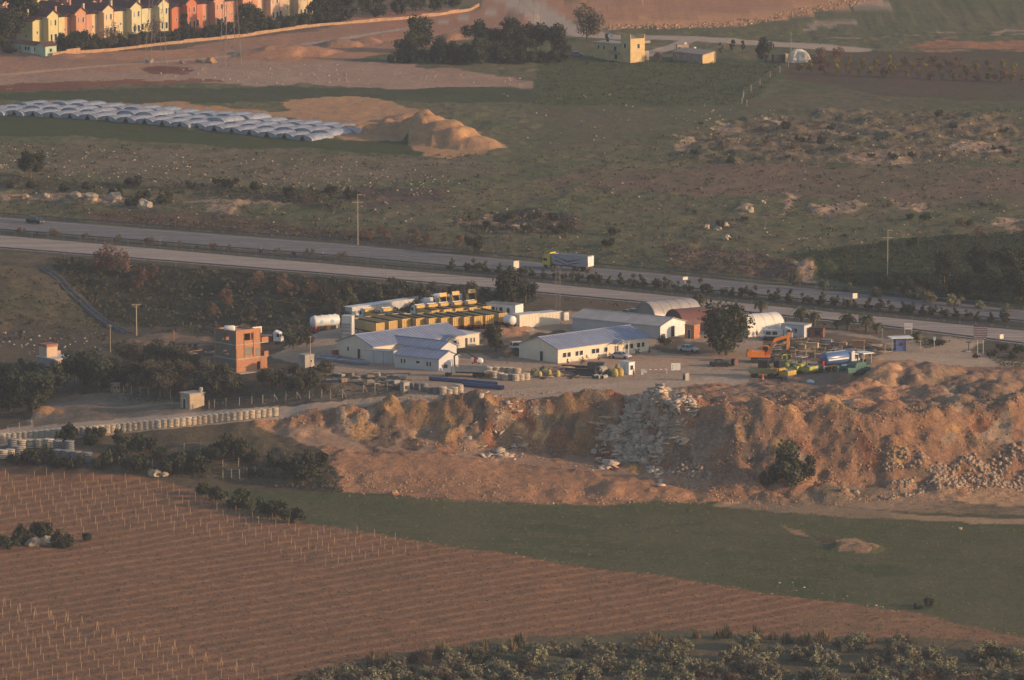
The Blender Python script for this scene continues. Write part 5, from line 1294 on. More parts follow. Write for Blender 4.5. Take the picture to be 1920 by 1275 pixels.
t = thing("project_board", "tall maroon project board with rows of white lines on two white posts", "sign", G(1838, 664), R(-4)); bd = part("board", M("maroon_board", (.12, .06, .09), var=.1), t, (-1.4, 1.4, -.05, .05, 3.1, 5.95)); part("post", m_white, t, (-.62, -.5, .05, .17, 0, 5.8)); part("post", m_white, t, (.55, .67, .05, .17, 0, 5.8)); writing(bd, m_greypanel, -1.3, 1.3, 3.2, 5.8, 7, 4, h=.38)
t = thing("display_board", "white board with a row of orange marks beside the near carriageway", "sign", G(1703, 626), R(-6)); bd = part("board", m_white, t, (-.85, .85, -.05, .05, 1.0, 2.3)); part("post", m_white, t, (-.8, -.7, .05, .13, 0, 2.3)); part("post", m_white, t, (.7, .8, .05, .13, 0, 2.3))
part("mark", M("orange_mark", (.75, .20, .10)), bd, *[(x, x + .22, -.056, -.05, 1.85, 2.05) for x in (-.7, -.3, .1, .5)]); writing(bd, M("brown_print", (.25, .16, .08)), -.75, .75, 1.25, 1.7, 2, 6)
def road_sign(px, py, w_, h_, z0, label, blue=False):
    t = thing("road_sign", label, "road sign", G(px, py), R(35)); part("plate", M("sign_blue", (.12, .25, .42)) if blue else m_cream, t, (-w_ / 2, w_ / 2, -.03, .03, z0, z0 + h_)); part("post", m_galv, t, (-.05, .05, .03, .12, 0, z0 + h_ * .9))
    part("clamp", m_galv, t, (-.2, .2, .028, .034, z0 + h_ * .3, z0 + h_ * .36), (-.2, .2, .028, .034, z0 + h_ * .65, z0 + h_ * .7)); return t
road_sign(968, 511, 1.5, 1.7, 1.0, "large pale road sign on the median left of the lorry"); road_sign(1285, 533, 1.4, .7, 1.0, "low wide pale road sign on the median above the silver hangar"); road_sign(1603, 567, 1.3, 1.15, .9, "squarish pale road sign on the median below the right utility pole")
road_sign(1878, 641, 1.0, .9, .7, "pale yellow road sign right of the maroon project board"); road_sign(1752, 650, .7, .7, 1.4, "small blue road sign by the bushes at the yard exit", True)
t = thing("guard_hut", "blue guard hut under a wide white canopy roof near the exit", "hut", G(1688, 657), R(12)); part("wall", M("blue_panel", (.05, .09, .28), var=.1), t, (-1.2, 1.0, -1.0, 1.0, -.1, 2.5)); part("roof", m_white, t, (-2.4, 2.4, -1.7, 1.7, 2.75, 2.9)); part("roof_post", m_galv, t, (-2.2, -2.1, -1.5, -1.4, 0, 2.75)); part("roof_post", m_galv, t, (2.1, 2.2, -1.5, -1.4, 0, 2.75)); part("roof_beam", m_dark, t, (-1.3, 1.1, -.9, .9, 2.5, 2.75)); part("window", m_glass, t, (-.6, .2, -1.03, -.99, 1.1, 1.9))
t = thing("floodlight_pole", "leaning floodlight pole left of the blue hut", "pole", G(1646, 652), R(0)); m = MB(); m.tube((0, 0, 0), (.9, 0, 1.6), .06, 6); m.tube((.9, 0, 1.4), (.9, 0, 4.2), .07, 6); m.build("pole", m_galv, t); part("lamp", m_dark, t, (.7, 1.1, -.15, .15, 4.2, 4.6))
t = thing("sign_post", "dark post with a tilted panel at the exit road", "post", G(1816, 660), R(0)); part("post", m_dark, t, (-.08, .08, -.08, .08, 0, 2.2)); part("panel", m_dark, t, (-.5, .5, -.1, .1, 2.0, 2.2)); part("base", m_concrete, t, (-.6, .6, -.4, .4, 0, .3))
# pipes, sacks, reels, drums
def pipe(px, py, L, r, rz, mat, label, name="pipe", hollow=True, group=None, n=14):
    o = MB(); o.lathe([(r * .82, 0.0), (r, 0), (r, L), (r * .82, L), (r * .82, L - .05)] if hollow else [(.02, 0), (r, 0), (r, L), (.02, L)], n, 'x', (0, 0, r))
    if hollow:
        o.f = [f for f in o.f if len(f) == 4]; k = MB(); k.lathe([(r * .82, .01), (r * .82, L - .01)], n, 'x', (0, 0, r)); k.f = [f for f in k.f if len(f) == 4]; o.add(k.v, k.f)
    ob = o.build(name, mat, None, smooth=True); ob.location = sink(G(px, py), .02); ob.rotation_euler = (0, 0, rz); tag(ob, label, "pipe", group); return ob
bl = M("blue_pipe", (.045, .075, .17), rough=.4, var=.12)
pipe(806, 713, 15.5, .42, R(-28), bl, "long blue pipe lying behind the slab stacks, upper one of two"); pipe(868, 724, 9.5, .45, R(-30), bl, "shorter blue pipe with its open end toward the road")
cg = M("concrete_pipe", (.33, .31, .28), rough=.9, var=.15)
for i, (x, y, r, L, l) in enumerate(((1122, 704, .95, 2.0, "large grey concrete pipe, biggest of the group by the yellow sacks"), (1112, 710, .42, 1.6, "small grey concrete pipe, left one of the front three"), (1120, 711, .42, 1.6, "small grey concrete pipe, middle one of the front three"), (1129, 711, .42, 1.6, "small grey concrete pipe, right one of the front three"))): pipe(x, y, L, r, R(55), cg, l, "concrete_pipe", group="grey concrete pipes by the gate")
bk = M("black_pipe", (.03, .03, .032), rough=.5, var=.2)
for i, (x, y, L, a, l) in enumerate(((1054, 688, 8, -20, "long black pipe in the heap below the office wall, uppermost"), (1060, 694, 8, -22, "long black pipe in the heap, second from the top"), (1068, 699, 7, -24, "long black pipe in the heap, third from the top"), (1078, 704, 6, -20, "black pipe at the front of the heap"), (1060, 699, 7.5, -17, "black pipe crossing the others at the left of the heap"))): pipe(x, y, L, .28, R(a), bk, l, "black_pipe", group="black pipes heaped below the office")
t = thing("fuel_tank", "dark rectangular fuel tank between office wall and concrete pipes", "tank", G(1101, 695), R(-10)); part("tank", M("dark_grey_steel", (.07, .07, .075)), t, (0, 3.4, 0, 1.6, .2, 1.7)); part("skid", m_dark, t, (-.1, 3.5, 0, 1.6, 0, .2)); part("cap", m_galv, t, (1.4, 1.8, .6, 1.0, 1.7, 1.85)); part("rib", m_dark, t, (1.1, 1.2, -.04, 0, .2, 1.7), (2.3, 2.4, -.04, 0, .2, 1.7))
def lump(name, p, rx, ry, rz_, mat, label, cat, seed=0, group=None, n=2, rough=.18):
    bm = bmesh.new(); bmesh.ops.create_icosphere(bm, subdivisions=n + 1, radius=1)
    rg = random.Random(seed); off = Vector((rg.uniform(0, 50), rg.uniform(0, 50), rg.uniform(0, 50)))
    from mathutils import noise as _n
    for v in bm.verts:
        d = 1 + rough * 2 * _n.noise(v.co * 1.3 + off) + rough * _n.noise(v.co * 3.1 + off)
        v.co = Vector((v.co.x * rx * d, v.co.y * ry * d, max(v.co.z * d, -.45) * rz_))
    me = bpy.data.meshes.new(name); bm.to_mesh(me); bm.free(); me.materials.append(mat)
    o = link_mesh(name, me); o.location = p + Vector((0, 0, rz_ * .35)); o.rotation_euler = (0, 0, rg.uniform(0, 6)); tag(o, label, cat, group); return o
sy = M("yellow_sack", (.50, .37, .10), rough=.8, var=.2)
for i, (x, y, s, l) in enumerate(((1153, 706, 1.0, "bulging yellow big bag left of the guard cabin, front left"), (1163, 705, 1.05, "bulging yellow big bag leaning on the guard cabin"), (1158, 696, .9, "pale tan big bag on top behind the two yellow ones"), (1012, 707, .75, "dull yellow sack beside the slab stacks, leftmost"), (1030, 703, .7, "yellow sack on the heap left of the black pipes"), (1046, 706, .8, "bright yellow sack at the front of the heap"))):
    m = MB(); w_ = .62 * s
    prf = [(w_ * .75, 0), (w_ * 1.02, .12 * s), (w_ * 1.12, .55 * s), (w_ * 1.05, 1.1 * s), (w_ * .75, 1.5 * s), (w_ * .25, 1.72 * s), (.03, 1.75 * s)]
    m.lathe(prf, 10, 'z'); o = m.build("big_bag", sy if i != 2 else m_wood, None, smooth=True); o.location = sink(G(x, y), .03); o.rotation_euler = (0, 0, i * .7); tag(o, l, "sack", "filled big bags near the gate")
og2 = M("green_tarp", (.10, .11, .06), var=.2)
for x, y, l in ((1002, 703, "olive tarpaulin bundle between slab stacks and yellow sacks"), (1020, 698, "grey-green tarpaulin bundle behind the yellow sack"), (1143, 703, "brown tarpaulin bundle between concrete pipes and yellow bags")): lump("tarp_bundle", G(x, y), 1.1, .8, .95, og2, l, "tarpaulin", x)
t = thing("cable_reel", "brown wooden cable reel beside the black car", "reel", G(1377, 686), R(60)); m = MB(); m.lathe([(.05, -.45), (.85, -.45), (.85, -.36), (.45, -.36), (.45, .36), (.85, .36), (.85, .45), (.05, .45)], 18, 'y', (0, 0, .85)); m.build("spool", M("reel_brown", (.16, .09, .07)), t); m = MB(); m.lathe([(.46, -.34), (.66, -.34), (.66, .34), (.46, .34)], 18, 'y', (0, 0, .85)); m.build("cable", m_dark, t)
o = MB(); o.lathe([(.25, 0), (.25, .05), (.17, .06), (.05, .7), (.02, .72)], 10, 'z'); ob = o.build("traffic_cone", M("cone_orange", (.75, .16, .04)), None); ob.location = G(1430, 712); ob.scale = (1.6, 1.6, 1.6); tag(ob, "orange traffic cone in front of the olive roller", "cone")
lump("rubbish_bag", G(1520, 718), .9, .7, .5, M("pale_plastic", (.55, .60, .58)), "pale plastic rubbish heap in front of the rollers", "rubbish", 5)
# people
red = M("red_cloth", (.50, .08, .05)); drk = M("dark_cloth", (.035, .035, .045)); brn = M("brown_cloth", (.14, .08, .06)); blu = M("blue_cloth", (.05, .06, .11))
person("person in a red jacket and dark trousers standing beside the guard cabin", G(1188, 708), R(20), red, drk)
person("person in dark brown clothes standing under the big tree's edge", G(1419, 634), R(-70), brn, brn)
person("person in dark clothes standing before the white hangar", G(1433, 632), R(-40), drk, drk)
person("person in dark clothes bending over beside the blue lorry", G(1445, 630), R(150), drk, blu, .5)
t = thing("small_lorry", "pale blue lorry parked in front of the white hangar, hood open", "lorry", G(1460, 638), R(-8)); part("chassis", m_dark, t, (-3, 3, -.4, .4, .6, .9)); tractor_cab(t, 1.2, paint("pale_blue", (.30, .36, .44)), 2.3, 2.1, .8, 1.7); part("bed", paint("pale_blue", (.30, .36, .44)), t, (-3.1, 1.0, -1.05, 1.05, .95, 2.3)); part("bed_opening", m_glass, t, (-2.6, -1.6, -1.08, -1.04, 1.3, 2.0), (-1.2, -.2, -1.08, -1.04, 1.3, 2.0))
for x in (-2, 2):
    for s in (-1, 1): wheel(t, x, s * .85, .45, .3)
car("crumpled silver car under repair by the white hangar", G(1443, 635), R(-160), paint("silver", (.5, .5, .52)))

# loose material around the yard
def pallets(p, rz, label, n=5, L=3.0, W=1.2, mat=m_galv, group=None):
    t = thing("sheet_stack", label, "material stack", p, rz, group); rg = random.Random(int(p.x * 10))
    for i in range(n): part("sheet", mat, t, (rg.uniform(-.1, .1), L + rg.uniform(-.15, .1), rg.uniform(-.05, .05), W, .12 + i * .16, .22 + i * .16))
    for x in (.2, L - .4): part("bearer", m_wood, t, (x, x + .12, 0, W, -.1, .11))
    return t
m_sheet = M("blue_grey_sheet", (.25, .28, .34), rough=.6, var=.2)
for i, (x, y, L) in enumerate(((592, 676, 4.5), (610, 679, 5), (632, 681, 5), (655, 684, 4), (600, 672, 4))): pallets(G(x, y), R(-18), "low stack of blue-grey sheets along the front of the long hall", 4, L, 1.3, m_sheet, "sheet stacks in front of the long hall")
for i in range(26):
    x = 612 + (i % 13) * 12.5 + random.Random(i).uniform(-4, 4); y = 705 + (i // 13) * 12 + (x - 612) * .045 + random.Random(i + 50).uniform(-2, 2)
    pallets(G(x, y), R(random.Random(i).uniform(-40, 40)), "low stack of weathered boards behind the fence", 2 + i % 4, 1.5, 1.2, [m_wood, m_concrete, m_galv][i % 3], "board stacks behind the fence")
for x, y, l in ((818, 693, "orange drum left of the crane truck, first of three"), (831, 694, "orange drum left of the crane truck, second of three"), (846, 697, "orange drum closest to the crane truck's cab")):
    m = MB(); m.lathe([(.42, 0), (.46, .05), (.46, .45), (.48, .5), (.46, .55), (.46, 1.05), (.42, 1.1)], 14, 'z'); o = m.build("drum", M("drum_orange", (.62, .16, .06)), None, smooth=True); o.location = G(x, y); tag(o, l, "drum")
t = thing("compressor", "small red compressor standing at the grey gable of the long hall", "compressor", G(630, 668), R(20)); part("housing", paint("frame_red", (.35, .05, .04)), t, (-.8, .8, -.5, .5, .4, 1.4)); part("exhaust", m_dark, t, (.4, .5, -.05, .05, 1.4, 1.8)); part("tow_bar", m_dark, t, (.8, 1.7, -.05, .05, .4, .5))
for s_ in (-1, 1): wheel(t, 0, s_ * .55, .3, .2)
for x, y, w_, h_, c, l in ((1523, 653, 2.6, 1.2, m_pale, "pale timber crate in the debris yard, largest"), (1504, 655, 1.5, 1.0, m_wood, "brown timber crate beside the largest one"), (1609, 652, 2.6, 1.6, M("orange_crate", (.50, .24, .12), var=.2), "orange crate near the floodlight pole"), (1550, 643, 2.2, .8, m_sheet, "grey crate at the back of the debris yard"), (1580, 648, 1.8, .7, m_wood, "low timber crate in the middle of the debris yard"), (1545, 668, 3.4, .5, m_pale, "long flat crate by the yard fence")):
    t = thing("crate", l, "crate", G(x, y), R(-15)); part("panel", c, t, (-w_ / 2, w_ / 2, -.6, .6, .1, h_)); part("batten", m_wood, t, (-w_ / 2, w_ / 2, -.66, -.6, h_ - .15, h_)); part("batten", m_wood, t, (-w_ / 2, w_ / 2, -.66, -.6, .1, .25)); part("runner", m_dark, t, (-w_ / 2, w_ / 2, -.5, -.3, -.1, .1)); part("runner", m_dark, t, (-w_ / 2, w_ / 2, .3, .5, -.1, .1))
for x, y, L, a, l in ((1500, 646, 6, -8, "grey pipe lying across the back of the debris yard, left"), (1560, 656, 7, -5, "grey pipe lying through the middle of the debris yard"), (1600, 660, 5, 12, "grey pipe near the fence of the debris yard"), (1486, 660, 5, 5, "rusty pipe behind the excavator bucket")):
    pipe(x, y, L, .16, R(a), m_galv if "grey" in l else m_wood, l, "scrap_pipe", True, None, 8)

# ---------------------------------------------------------------- stacks of concrete slabs
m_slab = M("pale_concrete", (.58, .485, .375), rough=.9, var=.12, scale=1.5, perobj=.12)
m_slab2 = M("shaded_concrete", (.24, .24, .25), rough=.9, var=.15, scale=1.5)  # slab concrete darkened, shade put into the colour
def slab_mesh(r, h):
    m = MB(); n = 12
    pr = [(r * .97, 0), (r, h * .1), (r, h * .9), (r * .97, h), (r * .3, h)]
    m.lathe(pr, n, 'z'); return m
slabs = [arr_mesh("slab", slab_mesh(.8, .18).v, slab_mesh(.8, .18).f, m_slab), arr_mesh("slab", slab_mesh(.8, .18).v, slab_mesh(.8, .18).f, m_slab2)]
_sr = random.Random(3)
def stack(p, label, group, n=6, kind=0, sc=1.0):
    t = thing("concrete_slab_stack", label, "slab stack", sink(p, .04), _sr.uniform(0, 6), group); t.scale = (sc, sc, sc)
    for i in range(n):
        s = link_mesh("slab", slabs[kind], t); s.location = (_sr.uniform(-.04, .04), _sr.uniform(-.04, .04), .12 + i * .29); s.rotation_euler = (0, 0, _sr.uniform(-.2, .2))
    c = link_mesh('gap_shade_core', gap_shade_core, t); c.scale = (1, 1, n * .29)
    return t
_sp = MB(); _sp.box(-.42, .42, -.42, .42, 0, .96); gap_shade_core = arr_mesh('gap_shade_core', _sp.v, _sp.f, m_dark)  # dark core added so the gaps between slabs look shaded
for i in range(49):
    f = i / 48
    stack(G(-6 + 521 * f, 829 - 49.5 * f + 2.5 * math.sin(f * 3.14)), "stack of six pale concrete slabs in the long row lining the dirt road", "slab stacks in the long roadside row", 6)
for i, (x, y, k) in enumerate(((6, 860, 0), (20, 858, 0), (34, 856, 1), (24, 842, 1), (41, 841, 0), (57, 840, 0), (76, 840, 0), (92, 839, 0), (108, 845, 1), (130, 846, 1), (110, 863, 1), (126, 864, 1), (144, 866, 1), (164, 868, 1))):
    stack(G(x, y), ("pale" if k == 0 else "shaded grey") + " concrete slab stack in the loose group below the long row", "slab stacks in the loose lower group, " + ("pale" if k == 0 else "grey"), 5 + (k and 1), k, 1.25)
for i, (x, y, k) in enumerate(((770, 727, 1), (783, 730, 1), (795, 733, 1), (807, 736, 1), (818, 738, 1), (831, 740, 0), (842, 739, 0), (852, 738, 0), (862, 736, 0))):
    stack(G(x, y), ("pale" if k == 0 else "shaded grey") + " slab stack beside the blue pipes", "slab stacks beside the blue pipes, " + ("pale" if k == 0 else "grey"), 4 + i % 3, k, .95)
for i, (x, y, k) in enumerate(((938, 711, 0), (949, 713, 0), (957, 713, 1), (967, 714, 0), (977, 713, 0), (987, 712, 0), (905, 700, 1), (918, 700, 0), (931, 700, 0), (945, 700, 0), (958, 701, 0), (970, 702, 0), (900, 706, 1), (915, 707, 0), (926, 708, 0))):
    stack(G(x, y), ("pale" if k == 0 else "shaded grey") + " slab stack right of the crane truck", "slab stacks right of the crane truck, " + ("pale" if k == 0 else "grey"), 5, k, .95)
# ---------------------------------------------------------------- fences
m_post = M("fence_post", (.42, .35, .27), rough=.9, var=.2)
m_wire = M("fence_wire", (.16, .15, .14), rough=.6)
def fence(pts, label, hgt_=1.7, wires=3, r=.075, braces=()):
    W = [G(*q) for q in pts]
    t = thing("wire_fence", label, "fence", W[0])
    for i, q in enumerate(W):
        d = q - W[0]; m = MB(); m.tube(d - Vector((0, 0, .3)), d + Vector((.05 * math.sin(i * 2.1), 0, hgt_)), r, 5); m.build("post", m_post, t)
        if i in braces:
            m = MB(); m.tube(d + Vector((1.0, 0, -.1)), d + Vector((0, 0, hgt_ * .95)), r * .8, 5); m.build("brace", m_post, t)
    m = MB()
    for k in range(wires):
        for a, b in zip(W[:-1], W[1:]):
            z = hgt_ * (.3 + .65 * k / max(1, wires - 1)); m.tube(a - W[0] + Vector((0, 0, z)), b - W[0] + Vector((0, 0, z)), .018, 3)
    m.build("wire", m_wire, t); return t
fence([(392, 766), (402, 764), (424, 762), (449, 760), (472, 758), (493, 756), (514, 754), (536, 752), (557, 750), (580, 748), (603, 746)], "wire fence on pale posts along the road below the brick building", braces=(6, 8))
fence([(620, 748), (642, 747), (682, 739), (703, 737), (726, 734)], "short wire fence with braced gate posts left of the block pump house", 1.9, braces=(1, 2))
fence([(62, 866), (223, 872), (253, 877), (286, 878), (345, 848), (377, 845), (408, 848)], "ragged fence of leaning posts in the scrub below the slab stacks", 1.8)
fence([(418, 899), (434, 897), (449, 897), (463, 894), (478, 892), (500, 870), (461, 868), (447, 876), (418, 880)], "square pen of pale posts in the scrub left of the quarry slope", 1.9)
fence([(1492, 674), (1511, 673), (1528, 671), (1547, 670), (1566, 672), (1579, 668), (1620, 668), (1659, 666), (1726, 657)], "wire fence on pale posts around the debris yard", 2.3)
fence([(1478, 128), (1462, 136), (1444, 146), (1425, 160), (1408, 172), (1394, 184), (1391, 196), (1400, 200)], "old pale wire fence with a bend at the green field corner", 1.9, 4, .1)
fence([(15, 812), (36, 806), (60, 800)], "low wire fence by the red earth heap", 1.5)
fence([(232, 740), (246, 740), (263, 742), (278, 743), (300, 746), (320, 748)], "row of thin fence posts before the orchard thicket", 1.9)
# ---------------------------------------------------------------- guard rails
gp = MB(); gp.box(-.06, .06, -.06, .06, -.2, .78); post_me = arr_mesh("post", gp.v, gp.f, m_galv)
m_rail = M("guard_rail_steel", (.20, .21, .22), rough=.6, metal=.3, var=.2)
def guard_rail(lines, off, label, x0=-60, x1=1980, z=0.0):
    xs = np.arange(x0, x1, 30); W = [Vector(at_z(x, float(lin(lines, x)) + off, 0)) for x in xs]
    t = thing("guard_rail", label, "guard rail", W[0]); m = MB()
    for a, b in zip(W[:-1], W[1:]):
        n = Vector((-(b - a).y, (b - a).x, 0)).normalized() * .04
        v = []
        for q in (a, b):
            for s, zz in ((-1, .45), (1, .52), (-1, .6), (1, .68), (-1, .76)): v.append(q - W[0] + n * s + Vector((0, 0, zz)))
        m.add(v, [(i, i + 1, 6 + i, 5 + i) for i in range(4)])
    m.build("rail", m_rail, t)
    for i, q in enumerate(W):
        o = link_mesh("post", post_me, t); o.location = q - W[0]
guard_rail(HW_FU, -3, "steel guard rail along the far edge of the far carriageway"); guard_rail(HW_FL, 2.5, "steel guard rail on the far side of the median"); guard_rail(HW_NU, -2, "steel guard rail on the near side of the median"); guard_rail(HW_NL, 2.5, "steel guard rail along the near edge of the near carriageway")
for x in (300, 392, 490, 606): 
    t = thing("marker_post", "slim red and white marker post on the edge of the far carriageway", "post", Vector(at_z(x, float(lin(HW_FL, x)) - 2, 0)), 0, "marker posts by the median"); part("post", m_white, t, (-.06, .06, -.06, .06, 0, .9)); part("red_band", m_redlamp, t, (-.065, .065, -.065, .065, .55, .8))
# ---------------------------------------------------------------- poles, masts, pylons
m_pole = M("pale_pole", (.46, .38, .28), rough=.8, var=.15)
def pole(px, py, h, label, arms, r=.13, rz=0):
    t = thing("utility_pole", label, "utility pole", sink(G(px, py)), rz); m = MB(); m.tube((0, 0, -.3), (0, 0, h), r, 7, r * .6); m.build("pole", m_pole, t)
    for z, a, b in arms:
        m = MB(); m.box(a, b, -.07, .07, z - .07, z + .07); m.build("crossarm", m_pole, t)
        m = MB()
        for x in (a + .1, b - .1): m.tube((x, 0, z + .07), (x, 0, z + .32), .05, 5)
        m.build("insulators", m_dark, t)
    return t
pole(671, 459, 12.1, "tall pale utility pole with two crossarms left of the lorry", [(10.2, -1.35, 1.35), (12.0, -.1, 1.1)]); pole(1664, 532, 12.3, "tall pale utility pole standing before the dark green field at right", [(10.5, -1.2, 1.2), (12.2, -.1, 1.1)])
t = pole(256, 629, 7.0, "wooden pole with a small crossarm in the dark dip", [(6.9, -1.0, 1.0)], .16); m = MB(); m.tube((-.7, 0, 6.9), (0, 0, 6.1), .06, 5); m.tube((.7, 0, 6.9), (0, 0, 6.1), .06, 5); m.build("arm_brace", m_pole, t)
pole(207, 660, 6.0, "thin bare pole above the dark trees at left", [(5.8, -.3, .3)], .09); pole(582, 692, 7.0, "slim pole beside the block kiosk", [(6.8, -.3, .3)], .1)
pole(1205, 12, 9, "dark pole in the red field near the top", [(8.6, -.6, .6)], .12); pole(1483, 118, 9, "thin pole behind the white tent", [(8.6, -.5, .5)], .09)
def lattice(px, py, hgt_, wb, wt, label, arms, r=.05, n=7, rz=.5, cat="pylon", name="lattice_pylon", mat=m_galv):
    t = thing(name, label, cat, sink(G(px, py)), rz)
    def c(i, k): 
        f = i / n; w_ = wb + (wt - wb) * f; s = ((-1, -1), (1, -1), (1, 1), (-1, 1))[k % 4]; return Vector((s[0] * w_ / 2, s[1] * w_ / 2, hgt_ * f))
    for k in range(4):
        m = MB(); m.tube(c(0, k), c(n, k), r * 1.5, 4); m.build("leg", mat, t)
    m = MB()
    for i in range(n):
        for k in range(4):
            m.tube(c(i, k), c(i + 1, k + 1), r * .6, 3); m.tube(c(i + 1, k), c(i + 1, k + 1), r * .6, 3)
    m.build("bracing", mat, t)
    for z, L in arms:
        m = MB(); m.tube((-L, 0, z), (L, 0, z), r, 4); m.tube((-L, 0, z), (0, 0, z + 1.0), r, 4); m.tube((L, 0, z), (0, 0, z + 1.0), r, 4); m.tube((-L, 0, z), (-L, 0, z - .6), r, 4); m.tube((L, 0, z), (L, 0, z - .6), r, 4); m.build("crossarm", mat, t)
    return t
m_lat = M("lattice_steel", (.20, .18, .18), rough=.6, metal=.2)
lattice(432, 121, 34, 5.0, 1.4, "tall grey lattice pylon in front of the orange houses", [(27, 5), (31, 4)], .06, 8, .4, mat=m_lat); lattice(293, 121, 32, 5.0, 1.4, "faint grey lattice pylon on the rocky dirt bank left of the taller one", [(26, 5)], .045, 8, .4, mat=m_lat); lattice(992, 48, 30, 5.5, 1.5, "lattice pylon beside the dirt track at the top", [(26, 4)], .05, 8, .4, mat=m_lat); lattice(1125, 22, 30, 4.0, 1.5, "thin lattice pylon behind the tall poplar", [(26, 4)], .045, 8, .4, mat=m_lat)
lattice(1046, 606, 12.6, 1.1, .8, "slim lattice mast with crossarms behind the cream containers", [(12.2, 1.3), (9.2, 1.3)], .02, 10, .3, "mast", "lattice_mast", m_lat)
# ---------------------------------------------------------------- tunnels
m_poly = M("tunnel_plastic", (.31, .335, .39), rough=.7, var=.12, scale=.5)
m_inside = M("tunnel_inner_shade", (.09, .085, .06), var=.2)
def tunnel_meshes(L=9.25, W=5.0, H=1.45):
    n = 12; v = []; f = []; ns = 10
    rg = random.Random(8)
    for j in range(ns + 1):
        x = L * j / ns; k = 1.0 if j % 2 == 0 else .93
        for i in range(n + 1):
            a = math.pi * i / n
            v.append((x, W / 2 - W / 2 * math.cos(a) * k, max(H * math.sin(a) ** .8, 0) * k - .02 + rg.uniform(-.05, .05)))
    for j in range(ns):
        for i in range(n): f.append((j * (n + 1) + i, j * (n + 1) + i + 1, (j + 1) * (n + 1) + i + 1, (j + 1) * (n + 1) + i))
    cov = arr_mesh("cover", v, f, m_poly)
    pr = [(W / 2 - W / 2 * math.cos(math.pi * i / n), H * math.sin(math.pi * i / n) ** .8) for i in range(n + 1)]
    cur = []
    for s in (range(0, 7), range(6, 13)):      # plastic drawn aside from the open mouth
        pts = [pr[i] for i in s]; inner = (W / 2 + (-.8 if s[0] == 0 else .8), 0)
        e = MB(); e.add([(.05, a, b) for a, b in pts + [inner]], [tuple(range(len(pts) + 1))]); cur.append(arr_mesh("end_curtain", e.v, e.f, m_poly))
    b = MB(); b.add([(1.6, a, z) for a, z in pr], [tuple(range(n + 1))]); ins = arr_mesh("inner_shade", b.v, b.f, m_inside)  # dark sheet that paints the shade inside the open mouth
    h = MB()
    for i in range(n): h.tube((0, pr[i][0], pr[i][1] + .02), (0, pr[i + 1][0], pr[i + 1][1] + .02), .06, 4)
    ce = MB(); ce.add([(.06, a, z) for a, z in pr], [tuple(range(n + 1))]); closed.append(arr_mesh('end_curtain', ce.v, ce.f, m_poly))
    return [("cover", cov), ("end_curtain", cur[0]), ("end_curtain", cur[1]), ("inner_shade", ins), ("hoop", arr_mesh("hoop", h.v, h.f, m_galv))]
closed = []
TM = tunnel_meshes()
TM2 = [TM[0], ('end_curtain', closed[0]), TM[4]]
tdir = Vector((math.cos(R(53)), math.sin(R(53)), 0)); tsd = Vector((-tdir.y, tdir.x, 0))
for i, (x, y) in enumerate(((-18, 220), (18, 220), (55, 221), (90, 223), (125, 225), (160, 227), (193, 229), (230, 232), (265, 234), (300, 237), (333, 240), (366, 243), (398, 246), (431, 250), (464, 254), (497, 258), (530, 262), (563, 265), (597, 268))):
    q0 = G(x - 12, y - 3)
    for k in range(3):
        q = q0 + tdir * (9.3 * k) + tsd * (1.3 * (k % 2)); q.z = hgt(q.x, q.y)
        t = thing("plastic_tunnel", ("pale plastic polytunnel in the front row above the green strip", "pale plastic polytunnel in the middle row, behind the front openings", "pale plastic polytunnel in the back row along the earth strip")[k], "polytunnel", sink(q), R(53), ("plastic tunnels, front row", "plastic tunnels, middle row", "plastic tunnels, back row")[k]); t.scale = (1, 1.3, 1)
        for nm, me_ in (TM if k == 0 else TM2): link_mesh(nm, me_, t)
# ---------------------------------------------------------------- drainage channel
ch = [G(*q) for q in ((78, 503), (95, 513), (112, 526), (128, 545), (140, 556), (165, 578), (180, 591), (195, 603), (220, 616), (240, 626))]
m = MB()
for a, b in zip(ch[:-1], ch[1:]):
    d = (b - a); sdv = Vector((-d.y, d.x, 0)).normalized(); q = a.lerp(b, .985)
    for o0, o1, z0, z1 in ((-.8, -.65, .4, .4), (-.65, -.35, .4, .08), (-.35, .35, .08, .08), (.35, .65, .08, .4), (.65, .8, .4, .4)):
        m.add([a + sdv * o0 + Vector((0, 0, z0)), a + sdv * o1 + Vector((0, 0, z1)), q + sdv * o1 + Vector((0, 0, z1)), q + sdv * o0 + Vector((0, 0, z0))], [(0, 1, 2, 3)])
    for o0 in (-.8, .8): m.add([a + sdv * o0 + Vector((0, 0, .4)), q + sdv * o0 + Vector((0, 0, .4)), q + sdv * o0 * 1.3 + Vector((0, 0, -.4)), a + sdv * o0 * 1.3 + Vector((0, 0, -.4))], [(0, 1, 2, 3)])
o = m.build("drainage_channel", M("channel_concrete", (.13, .13, .125), rough=.9, var=.2)); tag(o, "stepped concrete drainage channel running down the left bank to the dark dip", "channel")
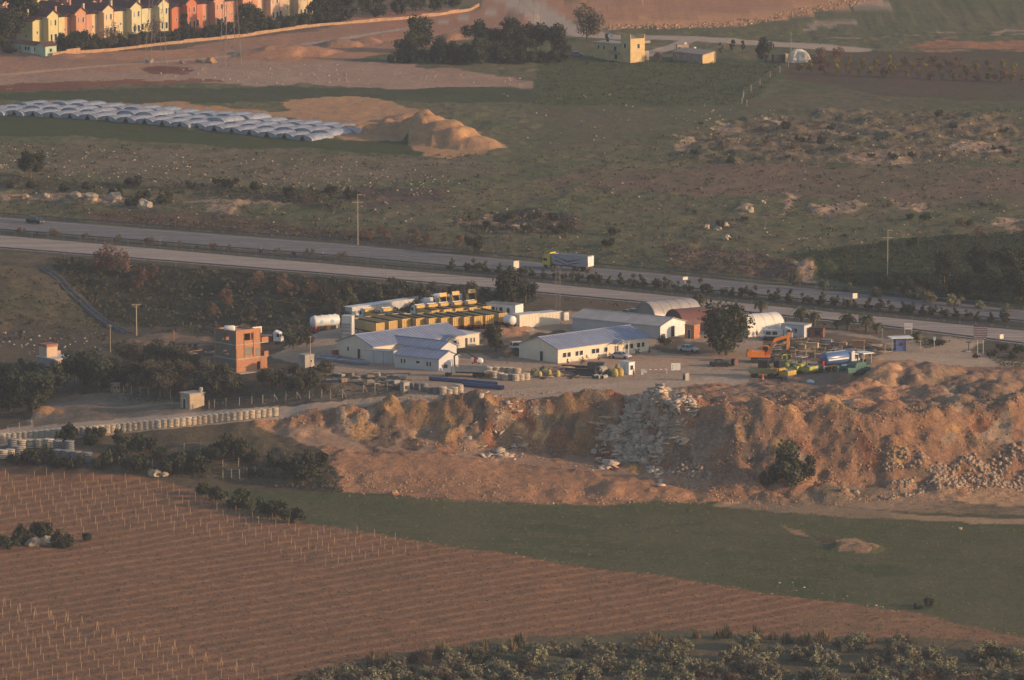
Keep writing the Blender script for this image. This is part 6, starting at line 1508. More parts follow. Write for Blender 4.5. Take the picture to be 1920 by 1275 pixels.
# ---------------------------------------------------------------- housing estate
HC = dict(yellow=(.56, .48, .24), orange=(.50, .25, .15), cream=(.58, .45, .28), pale=(.55, .50, .30), red=(.48, .16, .085), salmon=(.52, .27, .18), peach=(.58, .40, .28))
m_tile = M("dark_red_tiles", (.13, .055, .05), rough=.9, var=.25, scale=1.5)
def house(p, rz, col, label, full=True, group="terraced houses in the front row"):
    wm = M("render_" + col, HC[col], rough=.85, var=.06, scale=.5)
    t = thing("terraced_house", label, "house", sink(p, .1), rz, group); t.scale = (1, 1, 1.28)
    part("wall", wm, t, (0, 4.0, 2.0, 9.0, -2.5, 5.6), (4.0, 8.6, 0, 9.0, -2.5, 6.6), (8.6, 12.4, 1.4, 9.0, -2.5, 5.2), (4.0, 4.9, -.6, 0, -2.5, 6.0))
    m = MB(); m.prism([(4.0, 6.6), (8.6, 6.6), (6.3, 7.8)], -.0, 9.0); m.build("gable", wm, t)
    r = MB()
    for a, b in (((3.6, 6.38), (6.3, 7.84)), ((9.0, 6.38), (6.3, 7.84))): r.prism([a, b, (b[0], b[1] + .16), (a[0], a[1] + .16)], -.5, 9.3)
    r.prism([(-.4, 5.3), (4.0, 6.5), (4.0, 6.66), (-.4, 5.46)], 1.6, 9.4); r.box(8.62, 12.4, 4.2, 9.3, 5.2, 6.0)
    ro = r.build("roof", m_tile, t)
    part("chimney", wm, ro, (2.2, 2.8, 6.5, 7.1, 5.8, 7.9))
    if full:
        for x, z, w_, h_ in ((5.1, 4.2, .6, 1.3), (7.1, 4.2, .6, 1.3), (5.2, .7, .9, 1.5), (7.0, .7, .9, 1.5)): window(t, Matrix(), x, z, w_, h_)
        window(t, Matrix.Translation((0, 1.4, 0)), 9.6, .8, 1.2, 1.5); window(t, Matrix.Translation((0, 2.0, 0)), 1.6, 2.4, .5, .6); window(t, wall_frames(4.0, 9)['x0'], 4, 1.5, .7, .7)
        part("balcony", wm, t, (8.8, 12.2, 1.2, 1.38, 5.2, 5.8)); part("downpipe", m_dark, t, (8.5, 8.58, -.09, -.01, -1, 6.3))
    return t
cols = ["yellow", "orange", "cream", "pale", "pale", "red", "salmon", "orange", "peach", "cream"]
lbl = ["yellow terraced house at the left end, right behind the pale green cabin", "terracotta terraced house between the left yellow and a cream one", "cream terraced house third from the left", "pale yellow terraced house fourth from the left, tall white base", "pale yellow terraced house next to the bright red one", "bright red-orange terraced house in the middle of the row", "salmon terraced house behind the tall lattice pylon", "orange terraced house right of the tall lattice pylon", "peach terraced house second from the right end", "cream-peach terraced house at the right end of the row"]
for i in range(10):
    x = 70 + 52.2 * i; house(G(x, 84 - .108 * (x - 70) + (3 if i > 4 else 0)), R(47), cols[i], lbl[i])
rr = random.Random(12); nx = Vector((-math.sin(R(47)), math.cos(R(47)), 0)); dx = Vector((math.cos(R(47)), math.sin(R(47)), 0))
p0 = G(70, 84); k = 0
for row in range(1, 4):
    for i in range(-1 + row // 2, 10 + row):
        c = rr.choice(list(HC)); p = p0 + dx * (12.7 * i + rr.uniform(-1, 1)) + nx * (23 * row) + Vector((0, 0, -1.0)); p.z = hgt(p.x, p.y) - 1.2
        pj = project(p.x, p.y, p.z + 5)
        if not (-30 < pj[0] < 640 and pj[1] > -25): continue
        o = house(p, R(47), c, "dark-roofed terraced house in the back rows of the estate", False, "terraced houses in the back rows"); k += 1
# boundary wall
W = [G(x, y) for x, y in ((98, 104), (150, 100), (210, 96), (260, 90), (310, 84), (380, 77), (450, 70), (530, 58), (600, 49), (660, 44), (760, 36), (820, 30), (880, 21), (898, 12))]
m = MB()
for a, b in zip(W[:-1], W[1:]):
    L = (b - a).length; n = max(1, int(L / 6)); rz = math.atan2((b - a).y, (b - a).x)
    for j in range(n):
        q = a.lerp(b, j / n); zz = max(hgt(q.x, q.y), 0); mt_ = Matrix.Translation((q.x, q.y, zz)) @ Matrix.Rotation(rz, 4, 'Z'); m.box(0, L / n - .02, -.12, .12, -1, .85 + .2 * (j % 2), mt_)
o = m.build("boundary_wall", M("sand_stone_wall", (.40, .24, .135), var=.2, scale=.8)); tag(o, "long low sandstone wall below the terraced houses", "wall")
t = gable("garden_cabin", "pale green cabin with dark red roof at the left end of the wall", G(85, 106), R(43), 4.2, 4.2, 3.0, .9, M("pale_green_wall", (.38, .50, .36), var=.06), m_tile, cat="cabin", rib=False)
bpy.data.objects.remove(t.children[0]) if False else None
m_pg = M("pale_green_wall", (.38, .50, .36), var=.06)
part("wing", m_pg, t, (.1, 4.1, 4.21, 15.5, -.5, 2.9)); m = MB(); m.prism([(-.3, 2.85), (2.1, 3.7), (4.5, 2.85), (4.5, 2.97), (2.1, 3.84), (-.3, 2.97)], 4.5, 15.9); m.build("wing_roof", m_tile, t)
for y, w_ in ((11.5, .6), (8.6, 1.0), (7.3, 1.0), (4.6, .6)): window(t, Matrix.Translation((.1, 0, 0)) @ wall_frames(4, 16)['x0'], 16 - y - w_, 1.2, w_, 1.1)
door(t, Matrix.Translation((.1, 0, 0)) @ wall_frames(4, 16)['x0'], 9.5, .9, 2.1, m_white); window(t, Matrix(), 1.6, 1.2, .9, 1.0)
# tan house and outbuildings at the top
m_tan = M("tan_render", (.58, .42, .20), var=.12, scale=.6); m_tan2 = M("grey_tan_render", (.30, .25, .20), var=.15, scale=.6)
p = G(1182, 118)
t = thing("farmhouse", "tan two storey flat-roofed house with tall lit end wall and outside stair", "house", p, R(40))
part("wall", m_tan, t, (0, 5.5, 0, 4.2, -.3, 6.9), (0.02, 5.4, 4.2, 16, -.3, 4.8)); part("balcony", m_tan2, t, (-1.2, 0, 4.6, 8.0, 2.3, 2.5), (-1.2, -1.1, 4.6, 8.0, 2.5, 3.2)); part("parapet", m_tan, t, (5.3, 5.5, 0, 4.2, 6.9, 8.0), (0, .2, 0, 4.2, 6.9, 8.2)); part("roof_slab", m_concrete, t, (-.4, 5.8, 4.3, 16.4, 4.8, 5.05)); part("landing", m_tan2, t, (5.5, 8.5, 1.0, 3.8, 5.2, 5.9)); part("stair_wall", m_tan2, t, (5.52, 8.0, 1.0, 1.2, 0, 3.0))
fw = wall_frames(5.5, 16); window(t, fw['x0'], 13.2, 4.2, 1.0, 1.2); window(t, fw['x0'], 8.6, 2.7, 1.4, 1.6); window(t, fw['x0'], 4.0, 3.0, .8, 1.2); window(t, fw['x0'], 1.5, 3.0, .9, 1.2); window(t, Matrix(), 2.6, 4.0, .9, 1.3); window(t, fw['x0'], 9.0, .5, 1.3, 1.5)
t2 = thing("water_tank", "dark solar water tank on the roof of the tan house", "water tank", p + Matrix.Rotation(R(40), 3, 'Z') @ Vector((2.5, 13, 5.05)), 0); m = MB(); m.lathe([(.3, 0), (.75, .2), (.75, 1.3), (.3, 1.5)], 12, 'z', (0, 0, .9)); m.build("drum", m_dark, t2); part("stand", m_dark, t2, (-.5, .5, -.5, .5, 0, .9))
t2 = thing("satellite_dish", "white satellite dish on the roof of the tan house", "dish", p + Matrix.Rotation(R(40), 3, 'Z') @ Vector((2.0, 11.0, 5.05)), R(-20)); m = MB(); m.tube((0, 0, 0), (0, 0, 1.4), .07, 5); m.build("mast", m_galv, t2); m = MB(); m.lathe([(.02, .12), (.5, .05), (.75, -.15), (.77, -.15), (.5, .0), (.02, .06)], 14, 'y', (0, -.1, 1.9)); m.build("dish", m_white, t2)
p = G(1317, 120)
t = thing("farm_shed", "low shed with end painted sunlit tan, sides painted shaded grey, right of the tan house", "shed", p, R(40)); part("wall", m_tan2, t, (.02, 4.6, 0, 13, -.3, 2.6)); part("end_wall", m_tan, t, (0, 4.6, -.06, 0, -.3, 2.6)); m = MB(); m.prism([(-.1, 2.6), (4.9, 3.4), (4.9, 3.55), (-.1, 2.75)], -.4, 13.2); m.build("roof", m_tan2, t); m = MB(); m.prism([(0, 2.6), (4.6, 2.6), (4.6, 3.35)], -.05, .0); m.build("gable", m_tan, t)  # sunlit tone painted on the end, shaded tone on the sides
for x in (2.0, 5.0, 9.0): window(t, wall_frames(4.6, 13)['x0'], x, 1.2, .5, .5)
part("porch", m_tan2, t, (4.6, 7.0, 2, 4, 2.6, 2.8), (6.8, 7.0, 2, 2.2, 0, 2.6))
t = box_cabin("farm_hut", "small pinkish hut with dark doorway behind the low shed", G(1270, 101), R(10), 3.4, 2.5, 2.6, M("pinkish_wall", (.52, .36, .26), var=.15), m_concrete, doors=[("y0", .2, .9, 2.0)]); part("roof_tank", m_white, t, (2.2, 2.9, .5, 1.2, 2.72, 3.3))
t2 = thing("water_tank", "white water barrel beside the small pinkish hut", "water tank", G(1302, 99), 0); m = MB(); m.lathe([(.4, 0), (.5, .1), (.5, 1.1), (.3, 1.25)], 12, 'z', (0, 0, .5)); m.build("drum", m_white, t2); part("stand", m_dark, t2, (-.4, .4, -.4, .4, 0, .5))
# white tarp tent
p = G(1497, 116); n = 26; v = []; f = []; rg = random.Random(4)
prof = [(3.6, 0), (3.3, 1.0), (2.7, 2.2), (2.0, 3.2), (1.0, 3.75), (.05, 3.85)]
for j, (r, z) in enumerate(prof):
    for i in range(n):
        a = 2 * math.pi * i / n; k = 1 + (.09 if i % 2 else -.06) * (1 - j / 6) + .05 * rg.uniform(-1, 1); sq = 1 / max(abs(math.cos(a)), abs(math.sin(a))) ** .5
        v.append((r * k * sq * math.cos(a), r * .8 * k * sq * math.sin(a), z))
f = [(j * n + i, j * n + (i + 1) % n, (j + 1) * n + (i + 1) % n, (j + 1) * n + i) for j in range(5) for i in range(n)]
t = thing("tarp_tent", "white tarpaulin tent with deep folds and a yellow flap at its left", "tent", sink(p), .2); link_mesh("tarpaulin", arr_mesh("tarpaulin", v, f, M("white_tarp", (.62, .56, .47), rough=.7, var=.15)), t); part("flap", m_tan, t, (-4.2, -3.4, -1.6, .8, 0, 2.6)); part("dark_lean_to", m_dark, t, (-7.5, -4.2, -.8, 2.0, 0, 2.3))

# ---------------------------------------------------------------- plants one can tell apart
def P(kind, x, y, label, sc=1.0, cat=None, group=None, zsc=1.0): return plant(kind, G(x, y), label, cat, sc, group, None, zsc)
P("round_tree", 1362, 666, "large round dark tree between the red and white arch hangars", 1.36)
P("dark_tree", 42, 78, "big dark tree left of the yellow house at the top left corner", 2.3); P("dark_tree", 12, 84, "big dark tree at the left frame edge by the estate", 1.7)
P("dark_tree", 57, 334, "lone dark tree on the slope near the left edge", 1.25); P("brown_bush", 577, 378, "round brown bush in the middle of the slope", 1.4); P("dark_tree", 890, 474, "dark round tree at the roadside, above the row of slim median shrubs", .75)
P("tall", 1101, 76, "tall leafless-looking poplar at the bend of the dirt track", 1.1)
for x, y, s, l in ((790, 95, 1.15, "tallest round tree of the grove left of the tan house"), (762, 112, .8, "low dark tree at the left end of the grove"), (820, 116, .8, "low dark tree below the tallest round one"), (845, 118, .7, "low dark tree in the left half of the grove"), (893, 96, 1.0, "dark grey tree at the start of the grove's right half"), (868, 116, .75, "low dark tree in the grove's middle"), (925, 98, .95, "grey-brown tree left of the black-green one in the grove"), (960, 96, 1.1, "black-green tree in the centre of the grove"), (905, 116, .8, "low tree in front of the grove's grey tree"), (945, 116, .85, "low tree in front of the black-green one"), (985, 112, .85, "low tree at the front right of the grove"), (1005, 96, 1.1, "broad grey-green tree near the right end of the grove"), (1035, 98, 1.1, "last broad tree of the grove, nearest the tan house"), (1055, 110, .6, "low bush at the right end of the grove")):
    P("dark_tree", x, y + 3, l, s * 1.45, None, "trees of the grove left of the tan house")
for x, y, s, l in ((1352, 100, .55, "left conifer of the three behind the low shed"), (1373, 99, .7, "middle and tallest conifer of the three behind the low shed"), (1392, 98, .6, "right conifer of the three behind the low shed")): P("cypress", x, y, l, s, None, "three conifers behind the low shed")
P("dark_tree", 1436, 116, "dark tree left of the white tent", 1.05); P("brown_bush", 1235, 116, "brown bush between the tan house and the low shed", 1.3); P("red_bush", 1535, 118, "reddish bush right of the white tent", 1.6); P("red_bush", 1570, 116, "second reddish bush right of the white tent", 1.5)
# trees and shrubs in front of the estate
for i, (x, y, k, s) in enumerate(((118, 92, "dark_tree", .55), (150, 96, "dark_tree", .85), (175, 93, "bush", 1.2), (206, 92, "bare", 1.3), (232, 88, "bush", 1.3), (262, 86, "brown_bush", 1.3), (290, 84, "bare", 1.4), (318, 78, "bush", 1.5), (345, 66, "cypress", .9), (340, 76, "bush", 1.3), (372, 72, "bush", 1.4), (400, 70, "bush", 1.4), (428, 64, "bush", 1.5), (462, 56, "dark_tree", .95), (488, 52, "dark_tree", .7), (450, 66, "bush", 1.4), (510, 54, "bush", 1.4), (540, 50, "bush", 1.5), (570, 46, "bush", 1.6), (598, 40, "dark_tree", .9), (625, 36, "dark_tree", .9), (650, 34, "bush", 1.6), (680, 26, "dark_tree", .8), (710, 30, "bush", 1.6), (745, 26, "bush", 1.7), (780, 20, "dark_tree", .8), (815, 18, "bush", 1.6), (850, 12, "bush", 1.5), (600, 26, "dark_tree", 1.1), (640, 22, "dark_tree", 1.0), (700, 12, "dark_tree", 1.0), (760, 8, "dark_tree", .9), (20, 96, "bush", 1.2), (5, 92, "bush", 1.6))):
    P(k, x, y + 2, {"dark_tree": "dark evergreen tree in the gardens behind the sandstone wall", "bush": "dark bush in the gardens behind the sandstone wall", "bare": "bare grey tree in the gardens behind the sandstone wall", "brown_bush": "brown bush in the gardens behind the sandstone wall", "cypress": "narrow conifer beside the pale and red houses"}[k], s * 1.4, None, "garden plants behind the sandstone wall, " + k.replace("_", " "))
for i in range(34):
    x = 112 + i * 16 + _pr.uniform(-5, 5); y = float(np.interp(x, [100, 300, 620, 890], [97, 83, 43, 14])) + _pr.uniform(-4, 0)
    P("bush", x, y, "dark bush in the gardens behind the sandstone wall", _pr.uniform(1.5, 2.3), None, "garden plants behind the sandstone wall, bush")
for i in range(16):
    P("bush", 748 + i * 20 + _pr.uniform(-5, 5), 118 + _pr.uniform(-3, 2), "low dark bush along the foot of the grove left of the tan house", _pr.uniform(1.7, 2.6), None, "bushes along the foot of the grove")
# orchard with yellow-green crowns
for r_, (y0, y1, n) in enumerate(((138, 156, 20), (128, 140, 17), (118, 128, 14))):
    for i in range(n):
        x = 1500 + 20 * r_ + i * (22 + r_ * 2) + _pr.uniform(-3, 3)
        if x > 1945: break
        P("yellow" if _pr.random() < .75 else "red_bush", x, y0 + (y1 - y0) * (x - 1500) / 420, "small yellowish orchard tree in rows right of the white tent", _pr.uniform(.8, 1.15) * (1.15 - .1 * r_), "tree", "orchard trees in rows")
# along the highway
for x, y, s in ((188, 512, 1.7), (205, 505, 1.9), (232, 512, 1.6), (285, 522, 1.0), (480, 545, 1.4), (530, 548, 1.3), (585, 560, 1.2), (260, 540, 1.5)): P("red_bush", x, y, "bare reddish tree on the dark bank below the highway", s, "shrub", "bare reddish trees on the dark bank", 1.15)
P("red_bush", 425, 575, "round rusty red bush in the dark dip", 1.4); P("red_bush", 398, 592, "smaller reddish bush below the rusty red one", 1.0)
for x, y, s in ((640, 588, 1.05), (600, 575, .8), (560, 592, .6), (690, 575, .85), (725, 572, .9), (765, 566, .85), (800, 566, .9), (845, 566, .7), (880, 562, .75), (470, 598, .5), (660, 555, .7), (740, 552, .7)): P("olive", x, y, "olive tree on the dark bank behind the white tank and trailers", s * 1.15, None, "olive trees on the dark bank")
P("dark_tree", 945, 578, "broad dark tree behind the white site cabin", 1.35); P("dark_tree", 985, 572, "smaller dark tree right of the one behind the white cabin", 1.0); P("olive", 915, 574, "olive tree left of the broad dark one", .9)
for x, y in ((270, 372), (215, 366), (310, 380), (430, 352), (405, 345), (480, 358), (360, 352), (60, 355), (20, 352), (120, 360), (165, 358), (250, 350), (590, 366), (620, 362), (545, 372), (660, 372), (250, 385)): P("bush", x, y, "dark bush among the rock ledge on the slope", _pr.uniform(.9, 1.7), None, "dark bushes along the rock ledge")
for x, y in ((690, 450), (775, 452), (800, 455), (720, 446), (860, 462)): P("red_bush", x, y, "low reddish bush at the far roadside between pole and dark tree", _pr.uniform(.8, 1.2), None, "reddish bushes at the far roadside")
for x, y in ((955, 412), (1000, 410), (1035, 415), (985, 432), (915, 428), (1060, 432), (1150, 440), (1140, 462), (1045, 440)): P("bush", x, y, "dark bush on the rocky hump above the lorry", _pr.uniform(.7, 1.2), None, "dark bushes on the rocky hump")
for i in range(46):
    x = _pr.uniform(1290, 1915); y = _pr.uniform(212, 305) if i < 30 else _pr.uniform(385, 480)
    P("bush" if i % 3 else "brown_bush", x, y, "low bush scattered over the broken slope at right" if i % 3 else "low brown bush scattered over the broken slope at right", _pr.uniform(.5, 1.1), None, "scattered bushes on the right slope" + ("" if i % 3 else ", brown"))
for x, y, s in ((1770, 530, 1.15), (1840, 520, 1.2), (1900, 525, 1.3), (1735, 552, .8), (1800, 560, .9), (1860, 560, 1.0), (1915, 565, 1.0), (1700, 556, .7), (1660, 548, .6), (1880, 545, 1.0), (1940, 545, 1.1)): P("dark_tree", x, y, "dark tree in the thicket beyond the highway at the right edge", s, None, "dark thicket trees at the right edge")
for x, y in ((1590, 545), (1640, 556), (1745, 568), (1790, 574), (1840, 578), (1890, 584), (1720, 562)): P("olive_bush", x, y, "feathery olive shrub at the roadside under the dark thicket", _pr.uniform(1.0, 1.6), None, "feathery roadside shrubs")
palm(G(1488, 535), "short palm at the far roadside before the bare earth", .8); palm(G(1545, 545), "short palm at the far roadside right of the bare earth", .85)
for x, y, s, l in ((1312, 578, 1.1, "palm behind the silver arch hangar"), (1427, 590, 1.05, "palm behind the white arch hangar"), (1503, 608, 1.25, "tallest palm, right of the white arch hangar"), (1527, 610, 1.0, "palm just right of the tallest one"), (1590, 618, 1.2, "broad palm in the middle of the row"), (1570, 618, .7, "small palm left of the broad one"), (1625, 622, 1.25, "broad palm at the right end of the palm row"), (1645, 626, .8, "small palm beside the right broad one"), (1720, 642, .8, "small palm behind the blue hut roof"), (1277, 578, .6, "small palm left of the one behind the silver hangar")): palm(G(x, y), l, s)
for x, y, s in ((1750, 645, .7), (1762, 648, .8), (1880, 658, 1.0), (1910, 662, 1.1), (1860, 668, .8), (1900, 672, .8), (1830, 672, .6)): P("bush", x, y, "dark bush beside the exit road", s, None, "bushes beside the exit road")
# median shrubs
for i in range(74):
    x = (40 + i * 30) if i < 22 else 850 + (i - 22) * 21 + _pr.uniform(-4, 4)
    if i < 22 and (x > 640 or _pr.random() < .25): continue
    if x > 1930 or (1890 < x): continue
    y = float(lin(HW_FL, x)) + 4.5
    dense = i >= 22
    P("small_bush" if dense or i % 2 else "brown_bush", x, y, "small shrub in the row planted along the highway median" if dense or i % 2 else "small dry shrub on the left stretch of the highway median", _pr.uniform(.85, 1.4) * (1.6 if dense else .8), None, "shrubs along the highway median" + ("" if dense or i % 2 else ", dry"))
# left of the yard
for x, y, s, k, l in ((20, 770, 1.35, "pine", "broad dark pine at the left edge above the slab row"), (62, 772, 1.3, "pine", "dark pine right of the one at the left edge"), (100, 745, 1.15, "pine", "dark pine below the small house"), (40, 742, 1.15, "pine", "dark pine behind the left edge pair"), (5, 735, 1.1, "pine", "pine cut by the left frame edge, behind"), (78, 748, 1.0, "olive", "olive tree between the dark pines"), (160, 725, 1.35, "pine", "tall dark pine right of the small house"), (185, 730, 1.2, "pine", "dark pine next to the tall one, nearer the hut"), (205, 715, 1.0, "olive", "olive tree behind the tiny hut"), (140, 720, 1.0, "dark_tree", "dark tree at the corner of the small house"), (225, 728, .9, "pine", "small pine right of the tiny hut")): P(k, x, y, l, s)
for i in range(52):
    x = _pr.uniform(235, 430); y = _pr.uniform(680, 748)
    if i > 36: x = _pr.uniform(495, 620); y = _pr.uniform(702, 745)
    if 402 < x < 505 and y < 720: x -= 110
    k = _pr.choice(["bare", "olive", "olive", "brown_bush", "olive"])
    P(k, x, y, {"bare": "bare twiggy tree in the thicket around the brick building", "olive": "olive tree in the thicket around the brick building", "brown_bush": "brown bush in the thicket around the brick building"}[k], _pr.uniform(.8, 1.25) * (.7 if i > 36 else 1), None, "thicket around the brick building, " + k.replace("_", " "))
for x, y, s, k, l in ((585, 742, 1.05, "cypress", "dense round-topped conifer at the fence gate"), (550, 655, 1.05, "olive", "large olive tree in front of the red lorry"), (575, 652, .8, "olive", "smaller olive tree below the white tank"), (440, 738, .9, "olive", "olive tree in front of the brick building's foot"), (470, 742, .7, "brown_bush", "brown bush at the brick building's corner"), (520, 728, .95, "olive", "olive tree right of the brick building"), (1092, 690, .5, "bare", "small bare tree at the office wall"), (951, 682, .75, "bare", "young bare tree in the yard left of the office"), (930, 660, .9, "dark_tree", "dark tree by the hall wing, shading parked cars"), (1245, 650, .6, "olive", "small bush at the right corner of the office"), (645, 605, .7, "olive", "bush behind the grey bin")): P(k, x, y, l, s)
for x in (1010, 1062, 1090, 1120, 1140, 1150, 1190, 1195, 1215): P("cypress", x + 2, 684 - (x - 1046) * .138 + 1.5, "tiny young conifer planted along the office wall", .22, None, "young conifers along the office wall") if x > 1050 else None
for x, y, s, l in ((240, 838, 1.25, "large dark bush left of the stone pile"), (268, 845, 1.2, "large dark bush right of the stone pile"), (125, 826, 1.2, "dark bush below the slab row's left half"), (180, 820, .9, "brown-green bush in front of the slab row"), (430, 852, 1.5, "large bush in the scrub left of the quarry"), (400, 860, 1.1, "bush in front of the large one, left of the quarry"), (465, 860, 1.1, "bush right of the large one in the scrub"), (350, 878, 1.5, "broad dark bush in the lower scrub"), (322, 886, 1.1, "bush at the left foot of the lower scrub"), (375, 885, 1.0, "bush right of the broad dark one"), (575, 895, 1.6, "dark bush at the corner of the quarry slope"), (550, 885, 1.0, "bush left of the one at the quarry corner"), (600, 870, .9, "small bush above the quarry corner"), (215, 868, 1.3, "dark bush by the ragged fence"), (255, 882, 1.2, "bush under the ragged fence"), (190, 878, .9, "small bush left end of the scrub strip"), (55, 866, .9, "bush in front of the loose slab stacks"), (75, 868, 1.1, "dark pointed bush before the loose slab stacks"), (300, 860, .9, "bush between the fence posts"), (520, 870, .9, "low bush left of the quarry corner"), (480, 890, .8, "low bush by the post pen"), (30, 868, .8, "low bush by the bright slab stacks"), (110, 872, .9, "low bush under the grey slab stacks"), (140, 876, .9, "low bush at the end of the grey slab stacks"), (170, 830, .8, "bush above the stone pile")): P("bush", x, y + 2, l, s * 1.65)
for x, y, s, l in ((385, 928, 1.0, "left bush of the line along the vineyard edge"), (410, 938, 1.1, "second bush of the line along the vineyard edge"), (443, 950, 1.5, "largest bush of the line along the vineyard edge"), (500, 962, 1.2, "bush right of the largest in the vineyard edge line"), (520, 968, 1.2, "fifth bush of the vineyard edge line"), (548, 978, 1.2, "last bush of the line at the green field corner")): P("bush", x, y + 2, l, s * 1.5)
for x, y, s, l in ((12, 1030, 1.4, "left dark bush of the boulder clump in the vineyard"), (40, 1018, 1.5, "tall dark bush behind the boulders in the vineyard"), (78, 1015, 1.5, "dark bush above the two pale boulders"), (115, 1025, 1.35, "dark round bush right of the boulders"), (165, 1015, .7, "small low bush right of the boulder clump")): P("bush", x, y, l, s * 1.35)
P("big_bush", 1475, 905, "large dark bushy tree growing at the foot of the quarry slope", 1.95, "tree", None, 1.05); P("big_bush", 1512, 895, "leaning bush at the right side of the big quarry tree", 1.1); P("bush", 1440, 906, "low bush at the left foot of the big quarry tree", 1.3)
P("bush", 1740, 1138, "small dark bush on the green field at right", .9); P("bush", 1722, 1142, "very small bush beside the one on the green field", .6)
# ---------------------------------------------------------------- shrub belt along the bottom
for i in range(330):
    x = _pr.uniform(560, 1935); lo = float(np.interp(x, [560, 640, 760, 1000, 1300, 1600, 1935], [1290, 1268, 1242, 1220, 1206, 1210, 1224]))
    y = lo + (1318 - lo) * _pr.random() ** .85
    k = "olive_bush" if _pr.random() < .86 else ("brown_bush" if _pr.random() < .6 else "bush")
    P(k, x, y, {"olive_bush": "grey-green shrub in the belt along the bottom edge", "brown_bush": "dry brown shrub in the belt along the bottom edge", "bush": "dark shrub in the belt along the bottom edge"}[k], _pr.uniform(.95, 1.75), None, "shrub belt along the bottom, " + k.replace("_", " "))
for i in range(44):
    x = _pr.choice([_pr.uniform(640, 1020), _pr.uniform(1220, 1720)]); y = float(np.interp(x, [640, 760, 1000, 1300, 1720], [1262, 1232, 1208, 1196, 1205])) + _pr.uniform(-3, 14)
    g_ = _pr.random() < .45
    reed(G(x, y), "green reed clump standing at the top of the shrub belt" if g_ else "dry tan reed clump standing at the top of the shrub belt", _pr.uniform(.6, .95), g_)
# ---------------------------------------------------------------- vineyard stakes
sm = MB(); sm.tube((0, 0, -.2), (.03, 0, 1.75), .055, 5, .045); stake = arr_mesh("vine_stake", sm.v, sm.f, M("stake_wood", (.46, .32, .20), rough=.9, var=.2))
am = MB(); am.tube((-.25, 0, -.2), (0, 0, 1.8), .055, 5); am.tube((.3, .1, -.2), (0, 0, 1.8), .05, 5); aframe = arr_mesh("end_stake", am.v, am.f, MATS["stake_wood"])
V1 = [(-10, 892), (130, 888), (300, 908), (470, 968), (560, 988), (640, 996), (795, 1022), (800, 1034), (640, 1062), (560, 1064), (450, 1020), (300, 1000), (150, 1000), (-10, 970)]
V2 = [(-10, 1128), (130, 1165), (200, 1192), (330, 1225), (450, 1262), (560, 1285), (540, 1300), (-10, 1300)]
r1 = Vector((math.cos(ROWDIR), math.sin(ROWDIR), 0)); r2 = Vector((-math.sin(ROWDIR), math.cos(ROWDIR), 0)); org = G(300, 1000)
cnt = 0
for a in range(-40, 60):
    for b in range(-60, 70):
        q = org + r1 * (b * 3.3 + (a % 2) * .4) + r2 * (a * 5.2); q = q + r1 * _pr.uniform(-.2, .2)
        pj = project(q.x, q.y, hgt(q.x, q.y)); X_, Y_ = np.array([pj[0]]), np.array([pj[1]])
        i1, i2 = inpoly(X_, Y_, V1)[0], inpoly(X_, Y_, V2)[0]
        if not (i1 or i2) or _pr.random() < .12 or cnt >= 300: continue
        q.z = hgt(q.x, q.y); cnt += 1
        o = link_mesh("vine_stake", stake); o.location = q; o.rotation_euler = (_pr.uniform(-.06, .06), _pr.uniform(-.06, .06), _pr.uniform(0, 6)); s = _pr.uniform(.8, 1.1); o.scale = (1, 1, s)
        tag(o, "thin pale vine stake in the bare rows below the scrub strip" if i1 else "thin pale vine stake in the rows at the bottom left corner", "stake", "vine stakes, upper block" if i1 else "vine stakes, bottom left block")
for i in range(17):
    f = i / 16; o = link_mesh("end_stake", aframe); o.location = G(8 + 465 * f, 1138 + 125 * f + 4 * math.sin(i)); o.rotation_euler = (0, 0, _pr.uniform(-.3, .3)); tag(o, "braced end stake closing a vine row at the bottom left", "stake", "braced end stakes")
# ---------------------------------------------------------------- countless things
def scatter(polys, n, seed, zone_y=None):
    rg = random.Random(seed); out = []
    for poly, k in polys:
        P_ = np.array(poly, float); m = int(n * k); x = np.array([rg.uniform(P_[:, 0].min(), P_[:, 0].max()) for _ in range(m * 4)]); y = np.array([rg.uniform(P_[:, 1].min(), P_[:, 1].max()) for _ in range(m * 4)])
        i = inpoly(x, y, poly); out += list(zip(x[i][:m], y[i][:m]))
    return out
def fastG(pts):
    """ground points for many photo positions"""
    P_ = np.array(pts, float); u = (P_[:, 0] - 960) / FPX; v = (637.5 - P_[:, 1]) / FPX
    d = np.stack([u, CP + v * SP, -SP + v * CP], -1); z = np.zeros(len(P_))
    for _ in range(40):
        t = (z - CAM_H) / d[:, 2]; X, Y = d[:, 0] * t, d[:, 1] * t
        i = np.clip(np.searchsorted(gx, X) - 1, 0, len(gx) - 2); j = np.clip(np.searchsorted(gy, Y) - 1, 0, len(gy) - 2)
        fx = (X - gx[i]) / (gx[i + 1] - gx[i]); fy = (Y - gy[j]) / (gy[j + 1] - gy[j])
        zn = (GZ[j, i] * (1 - fx) + GZ[j, i + 1] * fx) * (1 - fy) + (GZ[j + 1, i] * (1 - fx) + GZ[j + 1, i + 1] * fx) * fy
        z = z * .6 + zn * .4
    return np.stack([X, Y, zn], -1)
